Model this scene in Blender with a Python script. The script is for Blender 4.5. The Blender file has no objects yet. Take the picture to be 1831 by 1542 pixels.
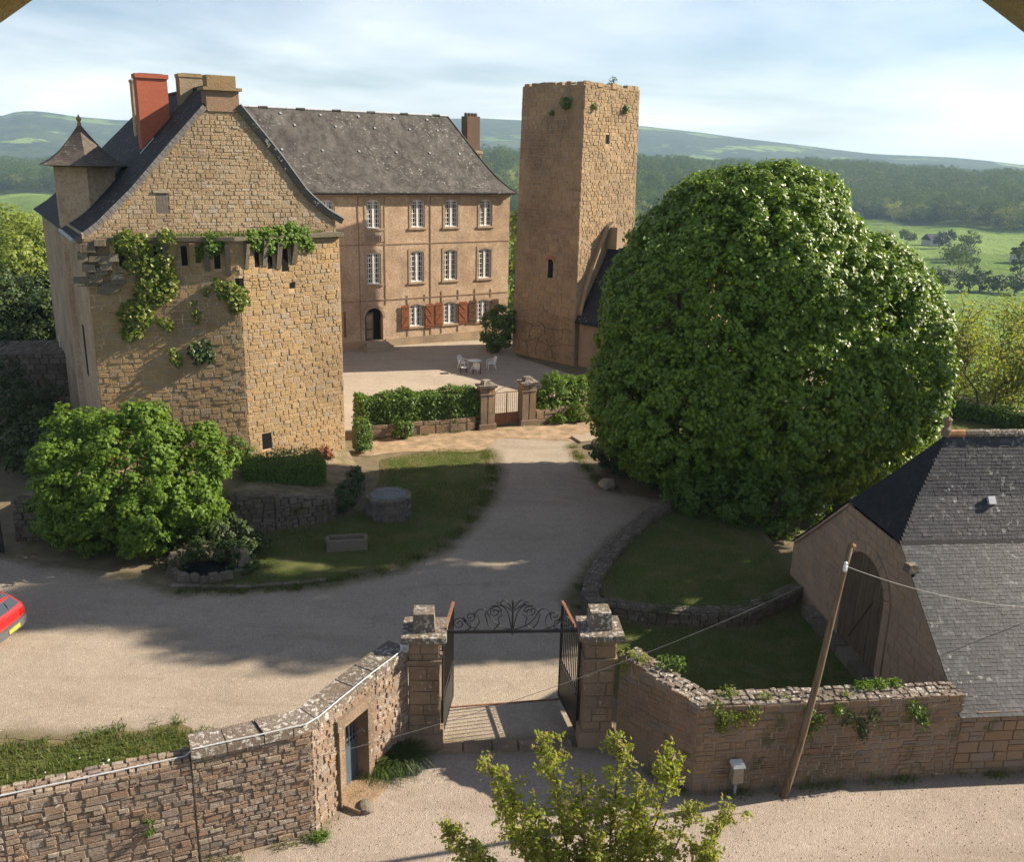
import bpy, math, random
import numpy as np
from mathutils import Matrix, Vector
from mathutils.geometry import delaunay_2d_cdt

S = bpy.context.scene
COL = S.collection
rad = math.radians
# ------------------------------------------------------------------ camera
PITCH, ROLL, EYE, FPX = 16.55, 1.35, 14.0, 1650.0
cam_d = bpy.data.cameras.new('camera')
cam_d.sensor_width = 36.0
cam_d.lens = 36.0 * FPX / 1831.0
cam_d.clip_start = 0.1
cam_d.clip_end = 40000.0
cam = bpy.data.objects.new('camera', cam_d)
COL.objects.link(cam)
cam.matrix_world = Matrix.Translation((0, 0, EYE)) @ Matrix.Rotation(rad(90 - PITCH), 4, 'X') @ Matrix.Rotation(rad(ROLL), 4, 'Z')
S.camera = cam
S.render.resolution_x, S.render.resolution_y = 1024, 863
# ------------------------------------------------------------------ sky, sun, exposure
SUN_AZ, SUN_EL = 76.0, 31.0          # azimuth measured to the right of the view (+Y towards +X)
world = bpy.data.worlds.new('World')
S.world = world
world.use_nodes = True
wn, wl = world.node_tree.nodes, world.node_tree.links
wn.clear()
w_out = wn.new('ShaderNodeOutputWorld')
w_bg = wn.new('ShaderNodeBackground')
w_bg.inputs['Strength'].default_value = 0.05
w_sky = wn.new('ShaderNodeTexSky')
w_sky.sky_type = 'NISHITA'
w_sky.sun_disc = False
w_sky.sun_elevation = rad(SUN_EL)
w_sky.sun_rotation = rad(SUN_AZ)
w_sky.altitude = 150
w_sky.air_density = 1.0
w_sky.dust_density = 0.7
w_sky.ozone_density = 3.0
w_tc = wn.new('ShaderNodeTexCoord')
w_sep = wn.new('ShaderNodeSeparateXYZ')
wl.new(w_tc.outputs['Generated'], w_sep.inputs[0])
w_add = wn.new('ShaderNodeMath'); w_add.operation = 'ADD'; w_add.inputs[1].default_value = 0.12
wl.new(w_sep.outputs['Z'], w_add.inputs[0])
w_dx = wn.new('ShaderNodeMath'); w_dx.operation = 'DIVIDE'
w_dy = wn.new('ShaderNodeMath'); w_dy.operation = 'DIVIDE'
wl.new(w_sep.outputs['X'], w_dx.inputs[0]); wl.new(w_add.outputs[0], w_dx.inputs[1])
wl.new(w_sep.outputs['Y'], w_dy.inputs[0]); wl.new(w_add.outputs[0], w_dy.inputs[1])
w_cmb = wn.new('ShaderNodeCombineXYZ')
wl.new(w_dx.outputs[0], w_cmb.inputs[0]); wl.new(w_dy.outputs[0], w_cmb.inputs[1])
w_noise = wn.new('ShaderNodeTexNoise')
w_noise.inputs['Scale'].default_value = 0.45
w_noise.inputs['Detail'].default_value = 7
w_noise.inputs['Roughness'].default_value = 0.52
w_noise.inputs['Distortion'].default_value = 0.25
wl.new(w_cmb.outputs[0], w_noise.inputs['Vector'])
w_ramp = wn.new('ShaderNodeValToRGB')
w_ramp.color_ramp.elements[0].position = 0.38
w_ramp.color_ramp.elements[0].color = (0.09, 0.09, 0.09, 1)
w_ramp.color_ramp.elements[1].position = 0.70
w_ramp.color_ramp.elements[1].color = (0.9, 0.9, 0.9, 1)
wl.new(w_noise.outputs['Fac'], w_ramp.inputs[0])
w_mix = wn.new('ShaderNodeMix'); w_mix.data_type = 'RGBA'
w_mix.inputs['B'].default_value = (12.2, 12.3, 12.5, 1)
# thin veil: seen edge-on it is denser towards the horizon than overhead
w_am = wn.new('ShaderNodeMath'); w_am.operation = 'DIVIDE'; w_am.inputs[0].default_value = 0.30; w_am.use_clamp = True
w_az = wn.new('ShaderNodeMath'); w_az.operation = 'MAXIMUM'; w_az.inputs[1].default_value = 0.0
w_a2 = wn.new('ShaderNodeMath'); w_a2.operation = 'ADD'; w_a2.inputs[1].default_value = 0.28
wl.new(w_sep.outputs['Z'], w_az.inputs[0]); wl.new(w_az.outputs[0], w_a2.inputs[0]); wl.new(w_a2.outputs[0], w_am.inputs[1])
w_mm = wn.new('ShaderNodeMath'); w_mm.operation = 'MULTIPLY'
wl.new(w_ramp.outputs[0], w_mm.inputs[0]); wl.new(w_am.outputs[0], w_mm.inputs[1])
wl.new(w_mm.outputs[0], w_mix.inputs[0])
wl.new(w_sky.outputs[0], w_mix.inputs['A'])
wl.new(w_mix.outputs['Result'], w_bg.inputs['Color'])
wl.new(w_bg.outputs[0], w_out.inputs[0])

sun_d = bpy.data.lights.new('sun', 'SUN')
sun_d.energy = 5.0
sun_d.angle = rad(0.55)
sun_d.color = (1.0, 0.885, 0.72)
sun = bpy.data.objects.new('sun', sun_d)
COL.objects.link(sun)
_sd = Vector((math.sin(rad(SUN_AZ)) * math.cos(rad(SUN_EL)), math.cos(rad(SUN_AZ)) * math.cos(rad(SUN_EL)), math.sin(rad(SUN_EL))))
sun.rotation_euler = _sd.to_track_quat('Z', 'Y').to_euler()
sun.location = (60, 20, 60)

S.view_settings.view_transform = 'Standard'
S.view_settings.look = 'None'
S.view_settings.exposure = 1.36
S.view_settings.gamma = 1.0
S.view_settings.use_curve_mapping = False
S.render.engine = 'CYCLES'
S.cycles.use_denoising = True
S.cycles.max_bounces = 6
S.cycles.diffuse_bounces = 3
S.cycles.glossy_bounces = 2
S.cycles.transmission_bounces = 4
S.cycles.transparent_max_bounces = 6
S.cycles.volume_bounces = 0

rng = np.random.default_rng(7)
random.seed(7)

# ------------------------------------------------------------------ materials
class NT:
    def __init__(s, name):
        s.m = bpy.data.materials.new(name); s.m.use_nodes = True
        s.n, s.l = s.m.node_tree.nodes, s.m.node_tree.links
        s.b = s.n['Principled BSDF']; s.out = s.n['Material Output']
        s.b.inputs['Specular IOR Level'].default_value = 0.25
        s._pos = None
    def pos(s):
        if s._pos is None: s._pos = s.n.new('ShaderNodeNewGeometry').outputs['Position']
        return s._pos
    def noise(s, scale, detail=4, rough=0.55, stretch=None, dist=0.0):
        t = s.n.new('ShaderNodeTexNoise'); t.inputs['Scale'].default_value = scale
        t.inputs['Detail'].default_value = detail; t.inputs['Roughness'].default_value = rough
        t.inputs['Distortion'].default_value = dist
        p = s.pos()
        if stretch:
            mp = s.n.new('ShaderNodeVectorMath'); mp.operation = 'MULTIPLY'; mp.inputs[1].default_value = stretch
            s.l.new(p, mp.inputs[0]); p = mp.outputs[0]
        s.l.new(p, t.inputs['Vector']); return t.outputs['Fac']
    def voro(s, scale, feature='F1', out='Distance', rnd=1.0):
        t = s.n.new('ShaderNodeTexVoronoi'); t.inputs['Scale'].default_value = scale; t.feature = feature
        t.inputs['Randomness'].default_value = rnd
        s.l.new(s.pos(), t.inputs['Vector']); return t.outputs[out]
    def attr(s, name):
        t = s.n.new('ShaderNodeAttribute'); t.attribute_name = name; return t.outputs['Fac']
    def rnd(s):
        a = s.attr('rnd'); o = s.n.new('ShaderNodeObjectInfo').outputs['Random']
        return s.math('FRACT', s.math('ADD', a, o))
    def math(s, op, a, b=None, clamp=False):
        t = s.n.new('ShaderNodeMath'); t.operation = op; t.use_clamp = clamp
        for i, v in enumerate((a, b)):
            if v is None: continue
            if isinstance(v, (int, float)): t.inputs[i].default_value = v
            else: s.l.new(v, t.inputs[i])
        return t.outputs[0]
    def ramp(s, fac, stops, interp='LINEAR'):
        t = s.n.new('ShaderNodeValToRGB'); cr = t.color_ramp; cr.interpolation = interp
        while len(cr.elements) < len(stops): cr.elements.new(0.5)
        for e, (p, c) in zip(cr.elements, stops):
            e.position = p
            e.color = (c, c, c, 1) if isinstance(c, (int, float)) else (*c, 1)
        s.l.new(fac, t.inputs[0]); return t.outputs[0]
    def mix(s, fac, a, b, mode='MIX'):
        t = s.n.new('ShaderNodeMix'); t.data_type = 'RGBA'; t.blend_type = mode
        for k, v in ((0, fac), ('A', a), ('B', b)):
            if isinstance(v, (int, float)): t.inputs[k].default_value = v if k == 0 else (v, v, v, 1)
            elif isinstance(v, tuple): t.inputs[k].default_value = (*v, 1)
            else: s.l.new(v, t.inputs[k])
        return t.outputs['Result']
    def color(s, c):
        if isinstance(c, tuple): s.b.inputs['Base Color'].default_value = (*c, 1)
        else: s.l.new(c, s.b.inputs['Base Color'])
    def rough(s, r):
        if isinstance(r, (int, float)): s.b.inputs['Roughness'].default_value = r
        else: s.l.new(r, s.b.inputs['Roughness'])
    def bump(s, h, strength=0.5, dist=0.05):
        t = s.n.new('ShaderNodeBump'); t.inputs['Strength'].default_value = strength; t.inputs['Distance'].default_value = dist
        s.l.new(h, t.inputs['Height']); s.l.new(t.outputs[0], s.b.inputs['Normal'])

def stone_mat(name, pal, lichen=0.0, grime=0.35, bump=0.6, big=0.22, grimecol=(0.09, 0.072, 0.055), moss=0.0, flat=1.0, gain=0.80):
    t = NT(name)
    k = len(pal); pal = [tuple(x * gain for x in p) for p in pal]; mean = tuple(sum(p[i] for p in pal) / k for i in range(3)); pal = [tuple(m_ + (x - m_) * flat for x, m_ in zip(p, mean)) for p in pal]
    c = t.ramp(t.rnd(), [((i + 0.5) / k, p) for i, p in enumerate(pal)])
    f = t.noise(9, 5, 0.65)
    c = t.mix(t.math('MULTIPLY', f, 0.75), c, t.mix(0.5, c, (0.10, 0.08, 0.06)), 'MIX')
    c = t.mix(t.ramp(t.noise(2.2, 4), [(0.35, 0.0), (0.7, 0.55)]), c, t.mix(1.0, c, (1.18, 1.08, 0.92), 'MULTIPLY'))
    g = t.ramp(t.noise(big, 6, 0.62), [(0.42, 0.0), (0.68, grime)])
    c = t.mix(g, c, grimecol)
    if moss:
        mm = t.ramp(t.noise(1.1, 5, 0.65), [(0.56, 0.0), (0.66, moss)])
        c = t.mix(mm, c, (0.06, 0.075, 0.02))
    if lichen:
        l = t.ramp(t.noise(10, 4, 0.62), [(0.66 - 0.1 * lichen, 0.0), (0.70 - 0.1 * lichen, 0.85)])
        l2 = t.ramp(t.noise(0.8, 2), [(0.45 - 0.12 * max(0, lichen - .5), 0.0), (0.62 - 0.12 * max(0, lichen - .5), 1.0)])
        c = t.mix(t.math('MULTIPLY', l, l2), c, (0.52, 0.50, 0.46))
    t.color(c); t.rough(0.92)
    t.b.inputs['Specular IOR Level'].default_value = 0.15
    t.bump(t.math('ADD', t.noise(14, 5, 0.7), t.math('MULTIPLY', t.noise(45, 3, 0.6), 0.6)), bump * 1.5, 0.06)
    return t.m

M = {}
M['castle'] = stone_mat('sandstone_rubble', [(0.43, 0.285, 0.13), (0.48, 0.325, 0.155), (0.37, 0.25, 0.12), (0.51, 0.365, 0.19), (0.37, 0.295, 0.205), (0.45, 0.29, 0.13), (0.40, 0.33, 0.25)], lichen=0.15, grime=0.5, flat=0.7, gain=0.95)
M['gable'] = stone_mat('pale_gable_rubble', [(0.46, 0.33, 0.195), (0.52, 0.41, 0.28), (0.40, 0.28, 0.16), (0.56, 0.48, 0.38), (0.44, 0.32, 0.20), (0.50, 0.38, 0.24)], lichen=0.5, grime=0.35, flat=0.8, gain=0.92)
M['keep'] = stone_mat('brown_sandstone', [(0.44, 0.305, 0.18), (0.38, 0.26, 0.15), (0.50, 0.36, 0.22), (0.34, 0.245, 0.15), (0.45, 0.31, 0.18), (0.41, 0.31, 0.21)], lichen=0.1, grime=0.5, gain=0.95, big=0.35)
M['wall'] = stone_mat('grey_pink_rubble', [(0.42, 0.29, 0.21), (0.33, 0.245, 0.19), (0.50, 0.39, 0.30), (0.38, 0.24, 0.16), (0.54, 0.46, 0.38), (0.31, 0.25, 0.22)], lichen=0.7, grime=0.45)
M['wallr'] = stone_mat('ochre_road_rubble', [(0.40, 0.25, 0.15), (0.36, 0.25, 0.17), (0.44, 0.29, 0.17), (0.34, 0.27, 0.22), (0.42, 0.27, 0.16)], lichen=0.12, grime=0.6, moss=0.7)
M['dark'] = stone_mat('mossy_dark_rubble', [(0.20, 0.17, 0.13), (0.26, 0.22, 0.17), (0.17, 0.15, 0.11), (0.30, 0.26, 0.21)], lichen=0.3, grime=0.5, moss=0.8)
M['cope'] = stone_mat('lichened_coping', [(0.24, 0.19, 0.155), (0.29, 0.24, 0.20), (0.21, 0.17, 0.14)], lichen=1.2, grime=0.35, moss=0.25)
M['pillar'] = stone_mat('weathered_ashlar', [(0.40, 0.29, 0.20), (0.34, 0.25, 0.18), (0.44, 0.32, 0.21), (0.38, 0.26, 0.165)], lichen=0.35, grime=0.55, big=0.8)
M['barnstone'] = stone_mat('barn_rubble', [(0.60, 0.43, 0.30), (0.55, 0.39, 0.27), (0.63, 0.45, 0.31), (0.52, 0.385, 0.29)], lichen=0.1, grime=0.3)
M['step'] = stone_mat('pale_dressed_stone', [(0.50, 0.42, 0.32), (0.46, 0.38, 0.28)], lichen=0.2, grime=0.2)

def plain(name, col0, rough=0.8, var=0.25, scale=3.0, bump=0.2, metallic=0.0, bscale=25, spec=0.25, var2=None):
    t = NT(name); col = tuple(x * 0.82 for x in col0)
    f = t.ramp(t.noise(scale, 5, 0.6), [(0.3, 1 - var), (0.7, 1 + var)])
    c = t.mix(1.0, col, f, 'MULTIPLY')
    if var2: c = t.mix(t.ramp(t.noise(var2[1], 5, 0.65), [(0.45, 0.0), (0.65, var2[2])]), c, var2[0])
    t.color(c); t.rough(rough); t.b.inputs['Metallic'].default_value = metallic
    t.b.inputs['Specular IOR Level'].default_value = spec
    if bump: t.bump(t.noise(bscale, 4, 0.6), bump, 0.02)
    return t.m

M['mortar'] = plain('lime_mortar', (0.46, 0.325, 0.205), 0.95, 0.3, 2.0, 0.6)
M['mortar_dark'] = plain('dirty_mortar', (0.27, 0.205, 0.15), 0.95, 0.35, 2.0, 0.6)
M['mortar_darkest'] = plain('earth_joint', (0.10, 0.085, 0.065), 0.95, 0.35, 2.0, 0.6)  # darkest joint colour, also used in grooves and the trough
# rendered facade with exposed gravelly wear
t = NT('worn_facade_render')
c = t.ramp(t.noise(0.55, 7, 0.66), [(0.32, (0.30, 0.21, 0.135)), (0.5, (0.46, 0.325, 0.21)), (0.68, (0.54, 0.41, 0.285))])
c = t.mix(t.ramp(t.noise(7, 6, 0.75), [(0.46, 0.0), (0.66, 0.7)]), c, (0.22, 0.155, 0.105))
c = t.mix(t.ramp(t.voro(5.5), [(0.06, 0.8), (0.18, 0.0)]), c, (0.52, 0.44, 0.35))
c = t.mix(t.ramp(t.noise(1.3, 5, 0.7, stretch=(1, 1, 0.25)), [(0.50, 0.0), (0.70, 0.45)]), c, (0.26, 0.205, 0.16))
t.color(c); t.rough(0.95); t.bump(t.math('ADD', t.noise(6, 6, 0.7), t.noise(28, 3, 0.6)), 0.7, 0.06)
M['render'] = t.m
M['trim'] = plain('window_surround_stone', (0.40, 0.295, 0.20), 0.9, 0.25, 4, 0.4)
M['seam'] = plain('dark_string_course', (0.30, 0.205, 0.135), 0.9, 0.3, 4, 0.3)

def slate_mat(name, pal, lich, streak, spec=0.12, rough=0.75):
    t = NT(name); k = len(pal); pal = [tuple(x * 0.78 for x in p) for p in pal]
    c = t.ramp(t.rnd(), [((i + 0.5) / k, p) for i, p in enumerate(pal)])
    dk_ = tuple(x * 0.5 for x in pal[0]); lt_ = tuple(x * 1.75 for x in pal[0])
    c = t.mix(t.ramp(t.noise(1.5, 6, 0.7, stretch=(1, 1, 0.12)), [(0.42, 0.0), (0.64, streak)]), c, dk_)
    c = t.mix(t.ramp(t.noise(0.9, 5, 0.7, stretch=(1, 1, 0.16)), [(0.50, 0.0), (0.70, streak * 0.8)]), c, lt_)
    if lich:
        l = t.ramp(t.noise(5.0, 4, 0.65), [(0.62 - 0.06 * lich, 0.0), (0.66 - 0.06 * lich, 0.9)])
        l2 = t.ramp(t.noise(0.35, 3), [(0.38, 0.0), (0.60, 1.0)])
        c = t.mix(t.math('MULTIPLY', l, l2), c, (0.24, 0.24, 0.22))
    t.color(c); t.rough(rough); t.b.inputs['Specular IOR Level'].default_value = spec
    t.bump(t.noise(18, 4, 0.6), 0.35, 0.02)
    return t.m
M['slate_house'] = slate_mat('old_grey_slate', [(0.098, 0.088, 0.078), (0.112, 0.10, 0.09), (0.088, 0.078, 0.07), (0.122, 0.11, 0.098)], 0.5, 0.95)
M['slate_dark'] = slate_mat('dark_slate', [(0.030, 0.030, 0.031), (0.040, 0.038, 0.037), (0.026, 0.027, 0.029)], 0.3, 0.2)
M['slate_barn'] = slate_mat('blue_grey_slate', [(0.040, 0.041, 0.047), (0.052, 0.052, 0.058), (0.032, 0.034, 0.038), (0.09, 0.09, 0.095), (0.050, 0.045, 0.046), (0.036, 0.038, 0.043)], 0.3, 0.35, spec=0.22, rough=0.58)
M['slate_turret'] = slate_mat('brown_turret_slate', [(0.13, 0.105, 0.085), (0.16, 0.13, 0.105), (0.11, 0.09, 0.075)], 0.3, 0.4)
t = NT('red_chimney_brick')
br = t.n.new('ShaderNodeTexBrick'); br.inputs['Scale'].default_value = 5.0
br.inputs['Color1'].default_value = (0.46, 0.10, 0.045, 1); br.inputs['Color2'].default_value = (0.36, 0.07, 0.035, 1); br.inputs['Mortar'].default_value = (0.34, 0.17, 0.11, 1)
br.inputs['Mortar Size'].default_value = 0.025
mpv = t.n.new('ShaderNodeMapping'); mpv.inputs['Rotation'].default_value = (rad(90), 0, 0)
t.l.new(t.pos(), mpv.inputs['Vector']); t.l.new(mpv.outputs[0], br.inputs['Vector'])
t.color(t.mix(t.math('MULTIPLY', t.noise(3, 5, 0.7), 0.35), br.outputs['Color'], (0.25, 0.09, 0.06))); t.rough(0.9); M['brick'] = t.m

M['iron'] = plain('black_wrought_iron', (0.018, 0.017, 0.017), 0.5, 0.3, 8, 0.2, spec=0.4)
M['rust'] = plain('rusty_iron', (0.22, 0.10, 0.055), 0.8, 0.35, 9, 0.3)
M['zinc'] = plain('weathered_zinc', (0.30, 0.31, 0.32), 0.5, 0.2, 2, 0.1, spec=0.5)
M['white'] = plain('white_paint', (0.74, 0.73, 0.70), 0.5, 0.06, 4, 0.05)
M['plastic'] = plain('white_plastic', (0.80, 0.80, 0.80), 0.35, 0.04, 4, 0.0, spec=0.5)
M['glass'] = plain('dark_window_glass', (0.012, 0.014, 0.018), 0.06, 0.1, 4, 0.0, spec=0.6)
M['shutter'] = plain('brown_shutter_paint', (0.25, 0.082, 0.030), 0.6, 0.2, 3, 0.15)
M['shutter2'] = plain('dark_shutter_brown', (0.10, 0.05, 0.03), 0.6, 0.2, 3, 0.15)  # darker brown for the rightmost shutters and the chair legs
M['black'] = plain('painted_dark', (0.006, 0.006, 0.006), 1.0, 0.0, 1, 0.0)  # near-black colour painting the darkness inside openings and rooms
t = NT('weathered_door_planks')
c = t.ramp(t.noise(5, 5, 0.6, stretch=(3, 3, 0.25)), [(0.3, (0.055, 0.038, 0.024)), (0.7, (0.14, 0.10, 0.062))])
t.color(c); t.rough(0.85); t.bump(t.noise(22, 4, 0.6, stretch=(3, 3, 0.15)), 0.5, 0.02); M['oldwood'] = t.m
t = NT('barked_pole_wood')
c = t.ramp(t.noise(6, 5, 0.65, stretch=(3, 3, 0.3)), [(0.3, (0.085, 0.058, 0.035)), (0.7, (0.20, 0.145, 0.09))])
t.color(c); t.rough(0.9); t.bump(t.noise(20, 4, 0.6, stretch=(2, 2, 0.2)), 0.6, 0.03); M['pole'] = t.m
M['bluedoor'] = plain('slate_blue_metal', (0.07, 0.095, 0.12), 0.5, 0.15, 3, 0.1, spec=0.4)
M['bark'] = plain('grey_bark', (0.13, 0.10, 0.075), 0.95, 0.4, 6, 0.6)
M['twig'] = plain('brown_twig', (0.11, 0.075, 0.05), 0.9, 0.3, 6, 0.2)
M['lead'] = plain('pale_lead', (0.50, 0.51, 0.52), 0.5, 0.1, 3, 0.0)

# ground covers -------------------------------------------------
def gravel_mat(name, light, mid, darkc, edgecol, fine=60):
    t = NT(name); light, mid, darkc = [tuple(x * 0.80 for x in q_) for q_ in (light, mid, darkc)]
    c = t.ramp(t.noise(0.22, 6, 0.6), [(0.34, mid), (0.62, light)])
    c = t.mix(t.ramp(t.voro(fine, 'F1', 'Color'), [(0.2, 0.0), (0.95, 0.55)]), c, darkc)
    c = t.mix(t.ramp(t.voro(fine * 0.55, 'F1', 'Color'), [(0.72, 0.0), (0.95, 0.6)]), c, t.mix(1.0, light, (1.25, 1.22, 1.2), 'MULTIPLY'))
    c = t.mix(t.ramp(t.noise(1.1, 6, 0.7), [(0.52, 0.0), (0.72, 0.4)]), c, darkc)
    c = t.mix(t.ramp(t.noise(0.55, 5, 0.7, stretch=(0.35, 1.6, 1), dist=1.2), [(0.50, 0.0), (0.66, 0.45)]), c, t.mix(1.0, mid, (0.72, 0.68, 0.62), 'MULTIPLY'))
    c = t.mix(t.ramp(t.noise(3.5, 5, 0.75), [(0.60, 0.0), (0.70, 0.35)]), c, t.mix(1.0, light, (1.15, 1.13, 1.1), 'MULTIPLY'))
    e = t.math('ADD', t.attr('edge'), t.math('MULTIPLY', t.math('SUBTRACT', t.noise(1.4, 5, 0.7), 0.5), 0.9))
    c = t.mix(t.ramp(e, [(0.15, 0.85), (0.75, 0.0)]), c, edgecol)
    t.color(c); t.rough(0.95); t.b.inputs['Specular IOR Level'].default_value = 0.15
    t.bump(t.math('ADD', t.voro(fine), t.math('MULTIPLY', t.noise(fine * 0.4, 3), 0.8)), 0.45, 0.025)
    return t.m
M['gravel'] = gravel_mat('pale_gravel', (0.44, 0.365, 0.28), (0.36, 0.298, 0.23), (0.19, 0.158, 0.125), (0.10, 0.085, 0.04), 36)
M['court'] = gravel_mat('courtyard_gravel', (0.46, 0.39, 0.30), (0.38, 0.32, 0.25), (0.28, 0.22, 0.17), (0.28, 0.22, 0.15), 18)
M['road'] = gravel_mat('pinkish_road_grit', (0.43, 0.355, 0.29), (0.355, 0.292, 0.24), (0.19, 0.155, 0.125), (0.17, 0.135, 0.095), 36)
def grass_mat(name, a, b, c2, dry):
    t = NT(name)
    a, b, c2, dry = [tuple(x * 0.68 for x in q_) for q_ in (a, b, c2, dry)]
    c = t.ramp(t.noise(0.5, 6, 0.65), [(0.3, a), (0.7, b)])
    c = t.mix(t.ramp(t.noise(26, 4, 0.7), [(0.4, 0.0), (0.75, 0.7)]), c, c2)
    c = t.mix(t.ramp(t.noise(1.0, 5, 0.7), [(0.47, 0.0), (0.64, 0.75)]), c, dry)
    e = t.math('ADD', t.attr('edge'), t.math('MULTIPLY', t.math('SUBTRACT', t.noise(2.0, 5, 0.7), 0.5), 0.9))
    c = t.mix(t.ramp(e, [(0.1, 0.9), (0.55, 0.0)]), c, (0.15, 0.115, 0.06))
    t.color(c); t.rough(0.95); t.b.inputs['Specular IOR Level'].default_value = 0.1
    t.bump(t.noise(35, 4, 0.7), 0.8, 0.05)
    return t.m
M['lawn'] = grass_mat('short_lawn', (0.10, 0.125, 0.03), (0.15, 0.18, 0.05), (0.06, 0.085, 0.02), (0.20, 0.165, 0.075))
M['verge'] = grass_mat('rough_verge', (0.10, 0.13, 0.03), (0.17, 0.20, 0.06), (0.05, 0.07, 0.015), (0.25, 0.20, 0.10))
M['pale_soil'] = plain('pale_bare_earth', (0.36, 0.25, 0.155), 0.95, 0.35, 1.5, 0.8, var2=((0.15, 0.12, 0.06), 1.6, 0.7))
M['soil'] = plain('bare_earth', (0.17, 0.13, 0.08), 0.95, 0.35, 1.5, 0.8, var2=((0.13, 0.12, 0.05), 2.0, 0.7))
M['terrace'] = plain('terrace_earth', (0.22, 0.165, 0.105), 0.95, 0.35, 1.5, 0.8, var2=((0.07, 0.085, 0.02), 1.2, 0.8))

# landscape sheet: meadows with field parcels, woodland tint far away
t = NT('valley_meadow')
parcel = t.voro(0.0042, 'F1', 'Color')
c = t.ramp(parcel, [(0.25, (0.11, 0.18, 0.03)), (0.5, (0.15, 0.235, 0.045)), (0.75, (0.20, 0.28, 0.07))])
c = t.mix(t.ramp(t.noise(0.02, 6, 0.65), [(0.4, 0.0), (0.7, 0.45)]), c, (0.13, 0.15, 0.05))
far = t.attr('wood')
wn_ = t.ramp(t.math('ADD', t.noise(0.0045, 5, 0.6), t.math('MULTIPLY', t.noise(0.022, 4, 0.7), 0.22)), [(0.70, 1.0), (0.72, 0.0)])
woodcol = t.ramp(t.math('ADD', t.math('MULTIPLY', t.noise(0.035, 5, 0.8), 0.6), t.math('MULTIPLY', t.noise(0.006, 4, 0.6), 0.4)), [(0.36, (0.008, 0.016, 0.006)), (0.5, (0.035, 0.055, 0.018)), (0.62, (0.085, 0.105, 0.035))])
c = t.mix(t.math('MULTIPLY', far, wn_), c, woodcol)
t.color(c); t.rough(0.95); t.b.inputs['Specular IOR Level'].default_value = 0.05
t.bump(t.noise(0.06, 6, 0.75), 1.0, 8.0)
M['terrain'] = t.m

def leaf_mat(name, pal, trans=0.4, rough=0.5, spec=0.35, tcol=(1.3, 1.25, 0.5)):
    t = NT(name); k = len(pal)
    c = t.ramp(t.rnd(), [((i + 0.5) / k, p) for i, p in enumerate(pal)])
    t.color(c); t.rough(rough); t.b.inputs['Specular IOR Level'].default_value = spec
    tr = t.n.new('ShaderNodeBsdfTranslucent'); t.l.new(t.mix(1.0, c, tcol, 'MULTIPLY'), tr.inputs['Color'])
    mx = t.n.new('ShaderNodeMixShader'); mx.inputs[0].default_value = trans
    t.l.new(t.b.outputs[0], mx.inputs[1]); t.l.new(tr.outputs[0], mx.inputs[2]); t.l.new(mx.outputs[0], t.out.inputs[0])
    return t.m
M['lime'] = leaf_mat('lime_leaves', [(0.095, 0.17, 0.010), (0.135, 0.22, 0.013), (0.20, 0.28, 0.018), (0.105, 0.18, 0.011)], 0.34, 0.42, 0.42)
M['bush'] = leaf_mat('bright_bush_leaves', [(0.085, 0.16, 0.016), (0.115, 0.195, 0.022), (0.15, 0.23, 0.03)], 0.45, 0.5, 0.22)
M['ivy'] = leaf_mat('ivy_leaves', [(0.10, 0.15, 0.018), (0.17, 0.20, 0.03), (0.23, 0.24, 0.045), (0.07, 0.12, 0.016)], 0.38, 0.45, 0.35)
M['hedge'] = leaf_mat('hedge_leaves', [(0.08, 0.15, 0.018), (0.12, 0.19, 0.026), (0.06, 0.115, 0.014)], 0.4, 0.45, 0.35)
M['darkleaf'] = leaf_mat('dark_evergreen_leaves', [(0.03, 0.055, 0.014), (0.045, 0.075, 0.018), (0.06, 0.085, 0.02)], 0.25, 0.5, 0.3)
M['spring'] = leaf_mat('spring_leaves', [(0.21, 0.26, 0.045), (0.26, 0.30, 0.06), (0.17, 0.22, 0.04), (0.24, 0.22, 0.07)], 0.45, 0.5, 0.3)
M['poplar'] = leaf_mat('pale_poplar_leaves', [(0.20, 0.25, 0.04), (0.25, 0.29, 0.06), (0.16, 0.21, 0.035)], 0.45, 0.5, 0.3)
M['shrub'] = leaf_mat('yellow_green_shrub_leaves', [(0.23, 0.28, 0.035), (0.29, 0.33, 0.05), (0.17, 0.22, 0.028), (0.29, 0.23, 0.10)], 0.5, 0.5, 0.25)
M['wood_leaf'] = leaf_mat('woodland_leaves', [(0.04, 0.085, 0.016), (0.065, 0.12, 0.022), (0.09, 0.14, 0.03), (0.10, 0.11, 0.035), (0.05, 0.10, 0.02)], 0.3, 0.7, 0.1)
M['grassblade'] = leaf_mat('grass_blades', [(0.065, 0.11, 0.02), (0.10, 0.14, 0.03), (0.15, 0.155, 0.055)], 0.35, 0.5, 0.25)
M['flower'] = plain('white_flower', (0.75, 0.74, 0.66), 0.7, 0.05, 5, 0.0)

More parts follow.
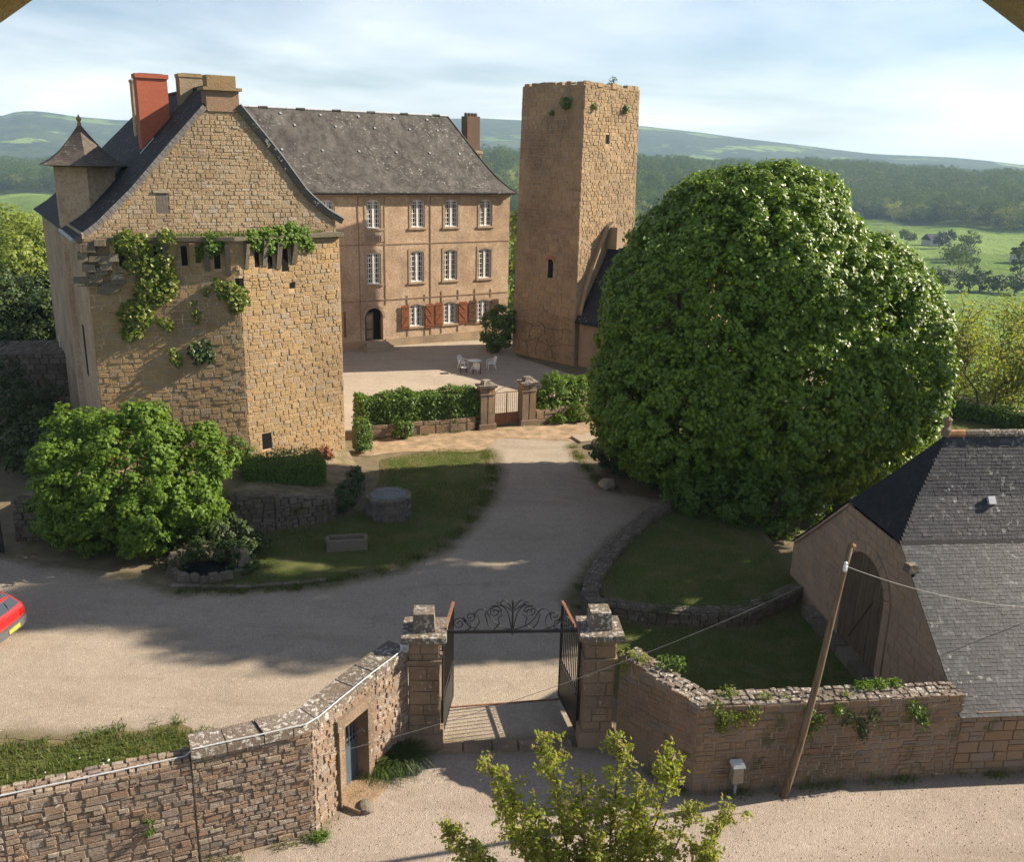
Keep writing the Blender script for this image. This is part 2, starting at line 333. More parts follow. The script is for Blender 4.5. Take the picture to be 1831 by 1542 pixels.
# ------------------------------------------------------------------ geometry helpers
def fmesh(name, V, F, mat, parent=None, smooth=False, rnd=None, edge=None, link=True):
    V = np.asarray(V, np.float32); me = bpy.data.meshes.new(name)
    if isinstance(F, np.ndarray):
        n, k = F.shape
        me.vertices.add(len(V)); me.vertices.foreach_set('co', V.ravel())
        me.loops.add(n * k); me.loops.foreach_set('vertex_index', F.astype(np.int32).ravel())
        me.polygons.add(n); me.polygons.foreach_set('loop_start', np.arange(0, n * k, k, dtype=np.int32))
        me.update(calc_edges=True)
    else:
        me.from_pydata(V.tolist(), [], F); me.update()
    for an, arr in (('rnd', rnd), ('edge', edge)):
        if arr is not None:
            a = me.attributes.new(an, 'FLOAT', 'POINT'); a.data.foreach_set('value', np.asarray(arr, np.float32))
    if mat is not None: me.materials.append(mat)
    me.polygons.foreach_set('use_smooth', np.full(len(me.polygons), bool(smooth)))
    o = bpy.data.objects.new(name, me)
    COL.objects.link(o)
    if parent is not None: o.parent = parent
    return o

def tag(o, label, cat, group=None):
    o['label'] = label; o['category'] = cat
    if group: o['group'] = group
    return o
def thing(name, label, cat, group=None):
    o = bpy.data.objects.new(name, None); COL.objects.link(o); o.empty_display_size = 0.2
    return tag(o, label, cat, group)
def struct(o): o['kind'] = 'structure'; return o
def stuff(o, label=None, cat=None):
    o['kind'] = 'stuff'
    if label: o['label'] = label; o['category'] = cat
    return o

class MB:
    """collects polygons for one mesh"""
    def __init__(s): s.v = []; s.f = []
    def add(s, V, F):
        b = len(s.v); s.v += [tuple(map(float, p)) for p in V]; s.f += [tuple(i + b for i in f) for f in F]; return s
    def hexa(s, P):   # 8 points, bottom 4 then top 4
        return s.add(P, [(3, 2, 1, 0), (4, 5, 6, 7), (0, 1, 5, 4), (1, 2, 6, 5), (2, 3, 7, 6), (3, 0, 4, 7)])
    def box(s, c, size, rz=0.0, taper=1.0):
        x, y, z = size[0] / 2, size[1] / 2, size[2] / 2; ca, sa = math.cos(rz), math.sin(rz); P = []
        for zz, k in ((-z, 1.0), (z, taper)):
            for a, b in ((-x, -y), (x, -y), (x, y), (-x, y)):
                a *= k; b *= k
                P.append((c[0] + a * ca - b * sa, c[1] + a * sa + b * ca, c[2] + zz))
        return s.hexa(P)
    def obox(s, o, ax, ay, az):
        o, ax, ay, az = map(np.array, (o, ax, ay, az))
        return s.hexa([o, o + ax, o + ax + ay, o + ay, o + az, o + ax + az, o + ax + ay + az, o + ay + az])
    def prism(s, poly, z0, z1):
        n = len(poly); zz0 = z0 if hasattr(z0, '__len__') else [z0] * n; zz1 = z1 if hasattr(z1, '__len__') else [z1] * n
        P = [(p[0], p[1], a) for p, a in zip(poly, zz0)] + [(p[0], p[1], a) for p, a in zip(poly, zz1)]
        return s.add(P, [tuple(range(n))[::-1], tuple(range(n, 2 * n))] + [(i, (i + 1) % n, n + (i + 1) % n, n + i) for i in range(n)])
    def tube(s, pts, r, sides=6, cap=True):
        pts = [np.array(p, float) for p in pts]; n = len(pts); rr = r if hasattr(r, '__len__') else [r] * n; b = len(s.v)
        ref = None
        for i, p in enumerate(pts):
            t_ = pts[min(i + 1, n - 1)] - pts[max(i - 1, 0)]; t_ = t_ / (np.linalg.norm(t_) + 1e-9)
            if ref is None: ref = np.array([0, 0, 1.0]) if abs(t_[2]) < 0.9 else np.array([1.0, 0, 0])
            a = np.cross(t_, ref); a /= np.linalg.norm(a) + 1e-9; ref = np.cross(a, t_)
            for k in range(sides):
                th = 2 * math.pi * k / sides
                s.v.append(tuple(p + rr[i] * (a * math.cos(th) + ref * math.sin(th))))
        for i in range(n - 1):
            for k in range(sides):
                k2 = (k + 1) % sides; s.f.append((b + i * sides + k, b + i * sides + k2, b + (i + 1) * sides + k2, b + (i + 1) * sides + k))
        if cap:
            s.f.append(tuple(b + k for k in range(sides))[::-1]); s.f.append(tuple(b + (n - 1) * sides + k for k in range(sides)))
        return s
    def lathe(s, prof, c=(0, 0), sides=24, a0=0.0):
        b = len(s.v); n = len(prof)
        for r, z in prof:
            for k in range(sides):
                th = a0 + 2 * math.pi * k / sides; s.v.append((c[0] + r * math.cos(th), c[1] + r * math.sin(th), z))
        for i in range(n - 1):
            for k in range(sides):
                k2 = (k + 1) % sides; s.f.append((b + i * sides + k, b + i * sides + k2, b + (i + 1) * sides + k2, b + (i + 1) * sides + k))
        return s
    def build(s, name, mat, parent=None, smooth=False):
        return fmesh(name, s.v, s.f, mat, parent, smooth)

# --- unit pieces: x, y in -.5.. .5, z 0..1 (front)
def unit_stone(r, chip=0.09, inset=0.10):
    base = np.array([[-.5, -.5], [.5, -.5], [.5, .5], [-.5, .5]])
    j = r.uniform(0, chip, (4, 2)) * -np.sign(base)
    ring = base + j
    f = ring * (1 - r.uniform(inset * 0.6, inset * 1.6, (4, 1)))
    z1 = r.uniform(0.45, 0.75, 4); z2 = r.uniform(0.72, 1.1, 4)
    V = [(*p, 0) for p in ring] + [(*p, z) for p, z in zip(ring * 0.985, z1)] + [(*p, z) for p, z in zip(f, z2)]
    return np.array(V)
SF = np.array([(0, 1, 5, 4), (1, 2, 6, 5), (2, 3, 7, 6), (3, 0, 4, 7), (4, 5, 9, 8), (5, 6, 10, 9), (6, 7, 11, 10), (7, 4, 8, 11), (8, 9, 10, 11)])
_r = np.random.default_rng(3)
U_RUB = [unit_stone(_r, 0.085, 0.06) for _ in range(14)]
U_ASH = [unit_stone(_r, 0.015, 0.035) for _ in range(8)]
def unit_slate(r):
    a = r.uniform(-.04, .04, 4); j = r.uniform(-.07, .0)
    B = np.array([(-.5, -.5 + a[0], 0.40), (.5, -.5 + a[1], 0.40), (.5, .62, 0.0), (-.5, .62, 0.0)])
    Tt = B + np.array([[0, 0, .45 + a[2] * 1.2], [0, 0, .45 + a[3] * 1.2], [0, 0, .35], [0, 0, .35]])
    return np.vstack([B, Tt])
TF = np.array([(4, 5, 6, 7), (0, 1, 5, 4), (1, 2, 6, 5), (3, 0, 4, 7)])
TF2 = np.array([(4, 5, 6, 7), (0, 1, 5, 4)])
U_SLA = [unit_slate(_r) for _ in range(8)]

_cm = np.array(cam.matrix_world.inverted())
def screen(P):
    """apparent size helper: which pieces show largest"""
    q = _cm[:3, :3] @ np.asarray(P, float) + _cm[:3, 3]
    d = -q[2]
    if d < 0.5: return None
    return 915.5 + FPX * q[0] / d, 771 - FPX * q[1] / d, d

class Bank:
    def __init__(s, units, faces): s.u = units; s.fc = faces; s.items = []; s.meshes = None
    def put(s, O, X, Y, Z): s.items.append((np.array([X, Y, Z]).T, np.array(O), random.randrange(len(s.u)), random.random()))
    def finish(s, parent, name, mat, n_ind=300, rest=None, minpx=70):
        sc = []
        for i, (A, O, k, rd) in enumerate(s.items):
            q = screen(O)
            if q is None or not (-20 < q[0] < 1851 and -20 < q[1] < 1562): sc.append(0); continue
            fx = FPX / q[2]; ar = np.linalg.norm(A[:, 0]) * np.linalg.norm(A[:, 1]) * fx * fx
            nrm = np.cross(A[:, 0], A[:, 1]); nrm = nrm / (np.linalg.norm(nrm) + 1e-9); vd = np.array([0, 0, EYE]) - O; vd /= np.linalg.norm(vd)
            sc.append(ar * max(0.0, abs(float(nrm @ vd)) if (nrm @ vd) > 0 else 0.0))
        order = np.argsort(-np.array(sc)); ind = [i for i in order[:n_ind] if sc[i] > minpx]; rest_i = [i for i in range(len(s.items)) if i not in set(ind)]
        if s.meshes is None:
            s.meshes = []
            for V in s.u:
                me = bpy.data.meshes.new(name); me.from_pydata(V.tolist(), [], s.fc.tolist()); me.update(); me.polygons.foreach_set('use_smooth', np.zeros(len(me.polygons), bool)); me.materials.append(mat); s.meshes.append(me)
        for i in ind:
            A, O, k, rd = s.items[i]
            o = bpy.data.objects.new(name, s.meshes[k]); COL.objects.link(o)
            m4 = np.eye(4); m4[:3, :3] = A; m4[:3, 3] = O; o.parent = parent; o.matrix_local = Matrix(m4.tolist())
        if rest_i:
            Vs, Fs, R = [], [], []; b = 0
            for i in rest_i:
                A, O, k, rd = s.items[i]; V = s.u[k] @ A.T + O; Vs.append(V); Fs.append(s.fc + b); b += len(V); R += [rd] * len(V)
            o = fmesh(rest or (name + '_mass'), np.vstack(Vs), np.vstack(Fs), mat, parent, rnd=R); o['kind'] = 'stuff'
        return s

def spans_poly(poly, v):
    xs = []
    for (a, b), (c, d) in zip(poly, poly[1:] + poly[:1]):
        if (b <= v < d) or (d <= v < b): xs.append(a + (v - b) / (d - b) * (c - a))
    xs.sort(); return [(xs[i], xs[i + 1]) for i in range(0, len(xs) - 1, 2)]

def courses(bank, fmap, poly, h, w, depth, gap=0.015, holes=(), v0=None, v1=None, spansf=None, wob=0.0, split=0.12, slate=False):
    v0 = min(p[1] for p in poly) if v0 is None else v0; v1 = max(p[1] for p in poly) if v1 is None else v1
    v = v0; row = 0
    while v < v1 - 0.02:
        hh = random.uniform(*h)
        if v + hh > v1 - 0.05: hh = v1 - v
        vm = v + hh / 2
        sp = spansf(vm) if spansf else spans_poly(poly, min(vm, v1 - 1e-4))
        for (a, b, c, d) in holes:
            if d > v + 0.02 and c < v + hh - 0.02:
                ns = []
                for (s0, s1) in sp:
                    if b <= s0 or a >= s1: ns.append((s0, s1))
                    else:
                        if a > s0: ns.append((s0, a))
                        if b < s1: ns.append((b, s1))
                sp = ns
        for (s0, s1) in sp:
            u = s0; off = 0.0
            first = True
            while u < s1 - 0.02:
                ww = random.uniform(*w)
                if first: ww *= random.uniform(0.4, 1.0); first = False
                if u + ww > s1 - w[0] * 0.4: ww = s1 - u
                parts = [(v, hh)]
                if not slate and random.random() < split and hh > h[0] * 1.15: k = random.uniform(.4, .6); parts = [(v, hh * k), (v + hh * k, hh * (1 - k))]
                for (vv, h2) in parts:
                    um = u + ww / 2; vc = vv + h2 / 2 + random.uniform(-wob, wob); dp = random.uniform(*depth)
                    O = fmap(um, vc, 0.0); X = fmap(u + ww - gap / 2, vc, 0.0) - fmap(u + gap / 2, vc, 0.0)
                    Y = fmap(um, vv + h2 - gap / 2, 0.0) - fmap(um, vv + gap / 2, 0.0); Zv = fmap(um, vc, dp) - O
                    bank.put(O, X, Y, Zv)
                u += ww
        v += hh; row += 1
    return bank

def plane_map(a, b, z0=0.0, up=(0, 0, 1), out=None):
    """u from a to b (xy), v up, d outward (right-hand side seen from the camera)"""
    a = np.array([a[0], a[1], z0], float); dd = np.array([b[0] - a[0], b[1] - a[1], 0.0]); dd /= np.linalg.norm(dd)
    up = np.array(up, float); n = np.cross(dd, up); n /= np.linalg.norm(n)
    if out is not None and n @ np.array(out, float) < 0: n = -n
    return lambda u, v, d: a + dd * u + up * v + n * d
def poly_map(pts, z0=0.0, side=1):
    P = [np.array(p, float) for p in pts]; L = [0.0]
    for p, q in zip(P, P[1:]): L.append(L[-1] + float(np.linalg.norm(q - p)))
    def f(u, v, d):
        i = 0
        while i < len(P) - 2 and u > L[i + 1]: i += 1
        e = (P[i + 1] - P[i]) / (L[i + 1] - L[i]); n = np.array([e[1], -e[0]]) * side
        p = P[i] + e * (u - L[i]) + n * d
        return np.array([p[0], p[1], z0 + v])
    return f, L[-1], L
def ngon(name, poly, mat, parent=None): return fmesh(name, poly, [tuple(range(len(poly)))], mat, parent)

def leafmesh(name, C, Nn, size, mat, parent=None, r=rng, aspect=0.75, jit=0.35):
    n = len(C); C = np.asarray(C, float); Nn = np.asarray(Nn, float) + r.normal(0, jit, (n, 3)); Nn /= np.linalg.norm(Nn, axis=1)[:, None] + 1e-9
    T = np.cross(Nn, r.normal(0, 1, (n, 3))); T /= np.linalg.norm(T, axis=1)[:, None] + 1e-9; B = np.cross(Nn, T)
    sz = (size * r.uniform(0.65, 1.3, n))[:, None] if np.isscalar(size) else np.asarray(size)[:, None]
    V = np.stack([C - T * sz * .5, C + B * sz * .5 * aspect - Nn * sz * .12, C + T * sz * .5, C - B * sz * .5 * aspect - Nn * sz * .12], 1).reshape(-1, 3)
    F = np.arange(n * 4).reshape(-1, 4)
    return fmesh(name, V, F, mat, parent, rnd=np.repeat(r.random(n), 4))

def sphere_dirs(n, r): d = r.normal(0, 1, (n, 3)); return d / np.linalg.norm(d, axis=1)[:, None]
def crown_pts(ells, n_cl, per, cl_r, r, zmin=0.1, inner=0.35, shell=(0.80, 1.0), flat=0.75, upb=0.45, holes=0.0, ncomp=3):
    """leaf centres and normals: clumps of leaves over the skin of a union of ellipsoids plus some inside"""
    area = np.array([e[3] * e[4] + e[3] * e[5] + e[4] * e[5] for e in ells]); pr = area / area.sum(); cc = []; dirs = []
    while len(cc) < n_cl:
        e = ells[r.choice(len(ells), p=pr)]; d = sphere_dirs(1, r)[0]; k = r.uniform(*shell); p = np.array(e[:3]) + d * np.array(e[3:6]) * k
        if p[2] < zmin: continue
        bad = False
        for q in ells:
            if q is e: continue
            if (((p - np.array(q[:3])) / np.array(q[3:6])) ** 2).sum() < 0.68: bad = True; break
        if bad: continue
        nn = d / np.array(e[3:6]); nn /= np.linalg.norm(nn); cc.append(p); dirs.append(nn)
    cc = np.array(cc); dirs = np.array(dirs); C, N = [], []
    sc = r.uniform(0.65, 1.25, len(cc)) * cl_r
    idx = np.repeat(np.arange(len(cc)), per); d = sphere_dirs(len(idx), r); rr = r.uniform(0.35, 1.0, len(idx)) ** 0.6
    P = cc[idx] + d * (rr * sc[idx])[:, None] * np.array([1, 1, flat])
    Nn = d * 0.7 + dirs[idx] * 0.6 + np.array([0, 0, upb])
    C.append(P); N.append(Nn)
    ni = int(len(idx) * inner)
    if ni:
        pe = r.choice(len(ells), ni, p=pr); E = np.array([e[:6] for e in ells])[pe]; d2 = sphere_dirs(ni, r)
        P2 = E[:, :3] + d2 * E[:, 3:6] * (r.uniform(0.3, 0.88, ni) ** 0.5)[:, None]; C.append(P2); N.append(d2 + np.array([0, 0, .3]))
    C = np.vstack(C); N = np.vstack(N); k = C[:, 2] > zmin
    return C[k], N[k]

def lobed(ells, n, rmin, rmax, seed, k0=.86):
    """extra small lobes on the skin of a crown, for an uneven outline"""
    q = np.random.default_rng(seed); out = list(ells)
    for _ in range(n):
        e = ells[q.integers(len(ells))]; d = sphere_dirs(1, q)[0]; d[2] = abs(d[2]) if q.random() < .75 else d[2]; p = np.array(e[:3]) + d * np.array(e[3:6]) * k0; r_ = q.uniform(rmin, rmax)
        if p[2] < r_ * .6: continue
        out.append((*p, r_, r_, r_ * q.uniform(.8, 1.2)))
    return out
def branches(mb, base, tips, r0, bend=0.15, seed=1, r1=0.02):
    q = np.random.default_rng(seed)
    for tp in tips:
        a = np.array(base, float); b = np.array(tp, float); L = np.linalg.norm(b - a); pts = []
        off = q.normal(0, bend * L, 3); off[2] *= 0.3
        for k in np.linspace(0, 1, 6): pts.append(a + (b - a) * k + off * math.sin(math.pi * k) + (q.normal(0, 0.02 * L, 3) if 0 < k < 1 else 0))
        mb.tube(pts, list(np.linspace(r0, r1, 6)), 6)
    return mb

def sheet(name, poly, z, mat, step=0.5, jitter=0.08, zf=None, seed=1, edge_w=1.0, kind='structure'):
    """a ground sheet: polygon with slightly ragged edge, triangulated, with distance-to-edge as an attribute"""
    q = np.random.default_rng(seed); B = []
    for a, b in zip(poly, poly[1:] + poly[:1]):
        a = np.array(a, float); b = np.array(b, float); n = max(1, int(np.linalg.norm(b - a) / step))
        for k in range(n): B.append(a + (b - a) * k / n + (q.normal(0, jitter, 2) if k else 0))
    B = np.array(B); lo, hi = B.min(0), B.max(0)
    gx, gy = np.meshgrid(np.arange(lo[0] + step / 2, hi[0], step), np.arange(lo[1] + step / 2, hi[1], step)); G = np.stack([gx.ravel(), gy.ravel()], 1)
    G = G + q.uniform(-.2, .2, G.shape) * step
    def dist(P):
        A = B; D = np.roll(B, -1, 0) - B; L2 = (D ** 2).sum(1) + 1e-12; out = np.full(len(P), 1e9)
        for i in range(len(A)):
            tt = np.clip(((P - A[i]) @ D[i]) / L2[i], 0, 1); out = np.minimum(out, np.linalg.norm(P - (A[i] + tt[:, None] * D[i]), axis=1))
        return out
    ins = np.zeros(len(G), bool); j = len(B) - 1
    for i in range(len(B)):
        c = ((B[i, 1] > G[:, 1]) != (B[j, 1] > G[:, 1])) & (G[:, 0] < (B[j, 0] - B[i, 0]) * (G[:, 1] - B[i, 1]) / (B[j, 1] - B[i, 1] + 1e-12) + B[i, 0]); ins ^= c; j = i
    G = G[ins]; G = G[dist(G) > step * 0.3]
    P = np.vstack([B, G]); nb = len(B)
    vo, eo, fo, *_ = delaunay_2d_cdt([Vector(p) for p in P.tolist()], [(i, (i + 1) % nb) for i in range(nb)], [], 1, 1e-5)
    vo = np.array([tuple(v) for v in vo]); ed = np.clip(dist(vo) / edge_w, 0, 1)
    zz = np.full(len(vo), z) if zf is None else np.array([zf(x, y) for x, y in vo]) + z
    F = np.array([tuple(f) for f in fo if len(f) == 3]); 
    a, b, c = vo[F[:, 0]], vo[F[:, 1]], vo[F[:, 2]]; flip = ((b[:, 0] - a[:, 0]) * (c[:, 1] - a[:, 1]) - (b[:, 1] - a[:, 1]) * (c[:, 0] - a[:, 0])) < 0
    F[flip] = F[flip][:, ::-1]
    o = fmesh(name, np.column_stack([vo, zz]), F, mat, edge=ed, smooth=True)
    if kind: o['kind'] = kind
    return o
def in_poly(P, poly):
    P = np.asarray(P); ins = np.zeros(len(P), bool); j = len(poly) - 1
    for i in range(len(poly)):
        a, b = poly[i], poly[j]
        ins ^= ((a[1] > P[:, 1]) != (b[1] > P[:, 1])) & (P[:, 0] < (b[0] - a[0]) * (P[:, 1] - a[1]) / (b[1] - a[1] + 1e-12) + a[0]); j = i
    return ins
def blades(name, poly, n, h, mat, z=0.0, seed=1, lean=0.5, w=0.012, zf=None, mask=None):
    q = np.random.default_rng(seed); A = np.array(poly); lo, hi = A.min(0), A.max(0); P = []
    P = q.uniform(lo, hi, (int(n * 2.2), 2)); P = P[in_poly(P, poly)]
    if mask is not None: P = P[mask(P, q)]
    P = P[:n]; m = len(P)
    hh = h * q.uniform(0.4, 1.3, m); th = q.uniform(0, 6.283, m); ln = q.uniform(0, lean, m) * hh; al = q.uniform(0, 6.283, m)
    z0 = np.full(m, z) if zf is None else np.array([zf(x, y) for x, y in P]) + z
    ww = w * q.uniform(.6, 1.6, m)
    b = np.column_stack([P, z0]); side = np.column_stack([np.cos(th) * ww, np.sin(th) * ww, np.zeros(m)]); tip = b + np.column_stack([np.cos(al) * ln, np.sin(al) * ln, hh])
    V = np.stack([b - side, b + side, tip], 1).reshape(-1, 3)
    return fmesh(name, V, np.arange(m * 3).reshape(-1, 3), mat, rnd=np.repeat(q.random(m), 3))

# ------------------------------------------------------------------ terrain
AZ_F = [-60, -40, -28.1, -27.3, -26.3, -25.5, -24.7, -22.4, -14, -8, -2.2, -0.1, 3, 7.3, 10.5, 13.1, 16.8, 18.3, 20.1, 24.1, 25.8, 27.7, 32, 60]
EL_F = [1.0, 1.1, 1.42, 1.70, 1.74, 1.66, 1.55, 1.43, 1.6, 1.9, 2.12, 2.07, 2.0, 1.88, 1.60, 1.31, 0.95, 0.79, 0.62, 0.52, 0.39, 0.20, 0.1, 0.3]
AZ_M = [-60, -28.4, -26, -15, -1.9, -0.2, 7.4, 10.6, 17.8, 21.3, 24.2, 27.8, 60]
EL_M = [-0.8, -0.9, -0.9, -0.3, 0.1, 0.1, -0.25, -0.25, -0.2, -0.2, -0.35, -0.65, -0.6]
def sstep(x): x = np.clip(x, 0, 1); return x * x * (3 - 2 * x)
def terrain_z(az, r):
    """az in degrees (0 = +Y, positive to +X), r metres"""
    az = np.asarray(az, float); r = np.asarray(r, float)
    a180 = (az + 180) % 360 - 180
    ef = np.interp(a180, AZ_F, EL_F); em = np.interp(a180, AZ_M, EL_M)
    R0 = np.interp(a180, [-180, -60, -30, -15, 5, 18, 30, 60, 180], [90, 90, 70, 92, 92, 64, 62, 80, 90])
    z = -31.0 * sstep((r - R0) / (250 - R0))
    foot = np.interp(a180, [-60, -28, 0, 7, 15, 20, 28, 60], [1050, 1050, 600, 620, 760, 880, 760, 800]); top = foot + 480
    zm = 14 + top * np.tan(np.radians(em)) - 14
    z = np.where(r > foot, -31 + (zm + 31) * sstep((r - foot) / (top - foot)), z)
    z = np.where(r > top, zm - (zm + 20) * 0.55 * sstep((r - top) / 700), z)
    zv = zm - (zm + 20) * 0.55
    zf = 14 + 3500 * np.tan(np.radians(ef))
    z = np.where(r > 2000, zv + (zf - zv) * sstep((r - 2000) / 1500), z)
    z = np.where(r > 3500, zf - (zf - 10) * 0.7 * sstep((r - 3500) / 2500), z)
    z = z + np.where(r > 300, 1, 0) * (np.sin(az * 1.7 + r * 0.004) * 2.2 + np.sin(az * 0.61 - r * 0.0023) * 3.0) * np.clip((r - 300) / 1500, 0, 1) * np.clip((3450 - r) / 800, 0.0, 1)
    zfar2 = 14 + 7000 * np.tan(np.radians(np.interp(a180, [-60, 20, 24.5, 25.3, 26.3, 27.7, 33, 60], [0.0, 0.0, -0.1, 0.02, 0.27, 0.16, 0.3, 0.2])))
    z = np.where(r > 5500, np.maximum(z, -40 + (zfar2 + 40) * sstep((r - 5500) / 1500)), z)
    return z
def gz(x, y): return float(terrain_z(math.degrees(math.atan2(x, y)), math.hypot(x, y)))
azs = np.concatenate([np.arange(-180, -40, 6.0), np.arange(-40, 40, 0.5), np.arange(40, 180, 6.0)])
rs = np.concatenate([[0.3, 4, 12, 24, 40, 55], np.arange(60, 270, 10.0), np.arange(280, 1700, 30.0), np.geomspace(1720, 9000, 56)])
A_, R_ = np.meshgrid(azs, rs, indexing='ij'); Zt = terrain_z(A_, R_)
V = np.stack([R_ * np.sin(np.radians(A_)), R_ * np.cos(np.radians(A_)), Zt], -1).reshape(-1, 3)
na, nr = len(azs), len(rs); I = np.arange(na * nr).reshape(na, nr); I2 = np.roll(I, -1, 0)
F = np.stack([I[:, :-1], I[:, 1:], I2[:, 1:], I2[:, :-1]], -1).reshape(-1, 4)[:, ::-1]
ground = fmesh('ground', V, F, M['terrain'], smooth=True)
at = ground.data.attributes.new('wood', 'FLOAT', 'POINT')
rr_ = R_.ravel()
at.data.foreach_set('value', np.where(rr_ > 1150, 1.0, 0.0).astype(np.float32))
struct(ground)
# ------------------------------------------------------------------ site sheets (each a few millimetres above the last)
DRIVE = [(-24, 21.3), (-13, 19.4), (-8.3, 19.6), (-5.6, 17.9), (-3.6, 19.2), (-1.6, 19.4), (2.0, 19.8), (2.6, 21.5), (2.5, 24.5), (2.1, 27.6), (2.9, 29.8), (4.2, 32.8), (6.0, 35.4), (7.4, 36.9), (6.2, 37.6), (4.3, 38.4), (3.6, 41.5), (3.1, 44.5), (4.2, 46.2), (2.2, 47.4), (0.4, 48.6), (-1.4, 47.2), (-2.4, 45.6), (-0.9, 43.0), (-0.7, 40), (-0.9, 37.2), (-1.6, 34), (-2.5, 31.4), (-4.2, 29.5), (-6.2, 28.4), (-8.5, 27.9), (-10.8, 27.6), (-12.4, 28.6), (-14.5, 29.2), (-18, 30.2), (-24, 34)]
sheet('earth', [(-60, 15), (-60, 62), (-20, 76), (14, 78), (34, 50), (34, 19.4), (-10, 14.4)], 0.008, M['soil'], 2.0, 0.2, seed=2)
sheet('gravel_drive', DRIVE, 0.020, M['gravel'], 0.45, 0.05, seed=3, edge_w=0.9)
sheet('bare_earth', [(-7.4, 42.2), (-5.2, 43.0), (-1.6, 43.4), (-.7, 45.6), (3.2, 45.4), (5.5, 47.6), (5.2, 50.2), (1.2, 48.4), (-1.9, 47.0), (-7.7, 44.9)], 0.026, M['pale_soil'], .5, .06, seed=13)
COURT = [(-7.0, 46.2), (-1.6, 47.6), (0.6, 48.6), (5.0, 51.5), (4.6, 60), (0.2, 66.2), (0.2, 73.5), (-9.3, 69.4), (-14, 66.3), (-14.5, 52), (-10, 46)]
sheet('courtyard', COURT, 0.016, M['court'], 0.7, 0.05, seed=4, edge_w=0.8)
ROAD = [(-30, 5), (-14, 12.3), (-9.2, 14.3), (-4.1, 16.7), (-3.2, 18.3), (-2.2, 19.5), (2.7, 19.7), (4.3, 18.1), (10.8, 19.05), (24, 20.6), (30, 21), (30, 2), (-30, 2)]
sheet('road', ROAD, 0.012, M['road'], 0.45, 0.02, seed=5, edge_w=0.7)
LAWN_A = [(-1.3, 43.6), (-.85, 40), (-1.0, 37.2), (-1.7, 34.0), (-2.6, 31.5), (-4.2, 29.65), (-6.2, 28.55), (-8.6, 28.0), (-10.3, 27.8), (-10.6, 30.5), (-11, 32.2), (-8.0, 33.3), (-6.0, 35.2), (-5.9, 39), (-6.2, 41.8), (-3.6, 43.6)]
sheet('lawn', LAWN_A, 0.024, M['lawn'], 0.4, 0.06, seed=6, edge_w=0.9)
LAWN_B = [(-24, 19.8), (-12.2, 19.0), (-8.3, 20.3), (-6.6, 19.0), (-5.9, 16.4), (-9.4, 14.9), (-14, 13.1), (-24, 10)]
sheet('grass_verge', LAWN_B, 0.024, M['verge'], 0.4, 0.06, seed=7, edge_w=0.8)
LAWN_C = [(2.9, 27.2), (3.4, 29.4), (4.7, 32.2), (6.4, 34.7), (8.2, 36.0), (9.6, 36.2), (9.9, 28.2), (7.5, 26.0), (4.4, 26.2)]
sheet('upper_lawn', LAWN_C, 0.46, M['lawn'], 0.4, 0.03, seed=8, edge_w=0.7)
LAWN_D = [(3.0, 20.4), (4.6, 18.7), (10.3, 19.6), (9.9, 28.2), (7.5, 25.9), (4.4, 26.0), (2.8, 26.8)]
sheet('lower_lawn', LAWN_D, 0.024, M['lawn'], 0.4, 0.03, seed=9, edge_w=0.5)
sheet('far_lawn', [(9, 36.5), (13, 35), (24, 30), (33, 40), (28, 51), (20, 54), (10, 52), (6, 47)], 0.028, M['lawn'], 1.0, 0.1, seed=10)
sheet('garden_lawn', [(-60, 52), (-45, 76), (-24, 70), (-27, 58), (-36, 54)], 0.03, M['lawn'], 2.0, 0.1, seed=11)

# ------------------------------------------------------------------ air
hz = MB(); hz.box((0, 0, 55), (18400, 18400, 204))
hz = hz.build('haze', None); hz['kind'] = 'stuff'
hm = bpy.data.materials.new('pale_air'); hm.use_nodes = True; hm.node_tree.nodes.remove(hm.node_tree.nodes['Principled BSDF'])
pv = hm.node_tree.nodes.new('ShaderNodeVolumePrincipled'); pv.inputs['Color'].default_value = (0.52, 0.74, 1.0, 1); pv.inputs['Density'].default_value = 0.00014
pv.inputs['Anisotropy'].default_value = 0.1
hm.node_tree.links.new(pv.outputs[0], hm.node_tree.nodes['Material Output'].inputs['Volume']); hz.data.materials.append(hm)

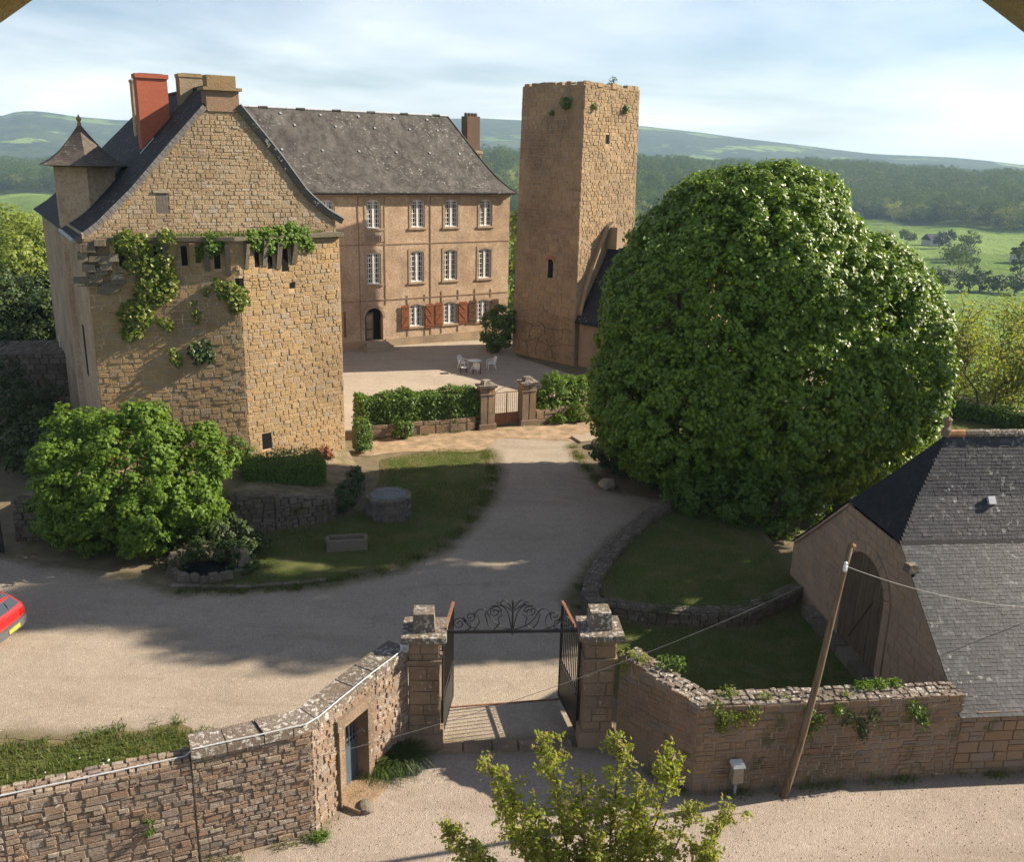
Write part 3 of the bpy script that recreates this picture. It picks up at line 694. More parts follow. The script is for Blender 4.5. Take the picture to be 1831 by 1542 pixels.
# ------------------------------------------------------------------ trees of the valley
def far_tree(name, label, group, x, y, h, w, mat, seed, n_cl=26, per=26, leaf=1.0, trunk=True, tall=1.0, z=None, cat='tree', zoff=0.0):
    q = np.random.default_rng(seed); z = gz(x, y) if z is None else z
    o = thing(name, label, cat, group); o.location = (x, y, z)
    ce = []
    for k in range(4): ce.append((q.normal(0, .22) * w, q.normal(0, .22) * w, h * (0.5 + 0.1 * k * tall), w * .42 * q.uniform(.8, 1.1), w * .42, h * .30))
    C, N = crown_pts(ce, n_cl, per, w * 0.16, q, 0.3, 0.4)
    leafmesh('crown', C, N, leaf, mat, o, q)
    m = MB(); branches(m, (0, 0, 0), [(0, 0, h * .6), (w * .2, 0, h * .55), (-w * .2, .1, h * .6)], max(.12, h * .022), 0.05, seed)
    m.build('trunk', M['bark'], o)
    return o
vt = [  # label, x, y, h, w, mat, leaf
    ('tall pale rounded tree in the middle of the valley meadows', 196, 565, 24, 15, 'wood_leaf'),
    ('bushy brown-green tree left of the tall pale valley tree', 182, 528, 18, 17, 'spring'),
    ('dark round tree at the foot of the valley wood', 320, 770, 27, 19, 'wood_leaf'),
    ('low rusty tree beside the valley lane', 212, 545, 9, 11, 'spring'),
    ('small dark tree by the lane east of the rusty tree', 232, 560, 8, 9, 'wood_leaf'),
    ('dark purple-brown tree in front of the valley farm roof', 243, 540, 9, 8, 'darkleaf'),
    ('lone little tree on the upper valley field', 258, 560, 8, 6, 'wood_leaf'),
    ('group tree with pointed top near the white valley house', 232, 478, 13, 11, 'wood_leaf'),
    ('lower round tree in front of the pointed valley tree', 216, 458, 8, 10, 'darkleaf'),
    ('broad tree behind the hedgerow on the near meadow', 190, 395, 13, 13, 'wood_leaf'),
    ('tall narrow poplar at the right end of the hedgerow', 190, 352, 20, 5, 'wood_leaf'),
    ('thin grey tree at the left end of the hedgerow', 143, 338, 13, 6, 'spring')]
for i, (lb, x, y, h, w, m_, ) in enumerate(vt):
    far_tree('valley_tree', lb, 'trees of the valley', x, y, h, w, M[m_], 40 + i, 26, 30, 0.9)
q = np.random.default_rng(5)
hd = ['leftmost', 'second', 'third', 'fourth', 'fifth', 'sixth', 'seventh', 'rightmost']
for i in range(8):
    s_ = i / 7; far_tree('hedgerow_bush', hd[i] + ' bush of the hedgerow across the near valley meadow', 'bushes of the hedgerow', 146 + 42 * s_ + q.normal(0, 1), 352 - 4 * s_ + q.normal(0, 2), q.uniform(5, 9), q.uniform(8, 11), M['darkleaf' if i % 2 else 'wood_leaf'], 80 + i, 18, 26, 0.9, cat='bush')
# valley wood: one mass of trees, instanced
proto = [o for o in bpy.data.objects if o.name.startswith('valley_tree')][0]
crowns = [[c for c in o.children if c.name.startswith('crown')][0] for o in [p for p in bpy.data.objects if p.name.startswith('valley_tree')][:3]]
q = np.random.default_rng(9); pts = []
def wood_fill(n, az0, az1, r0f, r1):
    a = q.uniform(az0, az1, n); f0 = np.interp(a, [-60, -28, 0, 7, 15, 20, 28, 60], [1050, 1050, 600, 620, 760, 880, 760, 800]) + r0f
    r = f0 + (r1 - f0) * q.random(n) ** 0.85; return a, r
for (n, a0, a1, f0, r1, th) in ((5200, 5, 31, 12, 1480, 0.16), (2600, -31, -20, 5, 1650, 0.30), (900, -6, 5, 10, 1300, .3)):
    a, r = wood_fill(n, a0, a1, f0, r1); x, y = r * np.sin(np.radians(a)), r * np.cos(np.radians(a))
    nz = np.sin(x * .011 + 1.3) * np.sin(y * .013 + .4) + .4 * np.sin(x * .031) * np.sin(y * .027)
    k = nz > -1.0 + th; pts.append(np.column_stack([x[k], y[k], terrain_z(a[k], r[k]) - 1.0]))
pts = np.vstack(pts)
wm = bpy.data.meshes.new('valley_wood'); wm.vertices.add(len(pts)); wm.vertices.foreach_set('co', pts.astype(np.float32).ravel()); wm.update()
wood = bpy.data.objects.new('valley_wood', wm); COL.objects.link(wood); wood['kind'] = 'stuff'
def scatter_nodes(name, protos, smin, smax):
    ng = bpy.data.node_groups.new(name, 'GeometryNodeTree')
    ng.interface.new_socket('Geometry', in_out='INPUT', socket_type='NodeSocketGeometry'); ng.interface.new_socket('Geometry', in_out='OUTPUT', socket_type='NodeSocketGeometry')
    gi, go = ng.nodes.new('NodeGroupInput'), ng.nodes.new('NodeGroupOutput'); join = ng.nodes.new('GeometryNodeJoinGeometry')
    gti = ng.nodes.new('GeometryNodeGeometryToInstance')
    for pr in protos:
        oi = ng.nodes.new('GeometryNodeObjectInfo'); oi.inputs['Object'].default_value = pr; oi.transform_space = 'ORIGINAL'; oi.inputs['As Instance'].default_value = True
        ng.links.new(oi.outputs['Geometry'], join.inputs[0])
    iop = ng.nodes.new('GeometryNodeInstanceOnPoints'); iop.inputs['Pick Instance'].default_value = True
    m2p = ng.nodes.new('GeometryNodeMeshToPoints')
    rv = ng.nodes.new('FunctionNodeRandomValue'); rv.data_type = 'FLOAT'; rv.inputs['Min'].default_value if False else None
    fl = [s_ for s_ in rv.inputs if s_.type == 'VALUE']; fl[0].default_value = smin; fl[1].default_value = smax
    rot = ng.nodes.new('FunctionNodeRandomValue'); rot.data_type = 'FLOAT_VECTOR'
    vc = [s_ for s_ in rot.inputs if s_.type == 'VECTOR']; vc[0].default_value = (0, 0, 0); vc[1].default_value = (0, 0, 6.283)
    ri = ng.nodes.new('FunctionNodeRandomValue'); ri.data_type = 'INT'
    it = [s_ for s_ in ri.inputs if s_.type == 'INT']; it[0].default_value = 0; it[1].default_value = len(protos) - 1
    ng.links.new(gi.outputs[0], m2p.inputs['Mesh']); ng.links.new(m2p.outputs[0], iop.inputs['Points']); ng.links.new(join.outputs[0], iop.inputs['Instance'])
    ng.links.new([o_ for o_ in rv.outputs if o_.type == 'VALUE'][0], iop.inputs['Scale']); ng.links.new([o_ for o_ in rot.outputs if o_.type == 'VECTOR'][0], iop.inputs['Rotation'])
    ng.links.new([o_ for o_ in ri.outputs if o_.type == 'INT'][0], iop.inputs['Instance Index']); ng.links.new(iop.outputs[0], go.inputs[0])
    return ng
md = wood.modifiers.new('trees', 'NODES'); md.node_group = scatter_nodes('valley_wood_scatter', crowns, 0.55, 1.0)

# valley houses ------------------------------------------------
M['hwall'] = plain('pale_house_wall', (0.62, 0.58, 0.52), 0.9, 0.08, 1, 0); M['hroof'] = plain('brown_tile_roof', (0.16, 0.10, 0.08), 0.9, 0.2, 1, 0); M['hroofr'] = plain('orange_tile_roof', (0.36, 0.15, 0.09), 0.9, 0.2, 1, 0)
def house(label, x, y, L_, W_, H_, rz, roof):
    o = thing('valley_house', label, 'house', 'houses in the valley'); o.location = (x, y, gz(x, y)); o.rotation_euler = (0, 0, rz)
    m = MB(); m.box((0, 0, H_ / 2 - .5), (L_, W_, H_ + 1)); m.build('wall', M['hwall'], o)
    e = .5; m = MB(); P = [(-L_ / 2 - e, -W_ / 2 - e, H_ - .2), (L_ / 2 + e, -W_ / 2 - e, H_ - .2), (L_ / 2 + e, 0, H_ + W_ * .42), (-L_ / 2 - e, 0, H_ + W_ * .42), (-L_ / 2 - e, W_ / 2 + e, H_ - .2), (L_ / 2 + e, W_ / 2 + e, H_ - .2)]
    m.add(P, [(0, 1, 2, 3), (3, 2, 5, 4), (0, 3, 4), (1, 5, 2), (0, 4, 5, 1)]); m.build('roof', roof, o)
    for k in (-.28, .0, .28):
        m = MB(); m.box((k * L_, -W_ / 2 - .04, H_ * .55), (1.1, .12, 1.4)); m.build('window', M['glass'], o)
    return o
house('brown-roofed farmhouse by the lane beyond the big tree', 252, 566, 14, 8, 3.2, 0.3, M['slate_dark'])
house('white house with grey-brown roof at the right edge of the valley', 256, 470, 14, 9, 4.5, 0.5, M['hroof'])
vl = [(-655, 1235, 'white village house at the far left edge', 'hroof', 16), (-622, 1215, 'village house with an orange roof behind the white one', 'hroofr', 15), (-628, 1140, 'white village house nearest to the trees on the left', 'hroof', 18), (-590, 1190, 'long pale village house in the middle of the row', 'hroof', 26), (-566, 1165, 'village house with orange roof closest to the turret', 'hroofr', 20), (-545, 1150, 'pale village house half hidden by the turret', 'hroof', 16), (-608, 1235, 'dark-roofed village house above the long pale one', 'hroof', 18)]
for x, y, lb, rf, L_ in vl: house(lb, x, y, L_, 10, 5, random.uniform(-.4, .4), M[rf])
house('tiny white house on the hillside between manor and keep', 0 * 1 - 5, 2350, 16, 10, 7, 0.1, M['hroof'])

# ================================================================== tower house on the left (polygonal stone tower with a gabled wing above)
L2, F2, R2 = np.array([-16.75, 36.2]), np.array([-11.4, 38.2]), np.array([-7.85, 41.5])
GD = (R2 - L2) / np.linalg.norm(R2 - L2); GN = np.array([-GD[1], GD[0]]); G0 = L2 + GN * 0.4
def W3(w, off, z): p = G0 + GD * w + GN * off; return np.array([p[0], p[1], z])
TH = thing('tower_house', 'polygonal sandstone tower with gabled slate-roofed wing, turret and ivy on the left', 'building')
TZ = 10.62
bt = MB()
back_l, back_r = L2 + GN * 6, R2 + GN * 6
bt.prism([tuple(L2), tuple(F2), tuple(R2), tuple(back_r), tuple(back_l)], -0.5, TZ)
bt.build('core_wall', M['mortar'], TH)
BK = Bank(U_RUB, SF)
LF = float(np.linalg.norm(F2 - L2)); FR = float(np.linalg.norm(R2 - F2))
fL = plane_map(L2, F2, out=(0, -1, 0)); fR = plane_map(F2, R2, out=(1, -1, 0))
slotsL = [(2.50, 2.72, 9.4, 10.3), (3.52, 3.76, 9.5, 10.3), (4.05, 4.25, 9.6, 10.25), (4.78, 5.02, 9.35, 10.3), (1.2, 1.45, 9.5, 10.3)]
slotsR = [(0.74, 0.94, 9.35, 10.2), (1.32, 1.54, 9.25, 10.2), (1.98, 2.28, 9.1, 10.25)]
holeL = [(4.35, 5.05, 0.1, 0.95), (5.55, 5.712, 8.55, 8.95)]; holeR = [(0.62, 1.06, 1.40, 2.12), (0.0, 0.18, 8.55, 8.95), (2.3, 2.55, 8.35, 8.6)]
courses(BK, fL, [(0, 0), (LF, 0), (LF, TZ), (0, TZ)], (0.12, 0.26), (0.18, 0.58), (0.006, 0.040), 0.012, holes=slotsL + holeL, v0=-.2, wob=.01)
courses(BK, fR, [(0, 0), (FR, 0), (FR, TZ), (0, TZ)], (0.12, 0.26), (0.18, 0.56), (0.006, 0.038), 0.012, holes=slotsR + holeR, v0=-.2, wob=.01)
# flat sheets painted black for the shade inside slots and holes
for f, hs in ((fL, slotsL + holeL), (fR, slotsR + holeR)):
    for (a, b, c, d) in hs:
        rc = MB(); rc.add([f(a, c, 0.006), f(b, c, 0.006), f(b, d, 0.006), f(a, d, 0.006)], [(0, 1, 2, 3)]); rc.build('painted_opening', M['black'], TH)
# machicolation piers standing proud between the slots
for f, us in ((fL, (1.0, 1.85, 2.95, 3.2, 3.95, 4.5, 5.3)), (fR, (0.35, 1.16, 1.8, 2.55))):
    for u in us:
        pm = MB(); w_ = random.uniform(.15, .28); zb = random.uniform(9.05, 9.55); zt = random.uniform(10.2, 10.45)
        P = [f(u - w_ / 2, zb, 0.05), f(u + w_ / 2, zb, 0.05), f(u + w_ / 2, zb, -.1), f(u - w_ / 2, zb, -.1), f(u - w_ / 2, zt, 0.34), f(u + w_ / 2, zt, 0.34), f(u + w_ / 2, zt, -.1), f(u - w_ / 2, zt, -.1)]
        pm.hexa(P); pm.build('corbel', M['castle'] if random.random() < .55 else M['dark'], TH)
# broken ledge on top, corbel blocks of the ruined left corner
lg = MB(); 
for (a, b) in ((L2, F2), (F2, R2)):
    pass
led = [L2 + np.array([-.25, -.05]), F2 + np.array([.0, -.32]), R2 + np.array([.25, -.12]), R2 + GN * 1.2, L2 + GN * 1.2]
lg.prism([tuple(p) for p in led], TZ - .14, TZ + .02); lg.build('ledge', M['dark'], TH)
q = np.random.default_rng(21)
for k in range(26):
    u = q.uniform(-.25, 1.1); zc = q.uniform(8.6, 10.5); pr = 0.10 + 0.32 * (zc - 8.4) / 2
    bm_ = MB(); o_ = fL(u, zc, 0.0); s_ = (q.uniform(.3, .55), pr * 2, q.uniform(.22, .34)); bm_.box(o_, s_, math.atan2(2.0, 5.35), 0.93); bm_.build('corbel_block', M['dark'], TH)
# second, side wall going back to the turret
fS = plane_map(L2 + GN * 6.2, L2, out=(-1, -.5, 0))
BS = Bank(U_ASH, SF)
ch = MB(); ch.obox(np.array([*(L2 - GD * .03), -.5]), (*(GD * .06), 0), (*(GN * 7.0), 0), (0, 0, 11.3)); ch.build('side_wall', M['render'], TH)
sw = MB(); c0 = L2 + GN * 3.0 - GD * .045; sw.obox(np.array([*c0, 4.5]), (*(GD * .03), 0), (*(GN * .55), 0), (0, 0, 2.2)); sw.build('slit_window', M['black'], TH)
# wing body behind the gable
wb = MB(); A_, B_ = G0 + GD * .15 + GN * 1.2, G0 + GD * 10.35 + GN * 1.2
wb.prism([tuple(A_), tuple(B_), tuple(B_ + GN * 19.5), tuple(A_ + GN * 19.5)], -.5, 10.75); wb.build('wing_wall', M['render'], TH)
# gable wall
GP = [(0.05, TZ), (10.36, TZ), (10.36, 11.10), (9.95, 11.42), (9.05, 12.22), (7.93, 13.78), (6.42, 15.70), (5.12, 15.70), (3.55, 14.06), (1.95, 12.28), (0.65, 11.05), (0.10, 10.72)]
gm = MB(); n_ = len(GP)
P = [W3(u, .0, z) for u, z in GP] + [W3(u, .6, z) for u, z in GP]
gm.add(P, [tuple(range(n_)), tuple(range(n_, 2 * n_))[::-1]] + [(i, n_ + i, n_ + (i + 1) % n_, (i + 1) % n_) for i in range(n_)]); gm.build('gable_core', M['mortar'], TH)
fG = lambda u, v, d: W3(u, -d, v)
BG = Bank(U_RUB, SF)
courses(BG, fG, GP, (0.09, 0.20), (0.13, 0.44), (0.005, 0.032), 0.012, holes=[(2.86, 3.36, 11.5, 12.32)], v0=TZ, wob=.008)
BK.finish(TH, 'stone', M['castle'], 190); BG.finish(TH, 'stone', M['gable'], 110, 'gable_stone_mass')
# little shuttered gable window
gw = MB(); gw.obox(W3(2.86, .05, 11.5), (*(GD * .5), 0), (*(GN * .1), 0), (0, 0, .82)); wo = gw.build('window', M['oldwood'], TH)
for k in range(4):
    m = MB(); m.obox(W3(2.88 + k * .12, -.01, 11.52), (*(GD * .105), 0), (*(GN * .05), 0), (0, 0, .78)); m.build('plank', plain('grey_plank', (.17, .14, .12), .9, .3, 5, .3) if k == 0 else bpy.data.materials['grey_plank'], wo)
m = MB(); m.obox(W3(2.78, -.06, 12.3), (*(GD * .66), 0), (*(GN * .2), 0), (0, 0, .10)); m.build('lintel', M['step'], wo)
# roof of the wing: concave profile left and right of the ridge
RPL = [(-0.28, 10.52), (0.55, 11.12), (1.90, 12.38), (3.52, 14.15), (5.78, 16.56)]; RPR = [(10.72, 11.16), (9.98, 11.60), (9.12, 12.34), (7.98, 13.90), (5.78, 16.56)]
ROOF_LEN, RIDGE_END = 20.5, 16.0
def prof_map(prof, hip_far):
    L_ = [0.0]
    for (a, b), (c, d) in zip(prof, prof[1:]): L_.append(L_[-1] + math.hypot(c - a, d - b))
    def at(v):
        i = 0
        while i < len(prof) - 2 and v > L_[i + 1]: i += 1
        k = (v - L_[i]) / (L_[i + 1] - L_[i]); (a, b), (c, d) = prof[i], prof[i + 1]
        nx, nz = -(d - b), (c - a); s_ = math.hypot(nx, nz); 
        if nz < 0: nx, nz = -nx, -nz
        return a + (c - a) * k, b + (d - b) * k, nx / s_, nz / s_
    return at, L_[-1]
def roof_side(prof, u_end, name, mat, bank_args, parent, frame, start=-0.07, cut=None):
    """frame(run, along, z) -> world; along runs from start to u_end(v)"""
    at, L_ = prof_map(prof, None)
    def f(u, v, d):
        a, z, nx, nz = at(v); return frame(a + nx * d, u, z + nz * d)
    b = Bank(U_SLA, TF2); sp = lambda v: [(start if not cut or at(v)[1] < cut else .85, u_end(v / L_))]
    v = 0.0
    courses(b, f, None, spansf=sp, v0=0.0, v1=L_, slate=True, **bank_args)
    vs = np.linspace(0, L_, 14); P = [f(sp(v)[0][0], v, -.01) for v in vs] + [f(u_end(v / L_), v, -.01) for v in vs]
    m = MB(); m.add(P, [(i, i + 1, 15 + i, 14 + i) for i in range(13)]); m.build('roof_deck', mat, parent)
    return b, f, L_
frL = lambda run, al, z: W3(run, al, z)
hip_end = lambda k: ROOF_LEN - (ROOF_LEN - RIDGE_END) * k
SA = dict(h=(.15, .17), w=(.2, .32), depth=(.006, .013), gap=.005)
bl, fRL, LL = roof_side(RPL, hip_end, 'slate', M['slate_dark'], SA, TH, frL, cut=15.62); bl.finish(TH, 'slate', M['slate_dark'], 0, 'slate_course')
br_, fRR, LR = roof_side(RPR, hip_end, 'slate', M['slate_dark'], SA, TH, frL, cut=15.62); br_.finish(TH, 'slate', M['slate_dark'], 0, 'slate_course')
hp = MB(); at_, _L = prof_map(RPL, None); at2_, _R = prof_map(RPR, None)
for i in range(10):
    k0, k1 = i / 10, (i + 1) / 10; a0 = at_(k0 * _L); a1 = at_(k1 * _L); b0 = at2_(k0 * _R); b1 = at2_(k1 * _R)
    hp.add([W3(a0[0], hip_end(k0), a0[1]), W3(b0[0], hip_end(k0), b0[1]), W3(b1[0], hip_end(k1), b1[1]), W3(a1[0], hip_end(k1), a1[1])], [(0, 1, 2, 3)])
hp.build('hip_roof', M['slate_dark'], TH)
# verge slates along the left gable edge, one by one; zinc strip on the right edge
vs_mat = slate_mat('pale_verge_slate', [(.22, .20, .185), (.26, .24, .22), (.19, .175, .165)], 0.2, .2)
nv = 34
for i in range(nv):
    v0, v1 = LL * .862 * i / nv, LL * .862 * (i + 1) / nv
    p = [fRL(-.085, v0 + .012, .05), fRL(-.085, v1 - .006, .05), fRL(-.085, v1 - .006, -.17), fRL(-.085, v0 + .012, -.17)]; dv = np.array([*(-GN * .02), 0])
    m = MB(); m.hexa([p[0], p[1], p[2], p[3], p[0] + dv, p[1] + dv, p[2] + dv, p[3] + dv]); m.build('verge_slate', vs_mat, TH)
m = MB(); vv = np.linspace(0, LR * .865, 16)
for a, b in zip(vv, vv[1:]):
    m.hexa([fRR(-.05, a, .02), fRR(-.10, a, .02), fRR(-.10, a, -.22), fRR(-.05, a, -.22), fRR(-.05, b, .02), fRR(-.10, b, .02), fRR(-.10, b, -.22), fRR(-.05, b, -.22)])
m.build('verge_board', M['slate_dark'], TH)
m = MB(); m.tube([fRR(-.08, v, .05) for v in vv], .035, 5); m.build('verge_flashing', M['zinc'], TH)
m = MB(); m.tube([W3(-.34, -.2, 10.5), W3(-.34, 2.2, 10.52), W3(-.34, 4.7, 10.54)], .08, 8); m.build('gutter', M['zinc'], TH)
m = MB(); m.obox(fRL(4.2, LL * .55, .03), fRL(4.2, LL * .55 + .9, .03) - fRL(4.2, LL * .55, .03), (*(GN * .12), 0), (0, 0, .04)); m.build('roof_flashing', M['lead'], TH)
m = MB(); m.tube([W3(5.78, 1.1, 16.58), W3(5.78, RIDGE_END, 16.58)], .09, 6); m.build('ridge_tile', M['slate_dark'], TH)
# chimneys
def chimney(parent, o, w, dpt, z0, z1, mat, capmat, cap=.16, over=.07, shoulder=None):
    m = MB(); m.obox(np.array([*o, z0]), (*(GD * w), 0), (*(GN * dpt), 0), (0, 0, z1 - z0)); c_ = m.build('chimney', mat, parent)
    m = MB(); m.obox(np.array([*(o - GD * over - GN * over), z1 - cap]), (*(GD * (w + 2 * over)), 0), (*(GN * (dpt + 2 * over)), 0), (0, 0, cap)); m.build('chimney_cap', capmat, c_)
    m = MB(); m.obox(np.array([*(o + GD * .15 + GN * .15), z1]), (*(GD * (w - .3)), 0), (*(GN * (dpt - .3)), 0), (0, 0, .03)); m.build('flue', M['black'], c_)
    return c_
c_ = chimney(TH, G0 + GD * 5.10 - GN * .06, 1.30, .85, 15.5, 16.42, stone_mat('chimney_ashlar', [(.42, .22, .14), (.46, .33, .22), (.40, .26, .18)], .2, .2), M['castle'], .12, .12)
m = MB(); m.obox(np.array([*(G0 + GD * 5.18), 16.42]), (*(GD * 1.14), 0), (*(GN * .7), 0), (0, 0, .46)); m.build('chimney_top', M['castle'], c_)
chimney(TH, G0 + GD * 3.35 + GN * 5.0, 1.28, .8, 13.2, 17.12, M['brick'], M['brick'], .18, .06)
chimney(TH, G0 + GD * 3.9 + GN * 9.6, .9, .7, 13.8, 17.15, M['mortar'], M['mortar'], .12, .03)
chimney(TH, G0 + GD * 5.15 + GN * 5.0, 1.15, .8, 15.6, 17.22, M['castle'], M['castle'], .14, .03)
# turret with a flared hexagonal roof
tc = W3(1.0, 6.0, 0)[:2]
a0_ = math.atan2(GD[1], GD[0]) + rad(28)
m = MB(); m.lathe([(1.42, -.5), (1.36, 13.3)], tc, 6, a0_); m.build('turret_wall', M['render'], TH)
prof = [(1.98, 13.22), (1.50, 13.46), (1.02, 13.82), (.60, 14.26), (.26, 14.66), (.06, 14.92)]
m = MB(); m.lathe(prof, tc, 6, a0_); m.lathe([(1.98, 13.22), (1.30, 13.16)], tc, 6, a0_); tr_ = m.build('turret_roof', M['slate_turret'], TH)
tb = Bank(U_SLA, TF2)
for k in range(6):
    t0, t1 = a0_ + k * math.pi / 3, a0_ + (k + 1) * math.pi / 3; e0, e1 = np.array([math.cos(t0), math.sin(t0)]), np.array([math.cos(t1), math.sin(t1)])
    nrm = (e0 + e1); nrm /= np.linalg.norm(nrm); at_, Lt = prof_map([(-r_, z_) for r_, z_ in prof], None)
    def ft(u, v, d, e0=e0, e1=e1, nrm=nrm, at_=at_):
        a, z, nx, nz = at_(min(v, Lt)); r_ = -a; p = tc + (e0 + e1) / 2 * r_ + (e1 - e0) * u * 1.0 + nrm * (-nx * 0 + d * .6); return np.array([p[0], p[1], z + d * .8])
    courses(tb, ft, None, spansf=lambda v: [(-(-at_(v)[0]) / 2, -at_(v)[0] / 2)], v0=0, v1=Lt, h=(.13, .15), w=(.16, .26), depth=(.006, .012), gap=.005, slate=True)
tb.finish(TH, 'slate', M['slate_turret'], 0, 'slate_course')
m = MB(); m.lathe([(.09, 14.86), (.09, 14.98), (.05, 15.03), (.10, 15.12), (.12, 15.18), (.05, 15.26), (.04, 15.3), (.0, 15.36)], tc, 10); m.build('finial', M['castle'], TH)

# ivy on the tower: each plant a thing of its own
def ivy(label, f, spots, n, size, mat, seed, z_off=.07):
    q = np.random.default_rng(seed); C, N = [], []
    tot = sum(r_ * r_ for *_, r_ in spots)
    n0 = f(0, 0, 1) - f(0, 0, 0)
    for (u, v, r_) in spots:
        k = int(n * r_ * r_ / tot); a = q.uniform(0, 6.283, k); rr = np.sqrt(q.random(k)) * r_ * q.uniform(.7, 1.15, k); d = z_off + q.random(k) ** 2 * r_ * .75 * np.sqrt(np.clip(1.2 - (rr / r_) ** 2, 0.05, 1.2))
        for aa, r2, dd in zip(a, rr, d): C.append(f(u + math.cos(aa) * r2, v + math.sin(aa) * r2 * 1.15, dd))
        N.append(np.tile(n0 + np.array([0, 0, .6]), (k, 1)))
    o = thing('ivy', label, 'ivy', 'ivy on the tower house'); leafmesh('foliage', np.array(C), np.vstack(N), size, mat, o, q, 0.9, 0.5)
    m = MB()
    for (u, v, r_) in spots[::3]:
        m.tube([f(u + q.normal(0, .1), v - r_ * 1.5, .08), f(u + q.normal(0, .1), v - r_ * .5, .09), f(u, v + r_ * .6, .10)], .015, 4)
    m.build('stem', M['twig'], o); return o
ivy('tall curtain of yellow-green ivy on the shaded tower face', fL, [(1.53, 10.42, .45), (2.02, 10.29, .45), (2.25, 9.5, .42), (1.75, 9.64, .4), (2.3, 8.96, .5), (2.16, 8.4, .55), (2.7, 8.5, .42), (1.78, 7.64, .55), (1.42, 6.97, .42), (1.91, 7.86, .4), (1.41, 7.65, .45), (3.0, 8.6, .35), (1.3, 10.3, .36), (2.1, 9.9, .35)], 2600, .17, M['ivy'], 1)
ivy('strip of ivy hanging beside the tall ivy curtain', fL, [(3.0, 10.5, .42), (2.95, 9.9, .33), (2.92, 9.4, .33), (3.1, 9.0, .3), (2.7, 9.7, .25)], 700, .16, M['ivy'], 2)
ivy('round dark ivy tuft under the middle of the ledge', fL, [(4.76, 10.4, .42), (4.5, 10.1, .3), (4.2, 9.95, .22), (4.95, 10.3, .25)], 520, .15, M['hedge'], 3)
ivy('loose ivy bunch at the tower corner', fL, [(5.60, 8.15, .48), (5.25, 8.5, .32), (4.9, 8.68, .26), (5.5, 7.85, .32), (5.0, 8.3, .2), (4.4, 8.4, .15)], 620, .17, M['ivy'], 4)
ivy('small dark ivy bush low on the shaded tower face', fL, [(3.91, 5.93, .42), (4.2, 6.1, .3), (4.3, 5.8, .28)], 330, .15, M['darkleaf'], 5)
ivy('small pale ivy sprig left of the low dark ivy bush', fL, [(3.0, 5.74, .24), (2.9, 6.0, .16), (3.1, 5.5, .14)], 120, .14, M['ivy'], 6)
ivy('thin ivy shoots scattered on the middle of the shaded face', fL, [(3.92, 7.56, .2), (2.81, 7.14, .25), (3.9, 7.2, .12), (3.85, 8.0, .14), (2.6, 7.2, .2)], 160, .13, M['ivy'], 7)
ivy('bright ivy draped over the ledge of the sunlit face', fR, [(.67, 10.5, .38), (1.3, 10.58, .4), (1.95, 10.58, .42), (2.48, 10.66, .42), (3.01, 10.55, .38), (1.41, 10.19, .3), (2.72, 10.25, .28), (3.32, 10.11, .2), (2.36, 10.85, .25), (.89, 10.22, .2), (2.1, 10.3, .2)], 1500, .17, M['bush'], 8)
q = np.random.default_rng(4)
mo = blades('ledge_grass', [tuple(L2 + GN * .3 + GD * .8), tuple(F2 + np.array([0, -.1])), tuple(R2 - GD * .8), tuple(R2 + GN * .35 - GD * .6), tuple(L2 + GN * .5 + GD * .8)], 2600, .13, M['grassblade'], TZ + .02, 3, .7, .02); mo['kind'] = 'stuff'; mo.parent = TH

# ================================================================== manor house with hipped slate roof
HU = np.array([math.sin(rad(57.5)), math.cos(rad(57.5))]); HV = np.array([-HU[1], HU[0]]); HP = np.array([-9.30, 68.93])
def H3(u, off, z): p = HP + HU * u + HV * off; return np.array([p[0], p[1], z])
MH = thing('manor_house', 'three-storey rendered manor house with white windows and grey hipped slate roof', 'building')
U0, U1, HZ = -9.0, 10.32, 11.38
windows = [(a, b, 8.82, 10.83, 'top') for a, b in ((-1.82, -.70), (1.73, 2.85), (4.56, 5.69), (7.6, 8.72), (-5.35, -4.23))] + [(a, b, 4.79, 7.09, 'mid') for a, b in ((-1.88, -.76), (1.64, 2.77), (4.50, 5.64), (7.54, 8.70))] + [(a, b, 1.40, 3.09, 'low') for a, b in ((1.55, 2.63), (4.46, 5.56), (7.47, 8.60))]
door = (-2.12, -.66, .55, 3.0)
# facade sheet with real openings: build the wall as a grid of blocks around the openings
us = sorted(set([U0, U1] + [w[0] for w in windows] + [w[1] for w in windows] + [door[0], door[1]])); zs = sorted(set([-.5, HZ] + [w[2] for w in windows] + [w[3] for w in windows] + [door[2], door[3]]))
ops = [w[:4] for w in windows] + [door]
m = MB()
for a, b in zip(us, us[1:]):
    run = None
    for c, d in zip(zs, zs[1:]):
        um, zm = (a + b) / 2, (c + d) / 2
        if any(o[0] < um < o[1] and o[2] < zm < o[3] for o in ops): continue
        P = [H3(a, 0, c), H3(b, 0, c), H3(b, 0, d), H3(a, 0, d)]; m.add(P, [(0, 1, 2, 3)])
for o in ops:
    a, b, c, d = o
    for p, q_ in (((a, c), (a, d)), ((a, d), (b, d)), ((b, d), (b, c)), ((b, c), (a, c))):
        m.add([H3(p[0], 0, p[1]), H3(q_[0], 0, q_[1]), H3(q_[0], .45, q_[1]), H3(p[0], .45, p[1])], [(0, 1, 2, 3)])
m.add([H3(U1, 0, -.5), H3(U1, 10, -.5), H3(U1, 10, HZ), H3(U1, 0, HZ), H3(U0, 0, -.5), H3(U0, 10, -.5), H3(U0, 10, HZ), H3(U0, 0, HZ)], [(0, 1, 2, 3), (4, 7, 6, 5), (1, 5, 6, 2)])
m.build('facade', M['render'], MH)
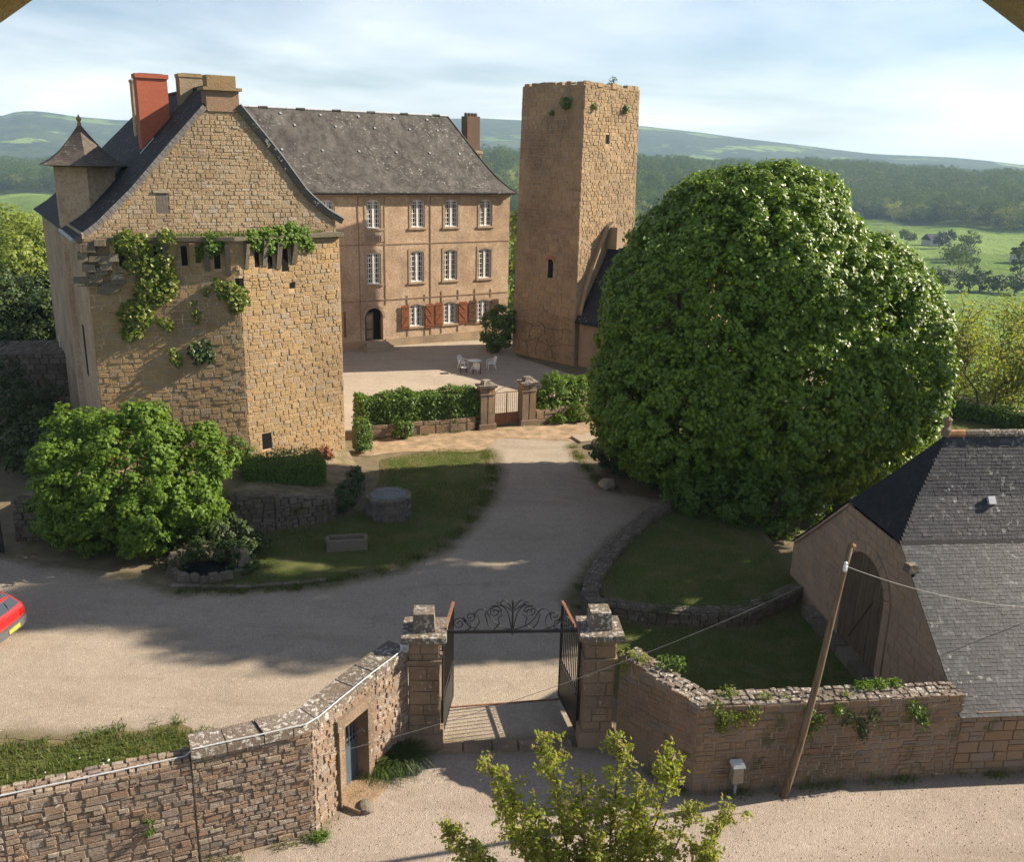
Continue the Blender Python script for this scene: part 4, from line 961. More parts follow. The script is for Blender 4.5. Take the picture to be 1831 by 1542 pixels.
m = MB(); m.obox(H3(U0 + .3, .5, -.4), (*(HU * (U1 - U0 - .6)), 0), (*(HV * 9.2), 0), (0, 0, 11.6)); m.build('black_room_block', M['black'], MH)  # solid block painted black for the unlit rooms
def casement(a, b, c, d, kind):
    """white two-leaf window with small panes and a segmental head, in its stone surround"""
    g_ = .16; m = MB(); rise = .16 if kind != 'low' else .2
    # glass
    m.add([H3(a, .17, c), H3(b, .17, c), H3(b, .17, d), H3(a, .17, d)], [(0, 1, 2, 3)]); win = m.build('window', M['glass'], MH)
    fr = MB(); t_ = .075; mu = (a + b) / 2
    def bar(u0, u1, z0, z1, dep=.05, off=.11): fr.obox(H3(u0, off, z0), (*(HU * (u1 - u0)), 0), (*(HV * dep), 0), (0, 0, z1 - z0))
    bar(a, a + t_ * 1.2, c, d); bar(b - t_ * 1.2, b, c, d); bar(a, b, c, c + t_ * 1.4); bar(a, b, d - t_ * 2.2, d); bar(mu - t_ * 1.1, mu + t_ * 1.1, c, d, .08, .08)
    rows = 5 if kind == 'low' else 6
    for s_ in (-1, 1):
        lo, hi = (a, mu) if s_ < 0 else (mu, b)
        for k in (1, 2): uu = lo + (hi - lo) * k / 3; bar(uu - .024, uu + .024, c, d, .03, .125)
        for k in range(1, rows): zz = c + (d - c) * k / rows; bar(lo, hi, zz - .024, zz + .024, .03, .127)
    fr.build('window_frame', M['white'], win)
    sl = MB(); sl.obox(H3(a, .02, c - .015), (*(HU * (b - a)), 0), (*(HV * .24), 0), (0, 0, .05)); sl.build('inner_sill', M['white'], win)
    # arched head: stone spandrel filling the corners
    hd_ = MB(); n_ = 8; pts = [(a + (b - a) * k / n_, d - rise * (1 - math.sin(math.pi * (0.15 + 0.7 * k / n_))) * 1.6) for k in range(n_ + 1)]
    for (u0, z0), (u1, z1) in zip(pts, pts[1:]):
        hd_.hexa([H3(u0, -.03, z0), H3(u1, -.03, z1), H3(u1, .25, z1), H3(u0, .25, z0), H3(u0, -.03, d + .19), H3(u1, -.03, d + .19), H3(u1, .25, d + .19), H3(u0, .25, d + .19)])
    hd_.build('lintel', M['trim'], win)
    sr = MB()
    for (u0, u1, z0, z1) in ((a - g_, a, c - .13, d + .16), (b, b + g_, c - .13, d + .16)): sr.obox(H3(u0, -.035, z0), (*(HU * (u1 - u0)), 0), (*(HV * .10), 0), (0, 0, z1 - z0))
    sr.build('window_surround', M['trim'], win)
    s2 = MB(); s2.obox(H3(a - g_ - .04, -.10, c - .16), (*(HU * (b - a + 2 * g_ + .08)), 0), (*(HV * .2), 0), (0, 0, .15)); s2.build('window_sill', M['trim'], win)
    return win
for w in windows: casement(*w)
# shutters of the ground floor: planked, with Z braces, folded back against the wall
def shutter(u0, u1, z0, z1, mat, flip):
    m = MB(); n_ = 4
    base = None
    for k in range(n_):
        a, b = u0 + (u1 - u0) * k / n_, u0 + (u1 - u0) * (k + 1) / n_; mm = MB(); mm.obox(H3(a + .004, -.13, z0), (*(HU * (b - a - .008)), 0), (*(HV * .035), 0), (0, 0, z1 - z0))
        if base is None: base = mm.build('shutter', mat, MH)
        else: mm.build('plank', mat, base)
    zm = (z0 + z1) / 2
    for zz in (z0 + .15, zm, z1 - .2): mm = MB(); mm.obox(H3(u0 + .02, -.16, zz), (*(HU * (u1 - u0 - .04)), 0), (*(HV * .03), 0), (0, 0, .11)); mm.build('batten', mat, base)
    for (za, zb) in ((z0 + .25, zm), (zm + .1, z1 - .2)):
        ua, ub = (u0 + .05, u1 - .15) if flip else (u1 - .15, u0 + .05); mm = MB()
        mm.hexa([H3(ua, -.155, za), H3(ua + .1, -.155, za), H3(ua + .1, -.13, za), H3(ua, -.13, za), H3(ub, -.155, zb), H3(ub + .1, -.155, zb), H3(ub + .1, -.13, zb), H3(ub, -.13, zb)]); mm.build('brace', mat, base)
for i, (a, b, c, d) in enumerate(((.82, 1.46, 1.27, 3.07), (2.84, 3.52, 1.22, 3.07), (3.70, 4.36, 1.33, 3.10), (5.77, 6.50, 1.38, 3.05), (6.66, 7.36, 1.34, 3.08), (8.72, 9.4, 1.34, 3.08))): shutter(a, b, c, d, M['shutter'] if i < 4 else M['shutter2'], i % 2 == 0)
mm = MB(); mm.obox(H3(-3.78, -.06, 1.0), (*(HU * .14), 0), (*(HV * .05), 0), (0, 0, 1.9)); mm.build('shutter', M['shutter'], MH)
# string courses, vertical bands, plinth, cornice
def band(name, u0, u1, z0, z1, pr, mat): mm = MB(); mm.obox(H3(u0, -pr, z0), (*(HU * (u1 - u0)), 0), (*(HV * (pr + .02)), 0), (0, 0, z1 - z0)); return mm.build(name, mat, MH)
band('string_course', U0, U1, 7.61, 7.68, .035, M['seam']); band('string_course', U0, U1, 3.54, 3.61, .04, M['seam'])
for u, za, zb in ((-2.46, .7, 11.05), (-.42, 3.2, 11.05), (3.34, .65, 11.05), (1.36, .7, 1.35), (2.84, .65, 1.2), (1.36, 3.15, 3.8), (2.84, 3.15, 3.8), (4.28, 3.15, 3.95), (5.74, 3.15, 4.0), (7.25, 3.15, 4.0), (8.7, 3.15, 3.9), (4.28, .7, 1.3), (5.74, .7, 1.3)): band('pilaster_edge', u - .035, u + .035, za, zb, .04, M['seam'])
band('plinth', -.5, U1 + .04, -.3, .62, .09, M['keep']); band('plinth', U0, -2.3, -.3, .62, .09, M['keep'])
band('cornice', U0, U1 + .08, HZ - .30, HZ - .02, .16, M['trim'])
# coat of arms
ar = band('coat_of_arms', -1.92, -.52, 7.84, 8.52, .06, M['step'])
for k in range(7):
    mm = MB(); uu = -1.75 + k * .17; mm.box(H3(uu, -.10, 8.18 + random.uniform(-.1, .1)), (.10, .08, random.uniform(.25, .5)), rad(32), .7); mm.build('carving', M['trim'], ar)
# arched door with one leaf open
dd = MB(); n_ = 12
for k in range(n_):
    t0, t1 = math.pi * k / n_, math.pi * (k + 1) / n_; cu, r0_, r1_, zc = (door[0] + door[1]) / 2, .73, .95, 2.28
    dd.hexa([H3(cu + r0_ * math.cos(t0), -.04, zc + r0_ * math.sin(t0)), H3(cu + r1_ * math.cos(t0), -.04, zc + r1_ * math.sin(t0)), H3(cu + r1_ * math.cos(t0), .3, zc + r1_ * math.sin(t0)), H3(cu + r0_ * math.cos(t0), .3, zc + r0_ * math.sin(t0)),
             H3(cu + r0_ * math.cos(t1), -.04, zc + r0_ * math.sin(t1)), H3(cu + r1_ * math.cos(t1), -.04, zc + r1_ * math.sin(t1)), H3(cu + r1_ * math.cos(t1), .3, zc + r1_ * math.sin(t1)), H3(cu + r0_ * math.cos(t1), .3, zc + r0_ * math.sin(t1))])
dd.build('door_arch', M['trim'], MH)
dl = MB(); dl.obox(H3(door[0] + .06, .12, .58), (*(HU * .66), 0), (*(HV * .06), 0), (0, 0, 2.1)); dl = dl.build('door', M['oldwood'], MH)
for (z0, z1) in ((.75, 1.35), (1.5, 2.5)): mm = MB(); mm.obox(H3(door[0] + .16, .10, z0), (*(HU * .46), 0), (*(HV * .03), 0), (0, 0, z1 - z0)); mm.build('door_panel', M['mortar_dark'], dl)
# roof of the manor
HR = [(-.40, 11.34), (.30, 11.74), (1.2, 12.48), (2.2, 13.56), (5.0, 16.97)]
atH, LHr = prof_map(HR, None)
fH = lambda run, al, z: H3(al, run, z)
hu1 = lambda k: 10.72 - 3.27 * (atH(k * LHr)[0] + .4) / 5.4
bh, fHr, _ = roof_side(HR, hu1, 'slate', M['slate_house'], dict(h=(.17, .2), w=(.22, .36), depth=(.004, .010), gap=.005), MH, fH, start=U0 - .3)
bh.finish(MH, 'slate', M['slate_house'], 0, 'slate_course')
hp = MB()
for i in range(12):
    k0, k1 = i / 12, (i + 1) / 12; a0, a1 = atH(k0 * LHr), atH(k1 * LHr)
    hp.add([H3(hu1(k0), a0[0], a0[1]), H3(hu1(k0), 10 - a0[0], a0[1]), H3(hu1(k1), 10 - a1[0], a1[1]), H3(hu1(k1), a1[0], a1[1])], [(0, 1, 2, 3)])
    hp.add([H3(U0 - .3, 10 - a0[0], a0[1]), H3(hu1(k0), 10 - a0[0], a0[1]), H3(hu1(k1), 10 - a1[0], a1[1]), H3(U0 - .3, 10 - a1[0], a1[1])], [(0, 1, 2, 3)])
hp.build('hip_roof', M['slate_house'], MH)
for k in range(26):
    mm = MB(); u_ = -10.5 + k * .69; mm.tube([H3(u_, 5, 16.99), H3(u_ + .66, 5, 16.99)], [.10, .115], 6); mm.build('ridge_tile', M['lead'] if k % 4 else M['slate_house'], MH)
mm = MB(); mm.tube([fHr(hu1(k) , k * LHr, .02) for k in np.linspace(0, 1, 12)], .05, 5); mm.build('hip_capping', M['slate_house'], MH)
mm = MB(); mm.tube([H3(U0, -.42, 11.28), H3(10.75, -.42, 11.28)], .07, 8); mm.build('gutter', M['slate_dark'], MH)
for v_, uu in ((.80, (-8.6, -5.5, -2.4, .7, 3.6, 6.0)), (.52, (-7.0, -4.0, -1.2, 1.8, 4.6, 7.2)), (.93, (-6.3, -3.3, -.3, 2.6, 5.4))):
    for u_ in uu:
        mm = MB(); a = fHr(u_, v_ * LHr, .0); mm.obox(a, (*(HU * .14), 0), fHr(u_, v_ * LHr + .17, .0) - a, (fHr(u_, v_ * LHr, .07) - a)); mm.build('roof_vent', M['zinc'], MH)
# chimney of the manor behind the hip
mm = MB(); mm.obox(H3(10.05, 6.6, 9.5), (*(HU * 1.5), 0), (*(HV * 1.1), 0), (0, 0, 4.95)); cb = mm.build('chimney', M['keep'], MH)
mm = MB(); mm.obox(H3(9.95, 6.5, 14.2), (*(HU * 1.7), 0), (*(HV * 1.3), 0), (0, 0, .22)); mm.build('chimney_shoulder', M['step'], cb)
mm = MB(); mm.obox(H3(10.20, 6.65, 14.4), (*(HU * 1.2), 0), (*(HV * 1.0), 0), (0, 0, 2.75)); mm.build('chimney_shaft', stone_mat('brown_chimney_brick', [(.22, .13, .085), (.26, .16, .10)], .3, .4), cb)
for k in range(4):
    mm = MB(); cpt = H3(10.35 + k * .30, 7.15, 17.15); mm.lathe([(.15, 17.1), (.15, 17.35), (.10, 17.42), (.0, 17.44)], cpt[:2], 8); mm.build('chimney_pot', M['slate_turret'], cb)
# door steps
for k, (w_, dz, pr) in enumerate(((2.5, .16, 1.5), (2.1, .32, 1.05), (1.8, .48, .6))):
    mm = MB(); mm.obox(H3(-1.39 - w_ / 2, -pr - .09, -.1), (*(HU * w_), 0), (*(HV * pr), 0), (0, 0, dz + .1)); mm.build('door_step', M['step'], MH)

# ================================================================== keep (square tower) on the right of the court
KT = thing('keep_tower', 'square roofless sandstone keep with an arched slit window', 'tower')
a44, a46 = rad(44), rad(-46); KU = np.array([math.sin(a44), math.cos(a44)]); KL = np.array([math.sin(a46), math.cos(a46)]); KM = np.array([4.19, 63.46])
KZ, WR, WL = 18.8, 6.35, 6.0
BATT = 0.012   # inward lean per metre
def kp(uL, uR, z):  # lower-left frame; taper towards the centre
    k = BATT * z; cen = KM + KU * WR / 2 + KL * WL / 2; p = KM + KU * uR + KL * uL; s_ = 1 - k * 2 / 6.2
    p = cen + (p - cen) * s_; return np.array([p[0], p[1], z])
m = MB(); nz_ = [-.5, KZ - .15]
P = [kp(a, b, z) for z in nz_ for a, b in ((0, 0), (0, WR), (WL, WR), (WL, 0))]; m.hexa(P); m.build('core_wall', M['mortar'], KT)
def fKL(u, v, d): p = kp(WL - u, 0, v); return p - np.array([*KU, 0]) * d
def fKR(u, v, d): p = kp(0, u, v); return p - np.array([*KL, 0]) * d
BL = Bank(U_ASH, SF); BR = Bank(U_RUB, SF)
topL = [(0, -.2), (WL, -.2), (WL, KZ), (WL * .7, KZ - .05), (WL * .66, KZ - .15), (WL * .3, KZ - .12), (0, KZ - .2)]
courses(BL, fKL, topL, (.20, .36), (.26, .75), (.010, .045), .014, holes=[(3.25, 3.75, 5.9, 7.25)], wob=.004, v1=KZ)
topR = [(0, -.2), (WR, -.2), (WR, KZ - .25), (WR * .6, KZ - .1), (WR * .55, KZ - .02), (0, KZ)]
courses(BR, fKR, topR, (.15, .28), (.2, .56), (.010, .055), .016, holes=[(2.55, 2.95, 15.0, 15.6)], wob=.01, v1=KZ)
BL.finish(KT, 'stone', M['keep'], 140); BR.finish(KT, 'stone', M['keep'], 160, 'side_stone_mass')
m = MB(); m.add([fKL(3.25, 5.9, .004), fKL(3.75, 5.9, .004), fKL(3.75, 7.2, .004), fKL(3.25, 7.2, .004)], [(0, 1, 2, 3)]); wo = m.build('slit_window', M['black'], KT)
m = MB(); n_ = 10
for k in range(n_):
    t0, t1 = math.pi * k / n_, math.pi * (k + 1) / n_
    m.hexa([fKL(3.5 + .22 * math.cos(t0), 7.05 + .22 * math.sin(t0), .01), fKL(3.5 + .45 * math.cos(t0), 7.05 + .45 * math.sin(t0), .01), fKL(3.5 + .45 * math.cos(t1), 7.05 + .45 * math.sin(t1), .01), fKL(3.5 + .22 * math.cos(t1), 7.05 + .22 * math.sin(t1), .01),
            fKL(3.5 + .22 * math.cos(t0), 7.05 + .22 * math.sin(t0), .07), fKL(3.5 + .45 * math.cos(t0), 7.05 + .45 * math.sin(t0), .07), fKL(3.5 + .45 * math.cos(t1), 7.05 + .45 * math.sin(t1), .07), fKL(3.5 + .22 * math.cos(t1), 7.05 + .22 * math.sin(t1), .07)])
m.build('window_arch', plain('red_arch_brick', (.40, .16, .10), .9, .2, 5, .3), wo)
m = MB(); m.add([fKR(2.55, 15.0, .004), fKR(2.95, 15.0, .004), fKR(2.95, 15.6, .004), fKR(2.55, 15.6, .004)], [(0, 1, 2, 3)]); m.build('putlog_hole', M['black'], KT)
# roofless top: sunken floor seen from above is hidden; broken crest stones
q = np.random.default_rng(8)
for k in range(34):
    if k < 18: p = fKL(q.uniform(0, WL), KZ - .12, -.2)
    else: p = fKR(q.uniform(0, WR), KZ - .12, -.2)
    m = MB(); m.box(p + np.array([0, 0, .02]), (q.uniform(.3, .6), q.uniform(.35, .6), q.uniform(.2, .38)), a46 + q.normal(0, .15), .85); m.build('crest_stone', M['keep'], KT)
# creepers and dry stems on the keep
def tuft(name, label, cat, C0, N0, r_, n, size, mat, seed, group=None, squash=(1, 1, 1)):
    q = np.random.default_rng(seed); d = sphere_dirs(n, q); C = np.array(C0) + d * (q.random(n) ** .5)[:, None] * r_ * np.array(squash); o = thing(name, label, cat, group)
    leafmesh('foliage', C, d + np.array(N0), size, mat, o, q, .8, .4); m = MB(); branches(m, np.array(C0) - np.array(N0) * r_ * .6, [np.array(C0) + d[k] * r_ * .6 for k in range(4)], .02, .1, seed, .006); m.build('stem', M['twig'], o); return o
tuft('wall_plant', 'green plant growing high on the shaded face of the keep', 'plant', fKL(4.5, 17.5, .2), (-.5, -.7, .3), .45, 260, .16, M['hedge'], 2, 'plants on the keep')
tuft('wall_plant', 'small plant left of the larger one on the shaded keep face', 'plant', fKL(3.1, 16.9, .12), (-.5, -.7, .3), .22, 80, .14, M['hedge'], 3, 'plants on the keep')
tuft('wall_plant', 'plant near the right corner of the keep top', 'plant', fKR(4.6, 17.3, .12), (.5, -.7, .3), .32, 120, .14, M['hedge'], 4, 'plants on the keep')
tuft('wall_plant', 'pale plant near the arris on the sunlit keep face', 'plant', fKR(1.0, 17.3, .12), (.5, -.7, .3), .28, 90, .14, M['ivy'], 5, 'plants on the keep')
tuft('wall_plant', 'little bush sprouting from the crest of the keep', 'plant', fKR(3.4, KZ + .25, -.2), (0, 0, 1), .35, 90, .12, M['darkleaf'], 6, 'plants on the keep')
m = MB(); 
for k in range(5):
    a = fKL(.6 + k * .95, .2, .08); pts = [a]
    for j in range(6): pts.append(fKL(.6 + k * .95 + q.normal(0, .25) + j * .12, .6 + j * .45 + q.normal(0, .1), .09))
    m.tube(pts, .014, 4)
for z_ in (1.3, 2.4): m.tube([fKL(.5 + j * .6, z_ + q.normal(0, .12), .09) for j in range(10)], .016, 4)
cr = m.build('creeper', M['twig'], None); tag(cr, 'bare climbing stems at the foot of the keep', 'creeper')

# ================================================================== chapel nave with dark slate roof against the keep
CN = thing('chapel', 'low building with dark slate roof leaning against the keep behind the big tree', 'building')
def c3(uR, out, z): p = KM + KU * uR - KL * out; return np.array([p[0], p[1], z])
m = MB(); m.obox(c3(.35, .1, -.3), (*(KU * 6.0), 0), (*(-KL * 9), 0), (0, 0, 3.7)); m.build('wall', M['keep'], CN)
prof = [(.0, 3.25), (.9, 4.3), (3.35, 8.1), (5.8, 4.3), (6.7, 3.25)]
m = MB()
for (a, z0), (b, z1) in zip(prof, prof[1:]):
    m.hexa([c3(a, .02, z0 - .12), c3(b, .02, z1 - .12), c3(b, 9.3, z1 - .12), c3(a, 9.3, z0 - .12), c3(a, .02, z0), c3(b, .02, z1), c3(b, 9.3, z1), c3(a, 9.3, z0)])
m.build('roof', M['slate_dark'], CN)
m = MB(); m.add([c3(.5, 9.05, -.3), c3(6.2, 9.05, -.3), c3(6.2, 9.05, 3.9), c3(3.35, 9.05, 7.9), c3(.5, 9.05, 3.9)], [(0, 1, 2, 3, 4)]); m.build('end_gable', M['keep'], CN)
m = MB(); m.obox(c3(-.05, .02, 3.05), (*(KU * .25), 0), (*(-KL * 9.2), 0), (0, 0, .18)); m.build('eave', M['slate_dark'], CN)
# weathering hood: stone arch rib on the keep face above the roof
pts = [(.3, 3.6), (.75, 5.2), (1.5, 6.9), (2.3, 8.4), (2.9, 9.3), (3.4, 9.6), (3.7, 9.3)]
for (a, z0), (b, z1) in zip(pts, pts[1:]):
    m = MB(); w_ = .24; o_ = .32
    m.hexa([c3(a, 0, z0), c3(b, 0, z1), c3(b, o_, z1), c3(a, o_, z0), c3(a, 0, z0 + w_), c3(b, 0, z1 + w_), c3(b, o_, z1 + w_), c3(a, o_, z0 + w_)]); m.build('roof_crease', M['keep'], KT)
m = MB(); m.obox(c3(3.0, .02, 8.0), (*(KU * .7), 0), (*(-KL * .9), 0), (0, 0, 1.5)); m.build('buttress_stub', M['keep'], KT)

# ================================================================== boundary walls
def freewall(o, pts, tops, thick, mat, mortar, h, w, depth, n_ind, holes=(), side=1, z0=0.0, name='stone', top_mat=None, rough_top=True, toph=(.10, .18), minpx=70):
    f, L_, Ls = poly_map(pts, 0.0, side); P2 = [np.array(p, float) for p in pts]
    # mitred offsets for the core
    nr = []
    for i in range(len(P2)):
        e = []
        if i > 0: a = P2[i] - P2[i - 1]; e.append(np.array([a[1], -a[0]]) / np.linalg.norm(a) * side)
        if i < len(P2) - 1: a = P2[i + 1] - P2[i]; e.append(np.array([a[1], -a[0]]) / np.linalg.norm(a) * side)
        n_ = sum(e); n_ /= np.linalg.norm(n_); nr.append(n_ / max(.5, float(n_ @ e[0])))
    inn = [p - n_ * thick for p, n_ in zip(P2, nr)]
    cuts = sorted([hh for hh in holes], key=lambda t_: t_[0])
    m = MB()
    def at_top(u): return float(np.interp(u, Ls, tops))
    def pin(u):
        i = 0
        while i < len(P2) - 2 and u > Ls[i + 1]: i += 1
        k = (u - Ls[i]) / (Ls[i + 1] - Ls[i]); return inn[i] + (inn[i + 1] - inn[i]) * k
    us_ = sorted(set(list(Ls) + [c for hh in cuts for c in hh[:2]]))
    for a, b in zip(us_, us_[1:]):
        um = (a + b) / 2; hh = [c for c in cuts if c[0] < um < c[1]]
        for (za, zb) in ([(z0 - .3, None)] if not hh else [(z0 - .3, hh[0][2]), (hh[0][3], None)]):
            ta, tb = (at_top(a), at_top(b)) if zb is None else (zb, zb)
            p, q_ = f(a + 1e-5, 0, 0), f(b - 1e-5, 0, 0); pi, qi = pin(a + 1e-5), pin(b - 1e-5)
            m.hexa([(p[0], p[1], za), (q_[0], q_[1], za), (qi[0], qi[1], za), (pi[0], pi[1], za), (p[0], p[1], ta), (q_[0], q_[1], tb), (qi[0], qi[1], tb), (pi[0], pi[1], ta)])
    m.build('core', mortar, o)
    bk = Bank(U_RUB, SF); poly = [(Ls[0], z0 - .1), (Ls[-1], z0 - .1)] + [(u, t_) for u, t_ in zip(reversed(Ls), reversed(tops))]
    for i in range(len(Ls) - 1):
        a, b = Ls[i], Ls[i + 1]; pl = [(a + .004, z0 - .1), (b - .004, z0 - .1), (b - .004, tops[i + 1]), (a + .004, tops[i])]
        courses(bk, f, pl, h, w, depth, .014, holes=holes, wob=.012, split=.28)
    tk = Bank(U_RUB, SF) if top_mat else bk
    if rough_top:
        for i in range(len(Ls) - 1):
            n_row = 4; seg = Ls[i + 1] - Ls[i]
            for j in range(n_row):
                u = Ls[i]
                while u < Ls[i + 1] - .05:
                    ww = min(random.uniform(.12, .32), Ls[i + 1] - u); dd = -thick * (j + .5) / n_row; zt = at_top(u + ww / 2)
                    O = f(u + ww / 2, zt, dd); X = f(u + ww - .01, zt, dd) - f(u + .01, zt, dd); Y = f(u + ww / 2, zt, dd + thick / n_row * .47) - f(u + ww / 2, zt, dd - thick / n_row * .47)
                    tk.put(O, X, -Y, np.array([0, 0, random.uniform(.02, .07)])); u += ww
    bk.finish(o, name, mat, n_ind if tk is bk else n_ind - 80, minpx=minpx)
    if tk is not bk: tk.finish(o, 'top_stone', top_mat, 80, minpx=minpx)
    return f, L_, Ls, pin, at_top

# ---- left roadside wall: low part, then the high coped part with the little door
WLo = thing('stone_wall', 'low rubble wall with a white cable along its top at lower left', 'wall', 'boundary walls')
freewall(WLo, [(-15.2, 11.9), (-9.25, 14.2), (-6.18, 15.53)], [2.38, 2.42, 2.42], .48, M['wall'], M['mortar_dark'], (.10, .20), (.14, .44), (.012, .05), 240, side=1)
WHi = thing('stone_wall', 'higher rubble wall with lichened coping slabs and small doorway left of the gate', 'wall', 'boundary walls')
DOORH = (2.36 + 1.02, 2.36 + 1.90, .10, 2.02)
fW, LW, LsW, pinW, topW = freewall(WHi, [(-6.17, 15.535), (-4.02, 16.49), (-3.19, 18.22), (-2.36, 19.55)], [2.52, 2.52, 2.52, 2.62], .55, M['wall'], M['mortar_dark'], (.08, .17), (.12, .38), (.012, .045), 230, holes=[DOORH], rough_top=False)
u = 0.0; k = 0
while u < LW - .12:
    ww = min(random.uniform(.55, .8), LW - u)
    if LW - u - ww < .25: ww = LW - u
    a, b = u + .012, u + ww - .012; t0 = random.uniform(-.02, .03); m = MB(); P = []
    for z_ in (2.50, 2.68):
        ex = 0.0 if z_ < 2.6 else -.02
        for uu, dd in ((a, .07 + ex), (b, .07 + ex), (b, None), (a, None)):
            p = fW(uu, 0, dd) if dd is not None else np.array([*(pinW(uu) - (fW(uu, 0, .06 + ex)[:2] - fW(uu, 0, 0)[:2])), 0]); P.append((p[0], p[1], topW(uu) - 2.52 + z_ + t0 * (1 if z_ > 2.6 else 0)))
    m.hexa(P); m.build('coping_stone', M['cope'], WHi); u += ww
# door in the wall
da, db, dz0, dz1 = DOORH; s_ = fW(da, 0, -.22); e_ = fW(db, 0, -.22); dv = e_ - s_
dr = MB(); dr.obox(np.array([s_[0], s_[1], dz0]), dv, (fW(da, 0, -.28) - fW(da, 0, -.22)), (0, 0, 1.05)); dr = dr.build('door', M['bluedoor'], WHi)
for k in range(7):
    p = s_ + dv * (k + .5) / 7; m = MB(); m.tube([(p[0], p[1], 1.1), (p[0], p[1], dz1)], .016, 6); m.build('bar', M['bluedoor'], dr)
for z_ in (1.12, 1.25, 1.94): m = MB(); m.obox(np.array([s_[0], s_[1], z_]), dv, (fW(da, 0, -.26) - fW(da, 0, -.22)), (0, 0, .05)); m.build('rail', M['bluedoor'], dr)
m = MB(); b_ = fW(da, 0, -.5); m.obox(np.array([b_[0], b_[1], dz0]), dv, (fW(da, 0, -.52) - fW(da, 0, -.5)), (0, 0, dz1 - dz0)); m.build('black_passage_sheet', M['black'], WHi)  # sheet painted black for the unlit depth behind the door
for (a, b) in ((da - .2, da), (db, db + .2)):
    z_ = dz0 - .05
    while z_ < dz1: hh = random.uniform(.32, .5); hh = min(hh, dz1 + .02 - z_); m = MB(); p = fW(a, 0, .10); m.obox(np.array([p[0], p[1], z_]), fW(b, 0, .10) - p, (fW(a, 0, -.3) - fW(a, 0, .10)), (0, 0, hh - .015)); m.build('jamb_stone', M['pillar'], WHi); z_ += hh
m = MB(); p = fW(da - .25, 0, .11); m.obox(np.array([p[0], p[1], dz1]), fW(db + .25, 0, .11) - p, fW(da - .25, 0, -.3) - fW(da - .25, 0, .11), (0, 0, .26)); m.build('lintel', M['pillar'], WHi)
m = MB(); p = fW(da - .15, 0, .55); m.obox(np.array([p[0], p[1], -.05]), fW(db + .15, 0, .55) - p, fW(da - .15, 0, -.25) - fW(da - .15, 0, .55), (0, 0, .17)); m.build('door_step', M['pillar'], WHi)
# white cable and box
cp = []
for x, y, z in ((-15.2, 12.05, 2.47), (-12, 13.25, 2.49), (-9.25, 14.32, 2.50), (-6.3, 15.6, 2.50)): cp.append((x, y, z))
for uu in np.linspace(.05, LW - .25, 16): p = fW(uu, 0, .02); cp.append((p[0], p[1], topW(uu) + .19 + (.008 if int(uu * 7) % 2 else 0)))
m = MB(); m.tube(cp, .015, 6); tag(m.build('cable', M['lead']), 'white cable running along the top of the left walls', 'cable')
p = fW(LW - .18, 0, .05); m = MB(); m.box((p[0], p[1], 2.86), (.17, .12, .18), rad(-20)); jb = m.build('junction_box', M['lead']); tag(jb, 'small white box where the cable meets the left gate pillar', 'box')
m = MB(); m.box((p[0] + .01, p[1] - .065, 2.86), (.11, .01, .11), rad(-20)); m.build('cover', M['zinc'], jb)

# ---- right roadside wall
WR_ = thing('stone_wall', 'ivy-topped rubble wall between the right gate pillar and the barn', 'wall', 'boundary walls')
freewall(WR_, [(2.72, 19.62), (4.32, 18.06), (10.76, 19.0)], [2.62, 2.28, 2.12], .6, M['wallr'], M['mortar_dark'], (.10, .20), (.16, .5), (.008, .032), 300, side=1, top_mat=M['cope'])

# ---- gate pillars
def pillar(label, c, rz, zb=2.9, w_=.74, chip=0):
    o = thing('gate_pillar', label, 'pillar', 'pillars of the road gate'); ca, sa = math.cos(rz), math.sin(rz)
    m = MB(); m.box((c[0], c[1], zb / 2), (w_ - .06, w_ - .06, zb), rz); m.build('core', M['mortar_dark'], o)
    bk = Bank(U_ASH, SF)
    for k in range(4):
        t_ = rz + k * math.pi / 2; ux = np.array([math.cos(t_), math.sin(t_)]); nx = np.array([math.sin(t_), -math.cos(t_)]); a = np.array(c) - ux * w_ / 2 + nx * (w_ / 2 - .03)
        f = lambda u, v, d, a=a, ux=ux, nx=nx: np.array([*(a + ux * u + nx * d), v])
        courses(bk, f, [(0.005, .0), (w_ - .005, .0), (w_ - .005, zb), (0.005, zb)], (.28, .40), (.3, .74), (.028, .04), .012)
    bk.finish(o, 'stone', M['pillar'], 80)
    m = MB(); m.box((c[0], c[1], .18), (w_ + .18, w_ + .18, .5), rz, .97); m.build('plinth', M['pillar'], o)
    m = MB(); m.box((c[0], c[1], 2.42), (w_ + .10, w_ + .10, .07), rz); m.build('moulding', M['pillar'], o)
    m = MB(); m.box((c[0], c[1], zb + .05), (w_ + .16, w_ + .16, .10), rz, 1.08); m.build('neck', M['pillar'], o)
    m = MB(); m.box((c[0], c[1], zb + .16), (w_ + .34, w_ + .34, .13), rz, .98); m.build('cap_slab', M['cope'], o)
    m = MB(); m.box((c[0] - .02, c[1] + .02, zb + .45), (w_ - .20, w_ - .20, .47), rz + .03, .90); m.build('crown_block', M['cope'], o)
    return o
PL, PR = (-1.98, 19.86), (2.24, 20.14)
pillar('left gate pillar with a lichened block on its cap', PL, rad(2)); pillar('right gate pillar with a mossy block on its cap', PR, rad(4))
